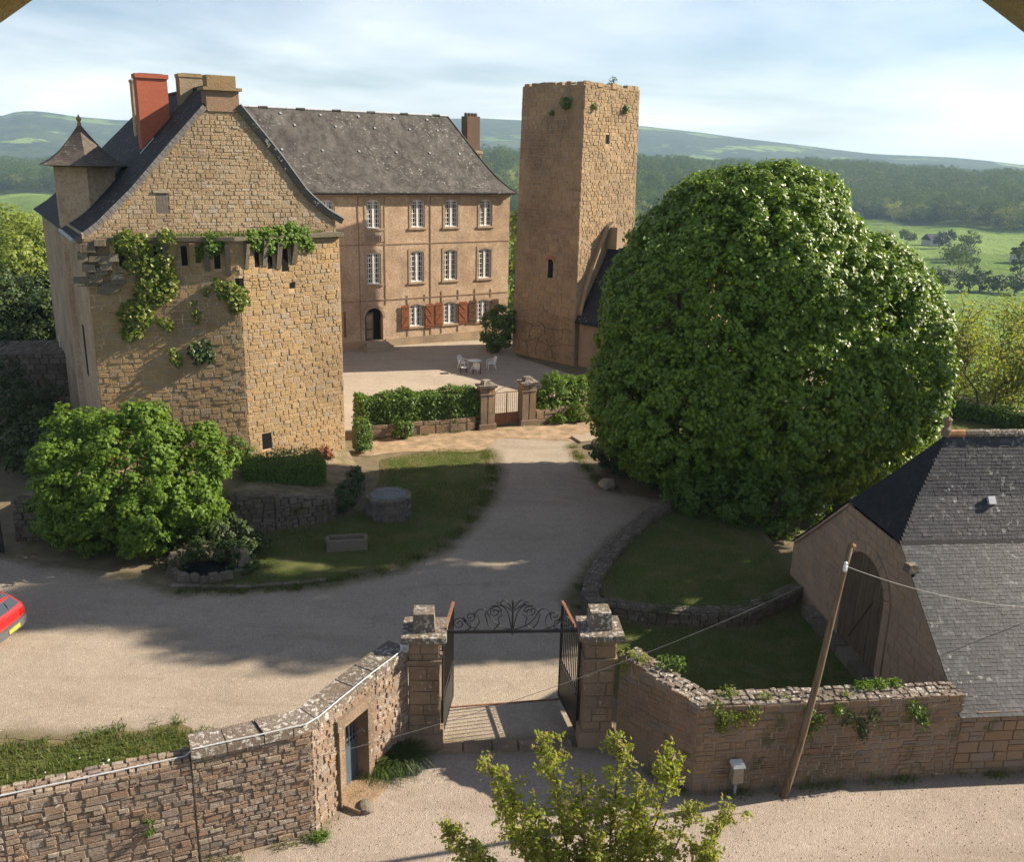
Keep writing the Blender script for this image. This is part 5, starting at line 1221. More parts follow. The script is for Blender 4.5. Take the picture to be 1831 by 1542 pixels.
# ---- gate leaves (open inwards) and the wrought-iron overthrow
def gate_leaf(label, a, b):
    o = thing('gate_leaf', label, 'gate', 'leaves of the road gate'); a, b = np.array(a), np.array(b); e = (b - a); L_ = np.linalg.norm(e); e /= L_; n_ = np.array([e[1], -e[0]])
    def p(u, z, d=0): return np.array([*(a + e * u + n_ * d), z])
    for u in (.02, L_ - .02): m = MB(); m.obox(p(u - .025, .08, -.025), (*(e * .05), 0), (*(n_ * .05), 0), (0, 0, 2.72)); m.build('stile', M['iron'], o)
    for z_ in (.10, 1.02, 1.18): m = MB(); m.obox(p(0, z_, -.02), (*(e * L_), 0), (*(n_ * .04), 0), (0, 0, .05)); m.build('rail', M['iron'], o)
    m = MB(); m.hexa([p(0, 2.74, -.035), p(L_, 2.86, -.035), p(L_, 2.86, .035), p(0, 2.74, .035), p(0, 2.80, -.035), p(L_, 2.92, -.035), p(L_, 2.92, .035), p(0, 2.80, .035)]); m.build('top_rail', M['rust'], o)
    m = MB(); m.obox(p(.04, .14, -.008), (*(e * (L_ - .08)), 0), (*(n_ * .016), 0), (0, 0, .9)); m.build('sheet_panel', M['iron'], o)
    nb = 11
    for k in range(1, nb): u = L_ * k / nb; m = MB(); m.tube([p(u, 1.2), p(u, 2.78)], .014, 5); m.build('bar', M['iron'], o)
    for k in range(nb):
        u = L_ * (k + .5) / nb; m = MB(); m.tube([p(u + .05 * math.cos(t_), 1.10 + .05 * math.sin(t_)) for t_ in np.linspace(0, 6.283, 9)], .009, 4, False); m.build('ring', M['iron'], o)
    return o
gate_leaf('left gate leaf swung open beside the left pillar', (-1.56, 19.95), (-1.42, 21.65)); gate_leaf('right gate leaf swung open beside the right pillar', (1.80, 20.2), (1.42, 21.85))
OV = thing('gate_overthrow', 'black wrought-iron scrollwork arch spanning between the gate pillars', 'ironwork')
oy = lambda x: 19.9 + (x + 1.5) * .07
def op(x, z): return (x, oy(x), z)
m = MB(); m.obox(np.array([-1.62, oy(-1.62) - .03, 2.96]), (3.48, .244, 0), (0, .06, 0), (0, 0, .075)); m.build('cross_bar', M['iron'], OV)
def spiral(cx, cz, r0, turns, dirn, start, tail=None):
    pts = []
    for k in range(30): s_ = k / 29; r_ = r0 * (1 - .85 * s_); t_ = start + dirn * turns * 6.283 * s_; pts.append(op(cx + r_ * math.cos(t_), cz + r_ * math.sin(t_)))
    if tail: pts = [op(*q_) for q_ in tail] + pts
    return pts
cxm = .12
for sgn in (-1, 1):
    X = lambda v: cxm + sgn * v
    for (cx, cz, r_, tn, st, tail) in ((1.28, 3.22, .17, 1.6, math.pi, [(1.10, 3.05), (1.0, 3.10), (1.02, 3.22)]), (1.02, 3.40, .15, 1.5, 0.0, [(.80, 3.06), (1.02, 3.12), (1.18, 3.30)]), (.42, 3.52, .16, 1.6, math.pi, [(.56, 3.62), (.66, 3.46), (.60, 3.2), (.5, 3.08)][::-1])):
        pts = [];
        for k in range(28): s_ = k / 27; rr = r_ * (1 - .85 * s_); t_ = st - tn * 6.283 * s_; pts.append(op(X(cx + rr * math.cos(t_)), cz + rr * math.sin(t_)))
        m = MB(); m.tube([op(X(a), b) for a, b in tail] + pts, .014, 5); m.build('scroll', M['iron'], OV)
    for crv in ([(.02, 3.05), (.10, 3.5), (.24, 3.68), (.36, 3.70), (.52, 3.66)], [(.05, 3.05), (.35, 3.12), (.55, 3.35), (.62, 3.55), (.75, 3.62), (.88, 3.55), (.92, 3.38)], [(.45, 3.05), (.30, 3.2), (.36, 3.36), (.24, 3.45)], [(.92, 3.05), (.78, 3.25), (.84, 3.42), (.95, 3.52)], [(1.45, 3.05), (1.5, 3.15), (1.42, 3.22)], [(.03, 3.6), (.12, 3.78), (.22, 3.84), (.30, 3.78), (.27, 3.68)], [(.03, 3.55), (.18, 3.66), (.36, 3.80), (.38, 3.74)]):
        P = np.array(crv); tt = np.linspace(0, 1, len(P)); ts = np.linspace(0, 1, 18)
        # smooth through a small moving average
        xs, zs_ = np.interp(ts, tt, P[:, 0]), np.interp(ts, tt, P[:, 1])
        for _ in range(3): xs[1:-1] = (xs[:-2] + xs[1:-1] * 2 + xs[2:]) / 4; zs_[1:-1] = (zs_[:-2] + zs_[1:-1] * 2 + zs_[2:]) / 4
        m = MB(); m.tube([op(X(a), b) for a, b in zip(xs, zs_)], .014, 5); m.build('scroll', M['iron'], OV)
m = MB(); m.tube([op(cxm, 2.92), op(cxm, 3.70), op(cxm, 3.78), op(cxm, 3.86)], [.024, .022, .04, .006], 6); m.build('finial', M['iron'], OV)
# strip painted as the shadow of a leaf's end stile; threshold stones
m = MB(); m.obox(np.array([-1.6, 21.2, .02]), (3.1, .55, 0), (0, .05, 0), (0, 0, .025)); tag(m.build('stile_shadow_strip', M['rust']), 'rust-coloured strip painted on the ground as the shadow of the gate leaf end', 'rail')
TS = thing('threshold', 'row of worn stone slabs on the ground between the gate pillars', 'paving')
for k in range(5): m = MB(); m.box((-1.35 + k * .68, 19.55 + k * .045, .03), (.62 + .06 * (k % 2), .42, .07), rad(4), .96); m.build('slab', M['pillar'], TS)

# ================================================================== barn on the right
BN = thing('barn', 'stone barn with a half-hipped blue-grey slate roof and arched plank door', 'barn')
b84 = rad(84); BU = np.array([math.sin(b84), math.cos(b84)]); BV = np.array([-BU[1], BU[0]]); BO = np.array([10.75, 19.0])
def B3(u, v, z): p = BO + BU * u + BV * v; return np.array([p[0], p[1], z])
BLEN = 16.0
BPF = [(-.12, 1.62), (1.75, 3.06), (3.54, 4.50), (4.25, 5.50), (5.07, 7.02)]
gp = [(0.15, 1.70), (1.75, 2.95), (3.50, 4.36), (6.64, 4.36), (8.39, 2.95), (9.99, 1.70)]
# core: front wall, gable, back
m = MB(); m.add([B3(0, 0, -.3), B3(BLEN, 0, -.3), B3(BLEN, 0, 1.72), B3(0, 0, 1.72)], [(0, 1, 2, 3)]); m.build('front_wall', M['mortar'], BN)
m = MB(); gpts = [(0, -.3), (10.14, -.3), (10.14, 1.72)] + gp[::-1] + [(0, 1.72)]
m.add([B3(0, v, z) for v, z in gpts], [tuple(range(len(gpts)))]); m.build('gable_core', M['mortar'], BN)
m = MB(); m.add([B3(0, 10.14, -.3), B3(BLEN, 10.14, -.3), B3(BLEN, 10.14, 1.72), B3(0, 10.14, 1.72)], [(3, 2, 1, 0)]); m.build('back_wall', M['mortar'], BN)
bk = Bank(U_ASH, SF); courses(bk, lambda u, v, d: B3(u, -d, v), [(0, -.1), (BLEN, -.1), (BLEN, 1.72), (0, 1.72)], (.18, .32), (.3, .75), (.02, .05), .015); bk.finish(BN, 'stone', M['wallr'], 70, 'front_stone_mass')
ARC = (3.95, 6.35, 2.35)  # door v0, v1, spring height
def arch_z(v, grow=0.0):
    c = (ARC[0] + ARC[1]) / 2; hw = (ARC[1] - ARC[0]) / 2 + grow; t_ = abs(v - c) / hw
    return -9 if t_ >= 1 else ARC[2] + (1.05 + grow) * math.sqrt(max(0, 1 - t_ ** 2))
def gspan(z):
    sp = spans_poly(gpts, z); c = (ARC[0] + ARC[1]) / 2
    if z < ARC[2]: hw = (ARC[1] - ARC[0]) / 2 + .32
    elif z < ARC[2] + 1.37: hw = ((ARC[1] - ARC[0]) / 2 + .32) * math.sqrt(1 - ((z - ARC[2]) / 1.37) ** 2)
    else: return sp
    o = []
    for a, b in sp: o += [(a, c - hw), (c + hw, b)]
    return o
bk = Bank(U_ASH, SF); fBG = lambda u, v, d: B3(-d, u, v)
def put_flip(u0, u1, v0, v1, dp):
    um, vm = (u0 + u1) / 2, (v0 + v1) / 2; O = fBG(um, vm, 0); bk.put(O, fBG(u0 + .007, vm, 0) - fBG(u1 - .007, vm, 0), fBG(um, v1 - .007, 0) - fBG(um, v0 + .007, 0), fBG(um, vm, dp) - O)
z_ = -.1
while z_ < 4.3:
    hh = random.uniform(.2, .34); hh = min(hh, 4.36 - z_)
    for a, b in gspan(z_ + hh / 2):
        u = a
        while u < b - .03:
            ww = random.uniform(.28, .7); ww = b - u if u + ww > b - .15 else ww; put_flip(u, u + ww, z_, z_ + hh, random.uniform(.012, .035)); u += ww
    z_ += hh
bk.finish(BN, 'stone', M['barnstone'], 170, 'gable_stone_mass')
# voussoirs and jambs
c_, n_ = (ARC[0] + ARC[1]) / 2, 13; hw = (ARC[1] - ARC[0]) / 2
for k in range(n_):
    t0, t1 = math.pi * k / n_ + .01, math.pi * (k + 1) / n_ - .01; P = []
    for d in (.0, .06):
        for t_, g_ in ((t0, 0), (t0, .32), (t1, .32), (t1, 0)): P.append(B3(-d, c_ + (hw + g_) * math.cos(t_), ARC[2] + (1.05 + g_) * math.sin(t_)))
    m = MB(); m.hexa(P); m.build('voussoir', M['barnstone'], BN)
for a, b in ((ARC[0] - .32, ARC[0]), (ARC[1], ARC[1] + .32)):
    z_ = .2
    while z_ < ARC[2] - .02: hh = min(random.uniform(.3, .45), ARC[2] - z_); m = MB(); m.obox(B3(-.06, a, z_), B3(-.06, b, z_) - B3(-.06, a, z_), B3(.0, a, z_) - B3(-.06, a, z_), (0, 0, hh - .012)); m.build('jamb_stone', M['barnstone'], BN); z_ += hh
# plank door: each plank its own piece, set a little in front of the dark core
dr = None; npl = 11
for k in range(npl):
    a, b = ARC[0] + (ARC[1] - ARC[0]) * k / npl, ARC[0] + (ARC[1] - ARC[0]) * (k + 1) / npl; za, zb = max(arch_z(a + .02), ARC[2]), max(arch_z(b - .02), ARC[2]); m = MB(); d0, d1 = -.008, -.035 - .006 * (k % 2)
    m.hexa([B3(d0, a + .006, .35), B3(d0, b - .006, .35), B3(d1, b - .006, .35), B3(d1, a + .006, .35), B3(d0, a + .006, za), B3(d0, b - .006, zb), B3(d1, b - .006, zb), B3(d1, a + .006, za)])
    if dr is None: dr = m.build('door', M['oldwood'], BN)
    else: m.build('plank', M['oldwood'], dr)
m = MB(); m.hexa([B3(-.045, 5.6, .6), B3(-.045, 5.75, .6), B3(-.07, 5.75, .6), B3(-.07, 5.6, .6), B3(-.045, 4.5, 2.3), B3(-.045, 4.65, 2.3), B3(-.07, 4.65, 2.3), B3(-.07, 4.5, 2.3)]); m.build('brace', M['oldwood'], dr)
for k in range(7): m = MB(); v_ = 2.2 + k * .85; m.obox(B3(-.42, v_, -.1), B3(0, v_, 0) - B3(-.42, v_, 0), B3(0, v_ + .8, 0) - B3(0, v_, 0), (0, 0, .42 + random.uniform(-.03, .03))); m.build('plinth_stone', M['dark'], BN)
# coping of the gable shoulders
for (a, b) in zip(gp, gp[1:]):
    if a[1] == b[1]: continue
    for k in range(5):
        p0 = np.array(a) + (np.array(b) - np.array(a)) * k / 5; p1 = np.array(a) + (np.array(b) - np.array(a)) * (k + .96) / 5; m = MB()
        m.hexa([B3(-.08, p0[0], p0[1] - .04), B3(-.08, p1[0], p1[1] - .04), B3(.12, p1[0], p1[1] - .04), B3(.12, p0[0], p0[1] - .04), B3(-.08, p0[0], p0[1] + .06), B3(-.08, p1[0], p1[1] + .06), B3(.12, p1[0], p1[1] + .06), B3(.12, p0[0], p0[1] + .06)]); m.build('verge_stone', M['barnstone'], BN)
# slates
RID = 1.69
def bu0(kv):
    run, z = kv; return -.1 if z <= 4.5 else -.1 + (RID + .1) * (z - 4.5) / (7.02 - 4.5)
atB, LB = prof_map(BPF, None)
fBf = lambda u, v, d: (lambda a: B3(u, a[0] + a[2] * d, a[1] + a[3] * d))(atB(v))
bk = Bank(U_SLA, TF2); courses(bk, fBf, None, spansf=lambda v: [(bu0(atB(v)[:2]), BLEN)], v0=0, v1=LB, h=(.098, .106), w=(.11, .18), depth=(.008, .016), gap=.006, slate=True)
bk.finish(BN, 'slate', M['slate_barn'], 300, 'slate_mass', 20)
m = MB(); vs = np.linspace(0, LB, 20); P = [fBf(bu0(atB(v)[:2]), v, -.01) for v in vs] + [fBf(BLEN, v, -.01) for v in vs]; m.add(P, [(i, 20 + i, 21 + i, i + 1) for i in range(19)]); m.build('roof_deck', M['slate_dark'], BN)
m = MB(); P = [np.array(fBf(bu0(atB(v)[:2]), v, 0)) for v in vs]; mir = lambda v: (lambda a: B3(bu0(a[:2]), 10.14 - a[0], a[1]))(atB(v)); mir2 = lambda v: (lambda a: B3(BLEN, 10.14 - a[0], a[1]))(atB(v))
m.add([mir(v) for v in vs] + [mir2(v) for v in vs], [(i, i + 1, 21 + i, 20 + i) for i in range(19)]); m.build('back_roof', M['slate_dark'], BN)
# half hip
hb = Bank(U_SLA, TF2); hipL = math.hypot(RID + .1, 2.52)
def hip_run(s_):  # s along slope 0..1 -> v range on both sides from the profile at the same height
    z = 4.5 + 2.52 * s_; lo = np.interp(z, [4.5, 5.5, 7.02], [3.54, 4.25, 5.07]); return lo, 10.14 - lo
hn = np.array([2.52, 0, RID + .1]) / hipL
fHp = lambda u, v, d: B3(-.1 + (RID + .1) * v / hipL - hn[0] * d, u, 4.5 + 2.52 * v / hipL + hn[2] * d)
courses(hb, fHp, None, spansf=lambda v: [hip_run(v / hipL)], v0=0, v1=hipL, h=(.098, .106), w=(.11, .18), depth=(.008, .016), gap=.006, slate=True)
hb.finish(BN, 'slate', M['slate_dark'], 0, 'hip_slate_mass')
m = MB(); vs2 = np.linspace(0, 1, 10); m.add([fHp(hip_run(s_)[0], s_ * hipL, -.01) for s_ in vs2] + [fHp(hip_run(s_)[1], s_ * hipL, -.01) for s_ in vs2], [(i, i + 1, 11 + i, 10 + i) for i in range(9)]); m.build('hip_deck', M['slate_dark'], BN)
for k in range(30): m = MB(); m.tube([B3(RID + k * .5, 5.07, 7.03), B3(RID + k * .5 + .47, 5.07, 7.03)], [.10, .115], 8); m.build('ridge_tile', M['cope'] if k % 3 else plain('orange_lichen_tile', (.42, .22, .10), .9, .4, 4, .3) if k == 0 else M['cope'], BN)
m = MB(); fp = B3(RID - .05, 5.07, 0); m.lathe([(.12, 6.95), (.13, 7.15), (.07, 7.22), (.10, 7.35), (.12, 7.43), (.0, 7.52)], fp[:2], 10); m.build('finial', M['pillar'], BN)
m = MB(); a = fBf(2.55, LB * .74, .01); m.obox(a, (*(BU * .2), 0), fBf(2.55, LB * .74 + .22, .01) - a, fBf(2.55, LB * .74, .1) - a); m.build('roof_vent', M['lead'], BN)
m = MB(); a = fBf(-.12, LB * .505, .0); m.box(a + np.array([.05, 0, .08]), (.3, .3, .22), .2, .8); m.build('hip_corner_stone', M['cope'], BN)

# ================================================================== pole, wires, post box
PO = thing('utility_pole', 'leaning barked wooden pole against the road wall', 'pole')
pb, pt = np.array([6.44, 17.98, -.1]), np.array([7.26, 18.08, 6.26])
pts = [pb + (pt - pb) * k + np.array([.05 * math.sin(k * 5), .04 * math.sin(k * 4 + 1), 0]) for k in np.linspace(0, 1, 14)]
m = MB(); m.tube(pts, list(np.linspace(.095, .058, 14)), 10); m.build('shaft', M['pole'], PO, True)
m = MB(); m.lathe([(.03, 5.72), (.05, 5.76), (.05, 5.84), (.03, 5.88), (.045, 5.92), (0, 5.96)], (7.13, 17.97), 8); m.build('insulator', M['plastic'], PO)
m = MB(); m.lathe([(.08, 6.2), (.085, 6.28), (.0, 6.34)], (7.26, 18.08), 8); m.build('pole_cap', M['rust'], PO)
M['bumper0'] = plain('grey_wire', (.16, .15, .14), .6, .1, 3, 0)
def wire(label, a, b, sag):
    a, b = np.array(a), np.array(b); pts = [a + (b - a) * k - np.array([0, 0, 4 * sag * k * (1 - k)]) for k in np.linspace(0, 1, 24)]; m = MB(); m.tube(pts, .007, 4); tag(m.build('wire', M['bumper0']), label, 'wire', 'overhead wires')
wire('overhead wire sagging from the pole leftwards across the gate', (7.12, 17.98, 5.84), (-10.5, 13.6, 2.35), 1.0)
wire('overhead wire from the pole to the barn roof', (7.14, 17.98, 5.84), B3(3.3, 1.9, 3.35), .25)
MBX = thing('post_box', 'pale box standing on a post before the road wall', 'box')
m = MB(); m.box((5.32, 18.02, .62), (.26, .24, .42), rad(8), .88); m.build('body', M['step'], MBX); m = MB(); m.box((5.32, 18.02, .86), (.30, .28, .08), rad(8), .85); m.build('lid', M['white'], MBX)
m = MB(); m.tube([(5.32, 18.03, -.05), (5.32, 18.03, .45)], .035, 8); m.build('post', M['zinc'], MBX)

# ================================================================== terrace, low walls, well, trough
TERR = [(-18.2, 31.4), (-13.5, 31.6), (-11.2, 32.25), (-9.0, 32.9), (-7.2, 33.9), (-6.5, 35.6), (-6.4, 37.6), (-6.9, 39.6), (-7.9, 41.9), (-18.2, 42)]
def terr_z(x, y): 
    k = min(1.0, max(0.0, (x + 10) / 3.6)); j = min(1.0, max(0.0, (y - 33) / 6)); return (1.50 - .45 * j) * (1 - k) + (.75 - .55 * j) * k
sheet('terrace', TERR, 0.0, M['terrace'], .4, .02, zf=terr_z, seed=12, edge_w=.6)
TW = thing('retaining_wall', 'dark mossy retaining wall below the tower terrace', 'wall')
tp = TERR[:8]; freewall(TW, tp, [terr_z(*p) + .08 for p in tp], .4, M['dark'], M['mortar_darkest'], (.15, .3), (.2, .5), (.04, .14), 160, side=1)
CW = thing('kerb_wall', 'curved low mossy wall edging the upper lawn beside the drive', 'wall')
cwp = [(8.6, 37.1), (7.2, 36.5), (6.0, 35.2), (4.9, 33.6), (4.0, 32.0), (3.2, 30.2), (2.5, 28.4), (2.3, 27.2), (2.6, 26.4)][::-1]
cwi = [(p[0] + .55 * 1.0, p[1] - .28) for p in cwp]
freewall(CW, cwi, [.62, .62, .66, .70, .72, .74, .74, .72, .7], .5, M['dark'], M['mortar_darkest'], (.14, .24), (.2, .45), (.03, .1), 140, side=1)
SWl = thing('step_wall', 'low rubble step wall between the upper and lower lawn', 'wall')
freewall(SWl, [(2.9, 26.5), (4.4, 26.05), (6.0, 25.95), (7.5, 26.1), (9.0, 27.3), (9.8, 28.0)], [.5] * 6, .4, M['dark'], M['mortar_darkest'], (.14, .24), (.2, .45), (.03, .1), 90, side=1)
KB = thing('lawn_kerb', 'low stone kerb along the near edge of the round lawn', 'kerb')
kp_ = [(-11.2, 27.75), (-9.9, 27.72), (-8.6, 27.85), (-7.4, 28.1), (-6.2, 28.5)]; f_, L_, Ls_ = poly_map(kp_, 0, 1); u = 0
while u < L_ - .1: ww = min(random.uniform(.35, .6), L_ - u); a, b = f_(u + .01, 0, 0), f_(u + ww - .01, 0, 0); m = MB(); m.obox(np.array([a[0], a[1], -.05]), b - a, (0, .2, 0), (0, 0, .15 + random.uniform(-.02, .03))); m.build('kerb_stone', M['dark'], KB); u += ww
# well
WE = thing('well', 'round stone well covered by an iron grate on the lawn', 'well')
wc = (-4.9, 34.75); m = MB(); m.lathe([(.86, -.1), (.84, .78)], wc, 32); m.lathe([(.60, .1), (.60, .78)], wc, 32); m.build('core', M['mortar_dark'], WE)
bk = Bank(U_RUB, SF); fwl = lambda u, v, d: np.array([wc[0] + (.86 + d) * math.cos(-u / .86), wc[1] + (.86 + d) * math.sin(-u / .86), v]) 
fwl = lambda u, v, d: np.array([wc[0] + (.86 + d) * math.cos(u / .86), wc[1] + (.86 + d) * math.sin(u / .86), v])
courses(bk, fwl, [(0, 0), (5.4, 0), (5.4, .78), (0, .78)], (.15, .25), (.2, .4), (.02, .07), .02); bk.finish(WE, 'stone', stone_mat('grey_well_stone', [(.19, .175, .15), (.25, .235, .21), (.15, .135, .115)], .6, .5, moss=.6), 40, minpx=60)
for k in range(16): t0, t1 = k * math.pi / 8 + .015, (k + 1) * math.pi / 8 - .015; P = [(wc[0] + r_ * math.cos(t_), wc[1] + r_ * math.sin(t_), z_) for z_ in (.78, .90) for t_, r_ in ((t0, .62), (t0, .92), (t1, .92), (t1, .62))]; m = MB(); m.hexa(P); m.build('rim_stone', M['dark'], WE)
gr = None
for k in range(15):
    x_ = -.66 + k * 1.32 / 14; y_ = math.sqrt(max(0, .70 ** 2 - x_ * x_)); ca, sa = math.cos(.9), math.sin(.9); A1 = (wc[0] + x_ * ca - (-y_) * sa, wc[1] + x_ * sa + (-y_) * ca, .92); A2 = (wc[0] + x_ * ca - y_ * sa, wc[1] + x_ * sa + y_ * ca, .92); m = MB(); m.tube([A1, A2], .018, 5)
    if gr is None: gr = m.build('grate', M['zinc'], WE)
    else: m.build('bar', M['zinc'], gr)
q = np.random.default_rng(3); d_ = q.uniform(-.5, .5, (260, 2)); leafmesh('well_ferns', np.column_stack([wc[0] + d_[:, 0], wc[1] + d_[:, 1], q.uniform(.4, .8, 260)]), np.tile([0, 0, 1.0], (260, 1)), .13, M['hedge'], WE, q)
# trough and rubble
TR = thing('stone_trough', 'dark hollowed stone trough lying on the lawn', 'trough')
tc_ = np.array([-5.98, 31.35]); rz = rad(12)
for (dx, dy, sx, sy) in ((0, -.24, 1.5, .12), (0, .24, 1.5, .12), (-.69, 0, .12, .36), (.69, 0, .12, .36)): m = MB(); m.box((tc_[0] + dx * math.cos(rz) - dy * math.sin(rz), tc_[1] + dx * math.sin(rz) + dy * math.cos(rz), .22), (sx, sy, .46), rz, .97); m.build('side', M['dark'], TR)
m = MB(); m.box((tc_[0], tc_[1], .15), (1.3, .4, .2), rz); m.build('bottom', M['mortar_darkest'], TR)
GT = thing('stone_basin', 'ruined rough-stone basin at the edge of the lawn under the bush', 'basin')
q = np.random.default_rng(12)
for k in range(84):
    t_ = q.uniform(0, 6.283); lay = k % 3; c_ = (-10.35 + 1.25 * math.cos(t_), 29.15 + .9 * math.sin(t_), .10 + .19 * lay * (1 if math.sin(t_) > -.3 else .3)); m = MB(); m.box(c_, (q.uniform(.18, .42), q.uniform(.16, .32), q.uniform(.14, .26)), t_ + 1.57 + q.normal(0, .3), .75); m.build('stone', M['dark'], GT)
m = MB(); m.prism([(-10.35 + 1.1 * math.cos(t_), 29.15 + .75 * math.sin(t_)) for t_ in np.linspace(0, 6.283, 16)[:-1]], .0, .07); m.build('water', M['black'], GT)
for i, (x, y, s_, lb, mt) in enumerate(((4.3, 38.7, .42, 'pale boulder at the right edge of the drive', 'step'), (4.55, 44.6, .55, 'dark boulder beside the pale slab', 'dark'), (-3.05, 17.25, .22, 'loose broken stone below the little door', 'dark'))):
    q = np.random.default_rng(i); dz = sphere_dirs(60, q); 
    import bmesh
    bm = bmesh.new(); bmesh.ops.create_icosphere(bm, subdivisions=2, radius=s_)
    for v in bm.verts: v.co *= 1 + .22 * math.sin(v.co.x * 9 + i) * math.cos(v.co.y * 8); v.co.z *= .6
    me = bpy.data.meshes.new('boulder'); bm.to_mesh(me); bm.free(); me.materials.append(M[mt]); o = bpy.data.objects.new('boulder', me); COL.objects.link(o); o.location = (x, y, s_ * .3); tag(o, lb, 'boulder', 'loose boulders')
m = MB(); m.box((4.0, 45.9, .06), (1.5, 1.1, .12), .4); tag(m.build('stone_slab', M['step']), 'pale stone slab lying at the end of the drive', 'slab')

# ================================================================== courtyard gate and low walls
def cpillar(label, c, rz):
    o = thing('court_pillar', label, 'pillar', 'pillars of the courtyard gate')
    for dx in (-.21, .21): m = MB(); m.box((c[0] + dx * math.cos(rz), c[1] + dx * math.sin(rz), 1.15), (.36, .62, 2.3), rz); m.build('shaft', M['pillar'], o)
    m = MB(); m.box((c[0], c[1], 1.15), (.2, .5, 2.28), rz); m.build('groove', M['mortar_darkest'], o)
    m = MB(); m.box((c[0], c[1], 1.95), (.86, .68, .07), rz); m.build('moulding', M['pillar'], o)
    m = MB(); m.box((c[0], c[1], 2.36), (.95, .80, .14), rz, 1.06); m.build('cap', M['cope'], o)
    m = MB(); m.box((c[0], c[1], 2.55), (.5, .45, .24), rz + .1, .8); m.build('crown_stone', M['cope'], o); 
    m = MB(); m.box((c[0], c[1], .14), (.96, .8, .34), rz); m.build('plinth', M['pillar'], o); return o
rzc = rad(22); cpillar('left stone pillar of the courtyard gate', (-1.42, 47.5), rzc); cpillar('right stone pillar of the courtyard gate', (.78, 48.5), rzc)
CG = thing('courtyard_gate', 'rusty iron courtyard gate with one leaf ajar between the pillars', 'gate')
ga, gb = np.array([-.95, 47.75]), np.array([.3, 48.3])
def leaf(a, b, nm):
    e = b - a; L_ = np.linalg.norm(e); e /= L_; pr = None
    def p(u, z): return np.array([*(a + e * u), z])
    m = MB(); m.tube([p(0, .1), p(0, 1.95)], .03, 6); m.tube([p(L_, .1), p(L_, 1.85)], .035, 6)
    for z_ in (.15, .75, 1.9): m.tube([p(0, z_), p(L_, z_)], .022, 5)
    o = m.build('leaf', M['rust'], CG)
    for k in range(1, 6): m = MB(); m.tube([p(L_ * k / 6, .15), p(L_ * k / 6, 1.9)], .011, 4); m.build('bar', M['rust'], o)
    m = MB(); m.obox(p(.04, .15), (*(e * (L_ - .08)), 0), (.01, -.01, 0), (0, 0, .58)); m.build('panel', M['rust'], o)
leaf(ga, ga + (gb - ga) * .5, 'l'); leaf(gb, gb - (gb - ga) * .49, 'r')
m = MB(); m.tube([(*(ga + (gb - ga) * s_), 1.95 + .25 * math.sin(s_ * math.pi)) for s_ in np.linspace(0, 1, 10)], .018, 5); m.build('crest', M['rust'], CG)
LWl = thing('low_wall', 'low mossy stone wall under the clipped hedge left of the courtyard gate', 'wall', 'low courtyard walls')
freewall(LWl, [(-7.6, 44.9), (-1.95, 47.05)], [.62, .72], .5, M['pillar'], M['mortar_dark'], (.55, .62), (.6, 1.1), (.02, .05), 20, side=1, minpx=40)
LWr = thing('low_wall', 'low stone wall with shrubs right of the courtyard gate', 'wall', 'low courtyard walls')
freewall(LWr, [(1.3, 48.5), (5.2, 50.3)], [.72, .9], .5, M['pillar'], M['mortar_dark'], (.35, .5), (.5, .9), (.02, .05), 20, side=1, minpx=40)
ST = thing('garden_terrace_wall', 'garden terrace wall behind the tower house at far left, coloured dark for shade', 'wall')
freewall(ST, [(-40, 47.5), (-21.8, 51.0)], [2.9, 2.9], 4.0, M['dark'], M['mortar_darkest'], (.2, .35), (.3, .7), (.03, .1), 80, side=1)  # dark stone and joints stand in for deep shade over this wall
GLf = thing('side_gate', 'dark iron side gate at the left picture edge', 'gate')
for k in range(9): m = MB(); x_ = -21.4 + k * .42; m.tube([(x_, 30.2, .05), (x_, 30.25, 2.2)], .03 if k in (8,) else .015, 5); m.build('bar' if k < 8 else 'stile', M['iron'], GLf)
m = MB(); m.box((-19.7, 30.2, .5), (3.4, .04, .9)); m.build('panel', M['iron'], GLf); m = MB(); m.box((-19.7, 30.22, 2.1), (3.4, .05, .06)); m.build('rail', M['iron'], GLf)

# ================================================================== stone arch of the window the picture is taken through
AW = thing('window_arch', 'rough stone arch head at the upper picture corners', 'arch')
q = np.random.default_rng(31); acx, acz, ar_ = -.03, 12.14, 2.69
for k in range(13):
    t0, t1 = rad(40) + rad(100) * k / 13, rad(40) + rad(100) * (k + 1) / 13 - .004; r0 = ar_ + q.normal(0, .010); P = []
    for y_ in (2.5, 2.95):
        for t_, r_ in ((t0, r0), (t0, r0 + .5), (t1, r0 + .5 + q.normal(0, .02)), (t1, r0 + q.normal(0, .008))): P.append((acx + r_ * math.cos(t_), y_, acz + r_ * math.sin(t_)))
    m = MB(); m.hexa(P); m.build('voussoir', M['castle'], AW)
for sx in (-1, 1): m = MB(); m.box((acx + sx * 2.33, 2.72, 6.85), (.5, .46, 14.0)); m.build('jamb', M['castle'], AW)

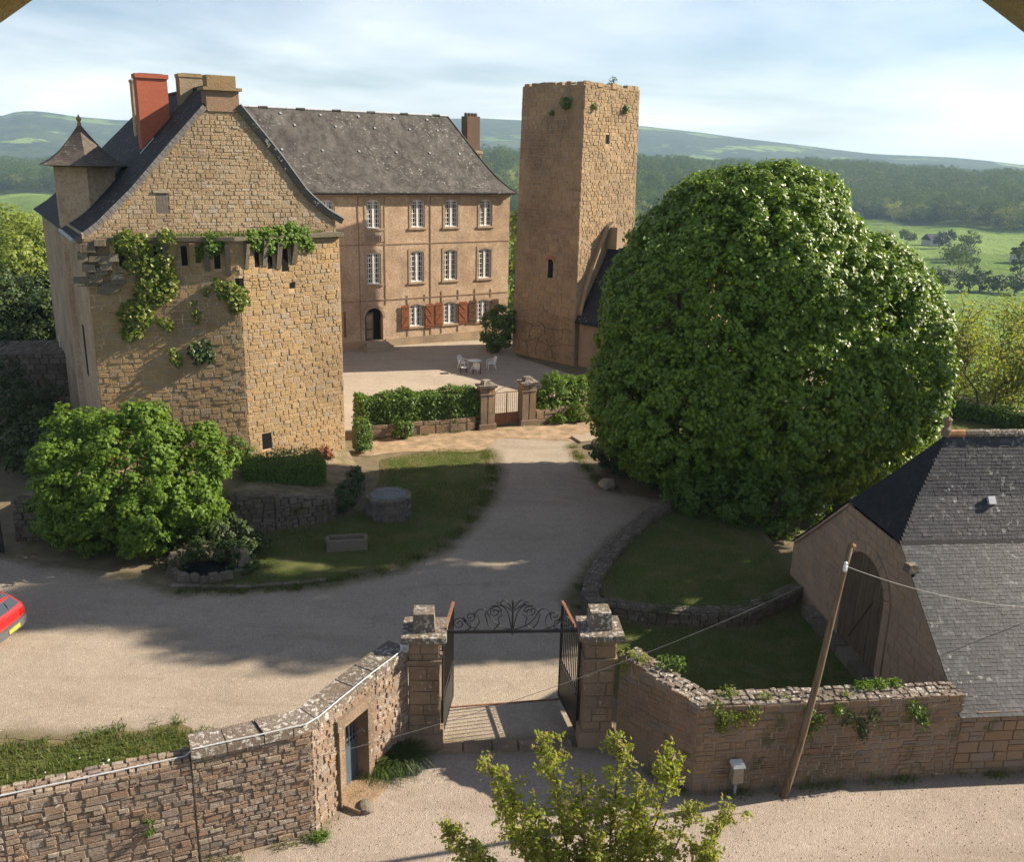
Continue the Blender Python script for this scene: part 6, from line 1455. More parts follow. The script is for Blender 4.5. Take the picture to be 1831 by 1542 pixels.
# ================================================================== vegetation
def big_tree():
    q = np.random.default_rng(100); o = thing('lime_tree', 'huge dense round-crowned green tree right of the drive', 'tree')
    ells = [(9.63, 38.8, 6.97, 5.97, 5.01, 6.84), (13.39, 38.7, 5.72, 4.81, 5.01, 5.78), (7.51, 38.3, 4.37, 4.14, 4.43, 3.85), (11.36, 36.7, 4.76, 4.62, 3.85, 4.24), (10.79, 38.9, 9.38, 3.37, 3.66, 4.53)]
    ells = lobed(ells, 30, .9, 1.5, 3, .82)
    C, N = crown_pts(ells, 5600, 44, .36, q, .35, .14, (.93, 1.02), .8, .35)
    leafmesh('crown', C, N, .175, M['lime'], o, q, .85, .42)
    m = MB(); b = (10.3, 38.7, -.2); m.tube([b, (10.3, 38.8, 1.2), (10.35, 38.9, 3.0)], [.62, .5, .42], 12)
    branches(m, (10.32, 38.85, 2.4), [(10.3, 39.4, 12), (6.8, 39, 9), (14.0, 39.4, 9.5), (9.2, 36.4, 8), (12.2, 36.6, 8.5), (11.1, 42, 9), (6.2, 39.4, 6), (15.9, 38.5, 7)], .26, .06, 5, .04); m.build('trunk', M['bark'], o)
big_tree()
def bush(name, label, cat, ells, n_cl, per, cl, leaf_s, mat, seed, group=None, zmin=.05, inner=.3, shell=(.75, 1.05), stems=None, flat=.8, trunk_r=.06):
    q = np.random.default_rng(seed); o = thing(name, label, cat, group); C, N = crown_pts(ells, n_cl, per, cl, q, zmin, inner, shell, flat, .45); leafmesh('foliage', C, N, leaf_s, mat, o, q, .8, .4)
    e = ells[0]; m = MB(); branches(m, (e[0], e[1], e[2] - e[5] if stems is None else stems), [(e[0] + q.normal(0, .45) * e[3], e[1] + q.normal(0, .45) * e[4], e[2] + e[5] * q.uniform(.2, .7)) for _ in range(6)], trunk_r, .08, seed, .012); m.build('stem', M['twig'], o); return o
bush('large_bush', 'large bright green bush in front of the shaded tower face', 'bush', lobed([(-13.95, 31.4, 2.5, 2.7, 2.4, 2.3), (-15.75, 31.6, 2.4, 1.6, 1.8, 1.8), (-12.15, 31.6, 2.5, 1.6, 1.7, 1.5), (-14.45, 30.6, 1.4, 2.1, 1.5, 1.4), (-15.15, 32.2, 3.7, 1.4, 1.4, 1.3), (-13.15, 32.2, 3.8, 1.0, 1.0, 1.3), (-12.85, 30.2, 1.2, 1.1, 1.0, 1.0), (-16.45, 31.2, 1.2, 1.0, 1.0, 1.0), (-11.55, 31.2, 1.6, 1.0, .9, .9)], 34, .45, .85, 5, .95), 640, 56, .30, .15, M['bush'], 11, stems=.2, inner=.3, trunk_r=.09)
def hedge(label, a, b, w_, z0, z1, n, seed, mat='hedge', leaf_s=.13, name='hedge', group=None, lumps=.12):
    q = np.random.default_rng(seed); a, b = np.array(a), np.array(b); e = b - a; L_ = np.linalg.norm(e); e /= L_; nn = np.array([e[1], -e[0]]); o = thing(name, label, 'hedge', group); C, N = [], []
    for _ in range(n):
        u = q.uniform(0, L_); s_ = q.random(); bump_ = lumps * (math.sin(u * 2.1 + seed) + .6 * math.sin(u * 5.3))
        if s_ < .38: p = (u, q.uniform(-w_ / 2, w_ / 2), z1 + bump_ + q.normal(0, .06)); nv = np.array([0, 0, 1.0])
        elif s_ < .82: p = (u, w_ / 2 + q.normal(0, .07) + bump_ * .4, q.uniform(z0, z1)); nv = np.array([*nn, .35])
        else: p = (u, q.uniform(-w_ / 2, w_ / 2 * .9), q.uniform(z0, z1)); nv = np.array([*nn, .5])
        C.append([*(a + e * p[0] + nn * p[1]), p[2]]); N.append(nv)
    for k in (0, L_):
        for _ in range(int(n * .06)): C.append([*(a + e * (k + q.normal(0, .06)) + nn * q.uniform(-w_ / 2, w_ / 2)), q.uniform(z0, z1)]); N.append(np.array([*(e * (1 if k else -1)), .3]))
    leafmesh('foliage', np.array(C), np.array(N), leaf_s, M[mat], o, q, .8, .45); m = MB()
    for k in range(int(L_ / .6)): p = a + e * (k + .5) * .6; m.tube([(p[0], p[1], 0), (p[0] + q.normal(0, .05), p[1], z1 * .6), (p[0] + q.normal(0, .12), p[1] + q.normal(0, .1), z1 * .95)], .02, 4)
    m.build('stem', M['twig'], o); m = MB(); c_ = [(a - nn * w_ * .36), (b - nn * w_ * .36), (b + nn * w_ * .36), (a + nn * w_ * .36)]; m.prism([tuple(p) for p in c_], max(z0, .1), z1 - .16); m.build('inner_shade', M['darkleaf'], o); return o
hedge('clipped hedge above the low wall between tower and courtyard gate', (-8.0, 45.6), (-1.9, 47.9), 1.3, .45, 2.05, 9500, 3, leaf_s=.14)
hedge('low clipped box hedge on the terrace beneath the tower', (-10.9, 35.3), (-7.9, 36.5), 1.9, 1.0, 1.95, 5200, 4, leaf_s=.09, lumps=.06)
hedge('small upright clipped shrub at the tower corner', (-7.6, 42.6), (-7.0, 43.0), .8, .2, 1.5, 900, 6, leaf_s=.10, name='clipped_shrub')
bush('shrub', 'tall dark evergreen shrub between manor and keep', 'shrub', [(-1.3, 67.6, 1.6, 1.25, 1.3, 1.7), (-.9, 67.4, 2.7, .8, .8, 1.1)], 90, 60, .3, .15, M['hedge'], 13, 'courtyard shrubs')
bush('shrub', 'bright green bushy shrub right of the courtyard gate', 'shrub', [(2.6, 50.3, 1.2, 1.5, 1.1, 1.2), (4.1, 51.0, 1.1, 1.3, 1.0, 1.1), (1.9, 49.8, .9, .9, .8, .9)], 130, 56, .3, .14, M['bush'], 14, 'courtyard shrubs')
bush('shrub', 'darker shrub between the bright one and the big tree', 'shrub', [(5.6, 52.2, 1.3, 1.3, 1.2, 1.3)], 60, 50, .3, .14, M['hedge'], 15, 'courtyard shrubs')
bush('shrub', 'small light plant before the low hedge wall', 'shrub', [(-5.6, 45.2, .45, .6, .35, .5)], 30, 36, .16, .10, M['hedge'], 16, 'courtyard shrubs')
bush('shrub', 'trailing plant on the low wall right of the courtyard gate', 'shrub', [(3.6, 49.1, .5, .6, .4, .6), (2.6, 48.7, .3, .6, .3, .3)], 34, 34, .16, .11, M['bush'], 17, 'courtyard shrubs')
bush('shrub', 'weedy shrub growing at the tower corner above the basin', 'shrub', [(-11.6, 36.9, 1.8, .6, .4, .8), (-11.2, 37.0, 1.5, .5, .4, .5)], 34, 40, .18, .11, M['hedge'], 18, 'terrace plants')
bush('shrub', 'orange-brown dry plant at the foot of the sunlit tower face', 'shrub', [(-8.5, 39.7, .95, .45, .35, .35)], 20, 30, .14, .10, plain('rusty_leaves', (.30, .12, .05), .8, .3, 6, 0), 19, 'terrace plants')
bush('shrub', 'dark creeping shrub on the sloping end of the retaining wall', 'shrub', [(-6.7, 36.4, .7, .4, 1.4, .5), (-6.7, 34.9, .7, .5, .7, .5)], 50, 44, .2, .10, M['darkleaf'], 20, 'terrace plants')
bush('shrub', 'dark shrub left of the stone basin below the large bush', 'shrub', [(-10.9, 30.9, .7, 1.6, .9, .7), (-9.6, 30.7, .5, 1.0, .6, .4)], 90, 46, .22, .11, M['darkleaf'], 22, 'terrace plants')
bush('shrub', 'low dark weeds spilling over the rim of the ruined basin', 'shrub', [(-10.4, 29.9, .5, 1.3, .5, .4), (-9.2, 29.3, .3, .5, .6, .3), (-11.4, 29.1, .3, .5, .5, .3)], 70, 40, .16, .09, M['darkleaf'], 25, 'terrace plants')
bush('shrub', 'dark round laurel at the foot of the big tree by the lawn', 'shrub', [(10.0, 33.9, 1.5, 2.2, 1.5, 1.6), (8.0, 34.8, 1.1, 1.7, 1.2, 1.2), (11.6, 35.4, 2.0, 1.6, 1.6, 1.8)], 190, 56, .36, .15, M['hedge'], 23, 'shrubs by the big tree')
bush('shrub', 'deep green undergrowth left of the big tree trunk', 'shrub', [(5.6, 40.4, 1.3, 1.9, 1.6, 1.5), (7.2, 38.6, 1.1, 1.5, 1.2, 1.2)], 120, 56, .36, .16, M['darkleaf'], 24, 'shrubs by the big tree')
hedge('clipped hedge along the far edge of the right lawn', (21.5, 55.5), (34, 45.6), 1.3, .1, 1.0, 4500, 9, leaf_s=.16, name='garden_hedge')

# trees with few spring leaves beyond the right hedge
def sparse_tree(label, x, y, h, w_, seed, z=None, mat='spring', n_leaf=2600, group='spring trees beyond the right hedge', leaf_s=.19):
    q = np.random.default_rng(seed); o = thing('spring_tree', label, 'tree', group); z = gz(x, y) if z is None else z; m = MB(); tips = []
    st = [(x + q.normal(0, .3), y + q.normal(0, .3), z - .3) for _ in range(4)]
    for s_ in st:
        top_ = np.array([x + q.normal(0, .30) * w_, y + q.normal(0, .25) * w_, z + h * q.uniform(.75, 1.02)]); branches(m, s_, [top_], .09, .05, int(q.integers(1e6)), .02); s_ = np.array(s_)
        for k in range(11):
            f_ = q.uniform(.2, .95); b_ = s_ + (top_ - s_) * f_; t2 = b_ + np.array([q.normal(0, .22) * w_, q.normal(0, .22) * w_, h * q.uniform(.06, .22)]); branches(m, b_, [t2], .03, .08, int(q.integers(1e6)), .008); tips.append((b_, t2))
    m.build('trunk', M['bark'], o); C = []
    for b_, t2 in tips:
        kk = n_leaf // len(tips); f_ = q.uniform(.1, 1.12, kk)[:, None]; C.append(b_ + (t2 - b_) * f_ + q.normal(0, .22 + .02 * w_, (kk, 3)))
    C = np.vstack(C); leafmesh('crown', C, np.tile([0, 0, .6], (len(C), 1)), leaf_s, M[mat], o, q, .7, .9)
sparse_tree('thin spring tree with pale leaves nearest to the big tree', 26.8, 55.0, 7.2, 4.5, 1, z=-1.0)
sparse_tree('taller spring tree behind the hedge at the right edge', 30.5, 57.5, 8.8, 6, 2, z=-2.0, n_leaf=4200)
sparse_tree('many-stemmed spring tree at the far right edge', 32.5, 53.5, 7.4, 6, 3, z=-1.2, n_leaf=4000)
sparse_tree('low bushy spring tree between the two taller ones', 28.6, 52.8, 5.0, 5, 4, z=-.4, n_leaf=3400)
# tall trees beyond the barn: they shade the drive
bush('shade_tree', 'tall bare-stemmed tree standing beyond the barn outside the right edge', 'tree', [(24.6, 33.8, 17.2, 3.3, 3.2, 4.2), (24.9, 32.8, 15.8, 2.8, 2.6, 3.0), (24.3, 34.4, 18.8, 2.6, 2.4, 3.0), (24.6, 34.3, 11.8, 2.6, 2.5, 3.2), (24.8, 36.2, 22.6, 2.2, 1.7, 3.0)], 330, 70, .75, .36, M['lime'], 400, stems=0.0, trunk_r=.22)
# poplars and dark shrubs on the left
pl = [(-50, 97, 11.5, 7, 'pale poplar at the left edge, rightmost of the row'), (-56, 100, 12, 8, 'pale poplar second from the turret'), (-63, 100, 13, 9, 'pale poplar cut by the left picture edge'), (-47, 104, 11.5, 7, 'pale poplar half hidden behind the turret'), (-58, 110, 15, 9, 'pale poplar standing behind the front row')]
for i, (x, y, h, w_, lb) in enumerate(pl): far_tree('poplar_tree', lb, 'poplars on the left', x, y, h - 1.8, w_, M['poplar'], 200 + i, 120, 46, .42, z=gz(x, y) - 1)
dk = [(-31.5, 60, 5.5, 6, 'dark evergreen tree nearest to the turret'), (-35.5, 60.5, 6.0, 7, 'dark evergreen tree left of the one by the turret'), (-29.0, 63.5, 4.6, 5, 'dark evergreen tree behind the garden terrace'), (-33, 54, 4.0, 5.5, 'low dark evergreen below the garden terrace')]
for i, (x, y, h, w_, lb) in enumerate(dk): far_tree('evergreen_tree', lb, 'dark evergreens on the left', x, y, h, w_, M['darkleaf'], 230 + i, 110, 40, .30, z=0)
far_tree('spring_tree', 'light green tree showing between manor and keep', None, 2.0, 92, 12, 6, M['poplar'], 300, 90, 40, .4, z=-3)
bush('shrub', 'tall dark shrub added to deepen the shade at the left behind the large bush', 'shrub', [(-20.5, 38.5, 1.4, 1.6, 1.6, 1.6), (-23.5, 41, 1.5, 2.6, 2.2, 1.7), (-26, 44.5, 1.6, 3.4, 2.4, 2.0)], 190, 50, .35, .17, M['darkleaf'], 31, 'shrubs on the left')  # dark-leaved shrubs added to darken the shaded ground at the left

# young tree in the foreground
def young_tree():
    q = np.random.default_rng(77); o = thing('young_tree', 'young yellow-green tree with feathery shoots at the bottom edge', 'tree'); m = MB(); base = np.array([1.7, 12.6, -.1]); C, N = [], []
    stems = [((.72, 13.0, 5.15), 1), ((1.88, 13.0, 4.95), 1), ((2.75, 12.9, 4.7), 1), ((-.28, 13.1, 4.35), .9), ((.05, 12.9, 4.2), .7), ((1.25, 12.7, 4.35), .8), ((3.75, 12.8, 3.75), .8), ((-.95, 12.9, 3.2), .7), ((2.2, 12.6, 4.0), .7), ((3.1, 12.7, 4.0), .7), ((.45, 12.5, 4.0), .7), ((1.5, 12.3, 3.7), .7), ((2.4, 13.2, 3.9), .7), ((-.5, 12.6, 3.1), .6), ((3.4, 12.4, 3.2), .6), ((.9, 12.2, 3.2), .6)]
    m.tube([base, base + np.array([0, 0, .9])], [.10, .085], 8)
    for tip, sc in stems:
        tip = np.array(tip); b0 = base + np.array([0, 0, .8]); mid_ = b0 + (tip - b0) * .45 + np.array([(tip[0] - b0[0]) * .22, (tip[1] - b0[1]) * .2, -.15]); pts = []
        for k in np.linspace(0, 1, 9): pts.append((1 - k) ** 2 * b0 + 2 * k * (1 - k) * mid_ + k * k * tip + q.normal(0, .02, 3))
        m.tube(pts, list(np.linspace(.032, .006, 9)), 5)
        P = np.array(pts)
        for k in range(int(66 * sc)):
            s_ = q.uniform(.34, 1.0); i = min(7, int(s_ * 8)); b_ = P[i] + (P[i + 1] - P[i]) * (s_ * 8 - i); ln = (.62 - .42 * s_) * q.uniform(.6, 1.2) * sc + .08; d = np.array([q.normal(0, 1), q.normal(0, 1), .55]); d /= np.linalg.norm(d); e_ = b_ + d * ln
            m.tube([b_, (b_ + e_) / 2 + np.array([0, 0, .02]), e_], [.007, .005, .003], 3)
            nl = int(14 + ln * 34); f_ = q.uniform(.15, 1.08, nl)[:, None]; C.append(b_ + (e_ - b_) * f_ + q.normal(0, .045, (nl, 3)) - np.array([0, 0, .02])); N.append(np.tile([0, -.1, .8], (nl, 1)))
    C = np.vstack(C); N = np.vstack(N); leafmesh('crown', C, N, .09, M['shrub'], o, q, .55, .7); m.build('trunk', M['twig'], o)
young_tree()

# grass, weeds, small plants
def stuffo(o): o['kind'] = 'stuff'; return o
def patchy(th, sc, sd):
    def f(P, q): return (np.sin(P[:, 0] * sc + sd) * np.sin(P[:, 1] * sc * 1.3 + sd * 2) + .5 * np.sin(P[:, 0] * sc * 2.7) * np.sin(P[:, 1] * sc * 3.1) + q.normal(0, .35, len(P))) > th
    return f
stuffo(blades('verge_grass', [(-24, 19.6), (-12.2, 18.9), (-8.3, 20.1), (-6.7, 18.9), (-6.1, 16.5), (-9.4, 15.0), (-14, 13.2), (-24, 10)], 42000, .15, M['grassblade'], .02, 1, .8, .012, mask=patchy(-.75, .9, 1)))
stuffo(blades('lawn_grass', LAWN_A, 30000, .07, M['grassblade'], .02, 2, .8, .010, mask=patchy(-.35, .7, 3)))
stuffo(blades('upper_lawn_grass', LAWN_C, 9000, .07, M['grassblade'], .46, 3, .8, .012)); stuffo(blades('lower_lawn_grass', LAWN_D, 12000, .08, M['grassblade'], .02, 4, .8, .012))
q = np.random.default_rng(6); P = q.uniform((-12.5, 15.5), (-7, 18.6), (900, 2)); k = patchy(.5, 1.1, 2)(P, q) & in_poly(P, LAWN_B); P = P[k][:260]
stuffo(leafmesh('daisies', np.column_stack([P, q.uniform(.12, .22, len(P))]), np.tile([0, 0, 1.0], (len(P), 1)), .045, M['flower'], None, q, 1.0, .3))
def pebbles(name, poly, n, smin, smax, mat, seed, z=.02):
    q = np.random.default_rng(seed); A = np.array(poly); P = q.uniform(A.min(0), A.max(0), (n * 2, 2)); P = P[in_poly(P, poly)][:n]; m_ = len(P); s_ = q.uniform(smin, smax, m_)
    o8 = np.array([(1, 0, 0), (0, 1, 0), (-1, 0, 0), (0, -1, 0), (0, 0, .8), (0, 0, -.6)]); V = (o8[None] * q.uniform(.6, 1.3, (m_, 6, 1))) * s_[:, None, None] + np.column_stack([P, np.full(m_, z)])[:, None, :]
    f8 = np.array([(0, 1, 4), (1, 2, 4), (2, 3, 4), (3, 0, 4)]); F = (f8[None] + 6 * np.arange(m_)[:, None, None]).reshape(-1, 3); return stuffo(fmesh(name, V.reshape(-1, 3), F, mat, rnd=np.repeat(q.random(m_), 6)))
PEB = stone_mat('loose_grit', [(.40, .32, .25), (.52, .43, .34), (.62, .54, .45)], 0, 0)
pebbles('road_grit', [(-4, 16.6), (-3, 18), (-2, 19.4), (2.7, 19.6), (4.3, 18), (11, 18.8), (13, 18.6), (13, 14), (-5, 14)], 2600, .007, .018, PEB, 1); pebbles('drive_grit', DRIVE, 6000, .007, .018, PEB, 2, .024)
def edge_weeds(name, lines, n, h, spread, seed, z=.02):
    q = np.random.default_rng(seed); P = []
    for ln in lines:
        for a, b in zip(ln, ln[1:]):
            a, b = np.array(a, float), np.array(b, float); L_ = np.linalg.norm(b - a); k = int(n * L_); nn = np.array([b[1] - a[1], a[0] - b[0]]) / (L_ + 1e-9)
            u = q.random(k); cl = np.sin(u * L_ * 3.1 + a[0]) + .7 * np.sin(u * L_ * 7.7 + a[1]); u = u[cl + q.normal(0, .5, k) > .1]; P.append(a + (b - a) * u[:, None] + nn * q.normal(0, spread, len(u))[:, None])
    P = np.vstack(P); m_ = len(P); hh = h * q.uniform(.4, 1.5, m_); al = q.uniform(0, 6.283, m_); th = q.uniform(0, 6.283, m_); w_ = q.uniform(.008, .018, m_); b_ = np.column_stack([P, np.full(m_, z)])
    sd = np.column_stack([np.cos(th) * w_, np.sin(th) * w_, np.zeros(m_)]); tip = b_ + np.column_stack([np.cos(al) * hh * .5, np.sin(al) * hh * .5, hh])
    return stuffo(fmesh(name, np.stack([b_ - sd, b_ + sd, tip], 1).reshape(-1, 3), np.arange(m_ * 3).reshape(-1, 3), M['grassblade'], rnd=np.repeat(q.random(m_), 3)))
edge_weeds('drive_edge_weeds', [LAWN_A[:9], [(-10.9, 27.6), (-8.6, 27.7), (-6.2, 28.3)], [(2.3, 27.0), (2.6, 28.8), (3.9, 32.0), (5.8, 35.3), (7.2, 36.7)], [(4.2, 38.3), (3.5, 41.5), (3.1, 44.5)], LAWN_B[:5]], 420, .12, .16, 3)
edge_weeds('wall_foot_weeds', [[(-9.2, 14.0), (-4.0, 16.3), (-3.1, 18.1), (-2.4, 19.3)], [(2.8, 19.4), (4.3, 17.9), (10.8, 18.85), (13, 19.1)], [(-7.6, 44.7), (-2, 46.9)], [(1.3, 48.2), (5.2, 50.1)], [(-2.5, 69.0), (0.3, 72.6)]], 160, .13, .09, 4)
# arching clump by the left pillar
def arch_clump(label, c, r_, h, n, seed, mat):
    q = np.random.default_rng(seed); o = thing('grass_clump', label, 'plant', 'clumps along the walls'); V, F = [], []
    for i in range(n):
        a = q.uniform(0, 6.283); L_ = r_ * q.uniform(.5, 1.1); hh = h * q.uniform(.5, 1.1); b = np.array([c[0] + q.normal(0, r_ * .18), c[1] + q.normal(0, r_ * .18), 0]); w_ = q.uniform(.008, .016); s_ = np.array([-math.sin(a), math.cos(a), 0]) * w_; bi = len(V)
        for k in (0, .35, .7, 1.0): p = b + np.array([math.cos(a) * L_ * k, math.sin(a) * L_ * k, hh * (1.9 * k - 1.6 * k * k)]); ww = 1 - .85 * k; V += [p - s_ * ww, p + s_ * ww]
        for k in range(3): F.append((bi + 2 * k, bi + 2 * k + 1, bi + 2 * k + 3, bi + 2 * k + 2))
    F = np.array(F); fmesh('foliage', np.array(V), F, mat, o, rnd=np.repeat(q.random(n), 8)); return o
arch_clump('dark arching clump of long leaves at the foot of the left gate pillar', (-2.55, 18.85), .85, .75, 900, 1, M['darkleaf'])
arch_clump('second shorter leaf clump beside the little door', (-2.95, 18.6), .6, .55, 500, 2, M['hedge'])
arch_clump('small green weed at the bend of the left wall', (-3.85, 16.3), .28, .25, 120, 3, M['hedge'])
# plants on the right wall
def wallplant(label, pts, n, size, mat, seed, spread=.18, drop=.25):
    q = np.random.default_rng(seed); o = thing('wall_plant', label, 'plant', 'plants on the road wall'); C = []
    for (x, y, z, r_) in pts: k = n // len(pts); d = sphere_dirs(k, q); C.append(np.array([x, y, z]) + d * r_ * (q.random(k) ** .5)[:, None] * np.array([1, .7, .7]) - np.array([0, 0, drop]) * q.random((k, 1)) ** 2)
    C = np.vstack(C); leafmesh('foliage', C, np.tile([-.1, -.5, .8], (len(C), 1)), size, mat, o, q, .5, .6); m = MB(); p = pts[0]; branches(m, (p[0], p[1], p[2] - .1), [(a, b, c) for a, b, c, _ in pts], .012, .05, seed, .005); m.build('stem', M['twig'], o)
wallplant('yellowish plant on the wall top beside the right pillar', [(2.95, 19.65, 2.7, .3), (3.2, 19.45, 2.68, .25), (2.9, 19.5, 2.5, .2)], 420, .09, M['spring'], 1)
wallplant('green sprig on the sloping wall top right of the pillar', [(3.75, 19.3, 2.72, .28), (4.1, 19.35, 2.7, .2)], 200, .09, M['hedge'], 2)
wallplant('trailing green plant hanging over the wall corner', [(4.75, 18.15, 2.28, .25), (5.0, 18.1, 2.1, .25), (5.3, 18.2, 2.05, .22), (4.9, 18.1, 1.9, .2), (5.6, 18.2, 2.15, .2), (5.1, 18.55, 2.4, .3)], 900, .085, M['ivy'], 3)
wallplant('thin trailing plant behind the pole on the road wall', [(6.9, 18.35, 2.1, .2), (7.2, 18.4, 1.9, .2), (7.0, 18.35, 1.7, .16), (7.6, 18.45, 2.1, .15)], 420, .08, M['hedge'], 4)
wallplant('trailing plant near the barn end of the road wall', [(9.6, 18.75, 1.95, .2), (9.75, 18.78, 1.7, .18), (9.4, 18.75, 2.05, .16)], 330, .08, M['hedge'], 5)
wallplant('bright weed on the wall top left of the barn', [(8.4, 19.1, 2.3, .25), (8.8, 19.2, 2.3, .25), (9.2, 19.3, 2.28, .2)], 420, .09, M['bush'], 6, drop=.1)
wallplant('grey-green mat of weeds covering the wall top behind the pole', [(5.9, 18.55, 2.25, .3), (6.4, 18.6, 2.2, .25), (7.9, 18.8, 2.18, .25)], 500, .08, M['ivy'], 9, drop=.15)
wallplant('ragged ivy hanging below the coping right of the pole', [(7.9, 18.5, 1.9, .2), (8.2, 18.55, 1.7, .22), (8.5, 18.6, 1.9, .2), (8.3, 18.57, 1.45, .15)], 420, .075, M['darkleaf'], 10)
wallplant('small weed growing in the low left wall', [(-6.95, 15.15, 1.35, .14), (-6.95, 15.12, 1.1, .12)], 150, .07, M['hedge'], 7, drop=.1)
wallplant('yellow weed at the foot of the low left wall', [(-8.9, 14.2, .9, .2), (-8.6, 14.3, .8, .15)], 160, .07, M['ivy'], 8, drop=.1)
bush('meadow_plant', 'leafy weed clump in the verge behind the low wall', 'plant', [(-8.3, 17.2, .2, .45, .4, .3)], 30, 36, .14, .10, M['bush'], 41)
# dry earth bank litter by the courtyard wall
q = np.random.default_rng(19)

# ================================================================== garden furniture
TB = thing('garden_table', 'round white plastic garden table in the courtyard', 'table'); TBc = (-2.62, 61.3)
m = MB(); m.lathe([(0, .70), (.44, .70), (.47, .715), (.46, .735), (0, .74)], TBc, 28); m.build('table_top', M['plastic'], TB, True)
for k in range(4): t_ = .6 + k * math.pi / 2; m = MB(); m.tube([(TBc[0] + .10 * math.cos(t_), TBc[1] + .10 * math.sin(t_), .70), (TBc[0] + .20 * math.cos(t_), TBc[1] + .20 * math.sin(t_), .35), (TBc[0] + .36 * math.cos(t_), TBc[1] + .36 * math.sin(t_), .02)], .025, 6); m.build('leg', M['plastic'], TB)
def plastic_chair(label, x, y, rz, z=0.0):
    o = thing('garden_chair', label, 'chair', 'white plastic garden chairs'); o.location = (x, y, z); o.rotation_euler = (0, 0, rz)
    m = MB(); m.box((0, 0, .42), (.44, .42, .035), 0, .97); m.build('seat', M['plastic'], o)
    for k in range(5): m = MB(); a = -.17 + k * .085; m.hexa([(a - .03, .20, .44), (a + .03, .20, .44), (a + .03, .225, .44), (a - .03, .225, .44), (a * 1.1 - .03, .33, .84), (a * 1.1 + .03, .33, .84), (a * 1.1 + .03, .35, .84), (a * 1.1 - .03, .35, .84)]); m.build('back_slat', M['plastic'], o)
    m = MB(); m.tube([(-.25, .34, .82), (-.12, .36, .88), (.12, .36, .88), (.25, .34, .82)], .028, 6); m.build('back_rail', M['plastic'], o)
    for s_ in (-1, 1):
        m = MB(); m.tube([(s_ * .25, .32, .8), (s_ * .27, .2, .64), (s_ * .27, -.15, .63), (s_ * .25, -.23, .58)], .026, 6); m.build('armrest', M['plastic'], o)
        m = MB(); m.tube([(s_ * .25, -.23, .60), (s_ * .25, -.25, 0)], [.026, .03], 6); m.build('leg', M['plastic'], o); m = MB(); m.tube([(s_ * .25, .32, .82), (s_ * .23, .24, .42), (s_ * .26, .30, 0)], [.026, .028, .03], 6); m.build('leg', M['plastic'], o)
    return o
def canvas_chair(label, x, y, rz):
    o = thing('folding_chair', label, 'chair', 'low canvas chairs'); o.location = (x, y, 0); o.rotation_euler = (0, 0, rz); cv = M['white']
    m = MB(); m.box((0, 0, .40), (.46, .42, .04), 0, .98); m.build('seat', cv, o); m = MB(); m.hexa([(-.22, .2, .50), (.22, .2, .50), (.22, .23, .50), (-.22, .23, .50), (-.22, .27, .80), (.22, .27, .80), (.22, .29, .80), (-.22, .29, .80)]); m.build('backrest', cv, o)
    for s_ in (-1, 1):
        for y_ in (-.2, .2): m = MB(); m.tube([(s_ * .24, y_, 0), (s_ * .24, y_, .40 if y_ < 0 else .82)], .022, 5); m.build('leg', M['shutter2'], o)
        m = MB(); m.tube([(s_ * .24, -.2, .2), (s_ * .24, .2, .2)], .018, 5); m.build('stretcher', M['shutter2'], o)
plastic_chair('white plastic chair left of the round table', -3.45, 61.9, rad(65)); plastic_chair('white plastic chair right of the round table', -1.55, 61.9, rad(-75))
canvas_chair('low brown chair with pale cushion left in front of the table', -3.35, 60.5, rad(100)); canvas_chair('low brown chair with pale cushion directly in front of the table', -2.45, 60.3, rad(178))
plastic_chair('white plastic chair on the garden terrace at far left', -25.9, 52.3, rad(20), 2.9)

# ================================================================== red hatchback at the left edge
CR = thing('parked_car', 'red hatchback parked at the left edge, seen from behind', 'car'); CR.location = (-14.5, 24.1, 0); CR.rotation_euler = (0, 0, rad(176))
M['carred'] = plain('red_car_paint', (.55, .018, .015), .25, .05, 3, 0, spec=.6); M['carred'].node_tree.nodes['Principled BSDF'].inputs['Coat Weight'].default_value = .6
M['bumper'] = plain('grey_bumper_plastic', (.10, .10, .105), .55, .1, 4, .05); M['tyre'] = plain('tyre_rubber', (.02, .02, .02), .8, .1, 4, .1); M['rim'] = plain('steel_wheel', (.32, .34, .34), .4, .1, 4, 0, spec=.5); M['carglass'] = plain('car_glass', (.05, .06, .07), .05, .1, 4, 0, spec=.8)
# local: x from rear (0) to front (3.7); y across; z up
secs = [  # x, half width, z bottom, z belt, half width top, z roof
    (0.00, .70, .42, .86, .66, .88), (0.06, .76, .32, .92, .68, .96), (.30, .785, .25, .93, .60, 1.24), (.55, .79, .24, .93, .575, 1.36), (1.2, .79, .22, .92, .57, 1.385), (1.9, .79, .22, .91, .565, 1.34), (2.25, .785, .22, .90, .60, 1.20), (2.75, .78, .22, .88, .70, .92), (3.4, .74, .24, .78, .66, .80), (3.66, .64, .34, .62, .56, .64), (3.70, .60, .40, .56, .52, .58)]
m = MB(); n_ = len(secs); R_ = 12
for (x, hw_, zb, zbt, ht, zr) in secs:
    ring = [(-hw_ * .92, zb), (-hw_, zb + .12), (-hw_, (zb + zbt) / 2), (-hw_ * .99, zbt), (-(hw_ + ht) / 2, (zbt + zr) / 2), (-ht, zr - .03), (-ht * .7, zr)]; ring = ring + [(-a, b) for a, b in ring[::-1]]
    for a, b in ring: m.v.append((x, a, b))
R_ = 14
for i in range(n_ - 1):
    for k in range(R_): k2 = (k + 1) % R_; m.f.append((i * R_ + k, i * R_ + k2, (i + 1) * R_ + k2, (i + 1) * R_ + k))
m.f.append(tuple(range(R_))[::-1]); m.f.append(tuple((n_ - 1) * R_ + k for k in range(R_)))
body = m.build('body', M['carred'], CR, True)
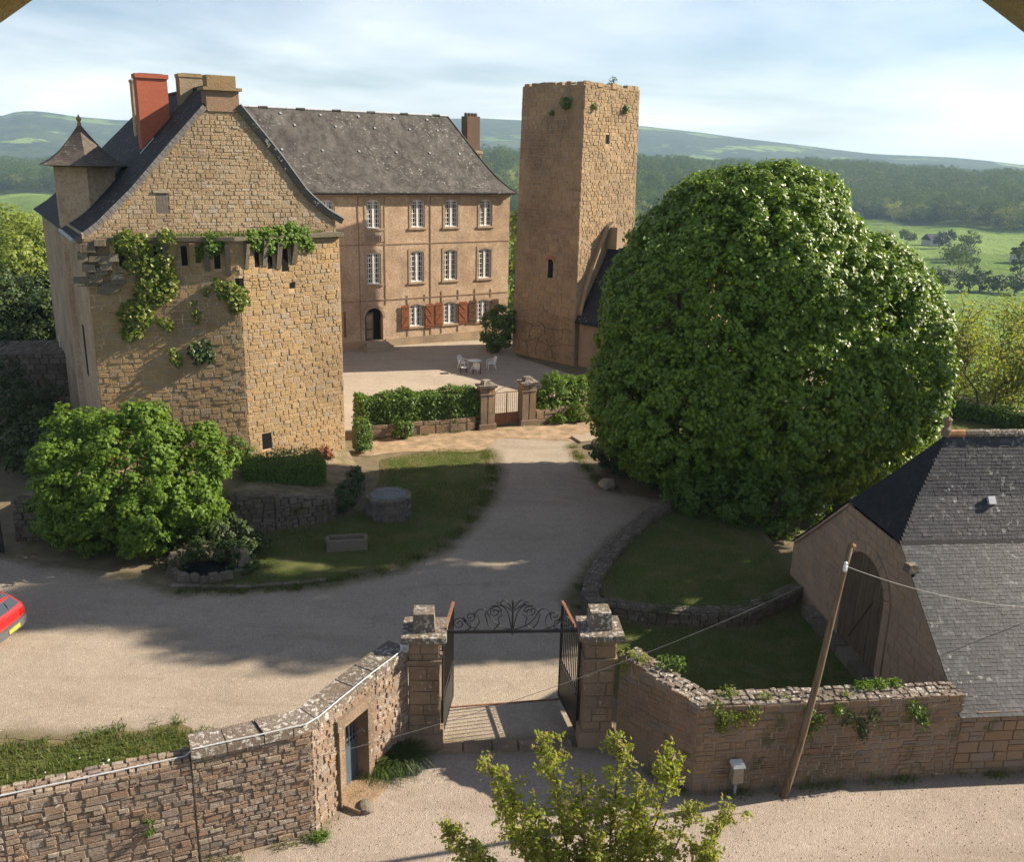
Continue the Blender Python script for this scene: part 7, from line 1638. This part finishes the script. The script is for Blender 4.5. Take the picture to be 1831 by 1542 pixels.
m = MB(); m.add([(.035, -.60, .98), (.035, .60, .98), (.47, .50, 1.33), (.47, -.50, 1.33)], [(0, 1, 2, 3)]); m.v = [(x - .018, y, z + .022) for x, y, z in m.v]; m.build('rear_window', M['carglass'], CR)
for s_ in (-1, 1):
    m = MB(); m.add([(.42, s_ * .745, .97), (1.15, s_ * .745, .95), (1.15, s_ * .63, 1.30), (.62, s_ * .63, 1.29)], [(0, 1, 2, 3)]); m.v = [(x, y + s_ * .012, z) for x, y, z in m.v]; m.build('side_window', M['carglass'], CR)
    m = MB(); m.add([(1.22, s_ * .745, .95), (2.2, s_ * .735, .94), (1.95, s_ * .62, 1.28), (1.22, s_ * .63, 1.30)], [(0, 1, 2, 3)]); m.v = [(x, y + s_ * .012, z) for x, y, z in m.v]; m.build('side_window', M['carglass'], CR)
    m = MB(); m.box((.02, s_ * .60, .72), (.08, .20, .20)); m.build('tail_lamp', plain('red_lamp_lens', (.40, .01, .01), .2, .05, 3, 0, spec=.6) if s_ < 0 else bpy.data.materials['red_lamp_lens'], CR)
    for x in (.72, 2.95):
        m = MB(); c_ = (x, s_ * .70, .28); prof_ = [(.17, -.09), (.26, -.09), (.285, -.06), (.285, .06), (.26, .09), (.17, .09)]
        for (r0, y0), (r1, y1) in zip(prof_, prof_[1:]):
            for k in range(20): t0, t1 = k * math.pi / 10, (k + 1) * math.pi / 10; m.add([(x + r0 * math.cos(t0), c_[1] + y0, .285 + r0 * math.sin(t0)), (x + r0 * math.cos(t1), c_[1] + y0, .285 + r0 * math.sin(t1)), (x + r1 * math.cos(t1), c_[1] + y1, .285 + r1 * math.sin(t1)), (x + r1 * math.cos(t0), c_[1] + y1, .285 + r1 * math.sin(t0))], [(0, 1, 2, 3)])
        wh = m.build('wheel', M['tyre'], CR); m = MB(); m.tube([(x, c_[1] + s_ * .045, .285), (x, c_[1] + s_ * .085, .285)], .185, 18); m.build('rim', M['rim'], wh); m = MB(); m.tube([(x, c_[1] + s_ * .02, .285), (x, c_[1] + s_ * .075, .285)], .36, 18) if False else None
m = MB(); m.hexa([(-.07, -.74, .38), (-.10, 0, .38), (-.10, 0, .38), (.02, -.79, .38)] + [(-.07, -.74, .60), (-.10, 0, .60), (-.10, 0, .60), (.02, -.79, .60)])
m = MB(); pts_ = [(.45, -.815), (.10, -.80), (-.05, -.72), (-.10, -.4), (-.11, 0), (-.10, .4), (-.05, .72), (.10, .80), (.45, .815)]
for (a, b), (c, d) in zip(pts_, pts_[1:]): m.hexa([(a, b, .34), (c, d, .34), (c + .12, d * .9, .34), (a + .12, b * .9, .34), (a, b, .58), (c, d, .58), (c + .12, d * .9, .58), (a + .12, b * .9, .58)])
m.build('bumper', M['bumper'], CR)
m = MB(); m.box((-.118, 0, .46), (.015, .52, .11)); m.build('number_plate', plain('yellow_plate', (.65, .42, .04), .5, .05, 3, 0), CR)
m = MB(); m.tube([(.02, -.05, .985), (.12, -.12, 1.10), (.22, -.16, 1.17)], .012, 4); m.build('rear_wiper', M['iron'], CR)
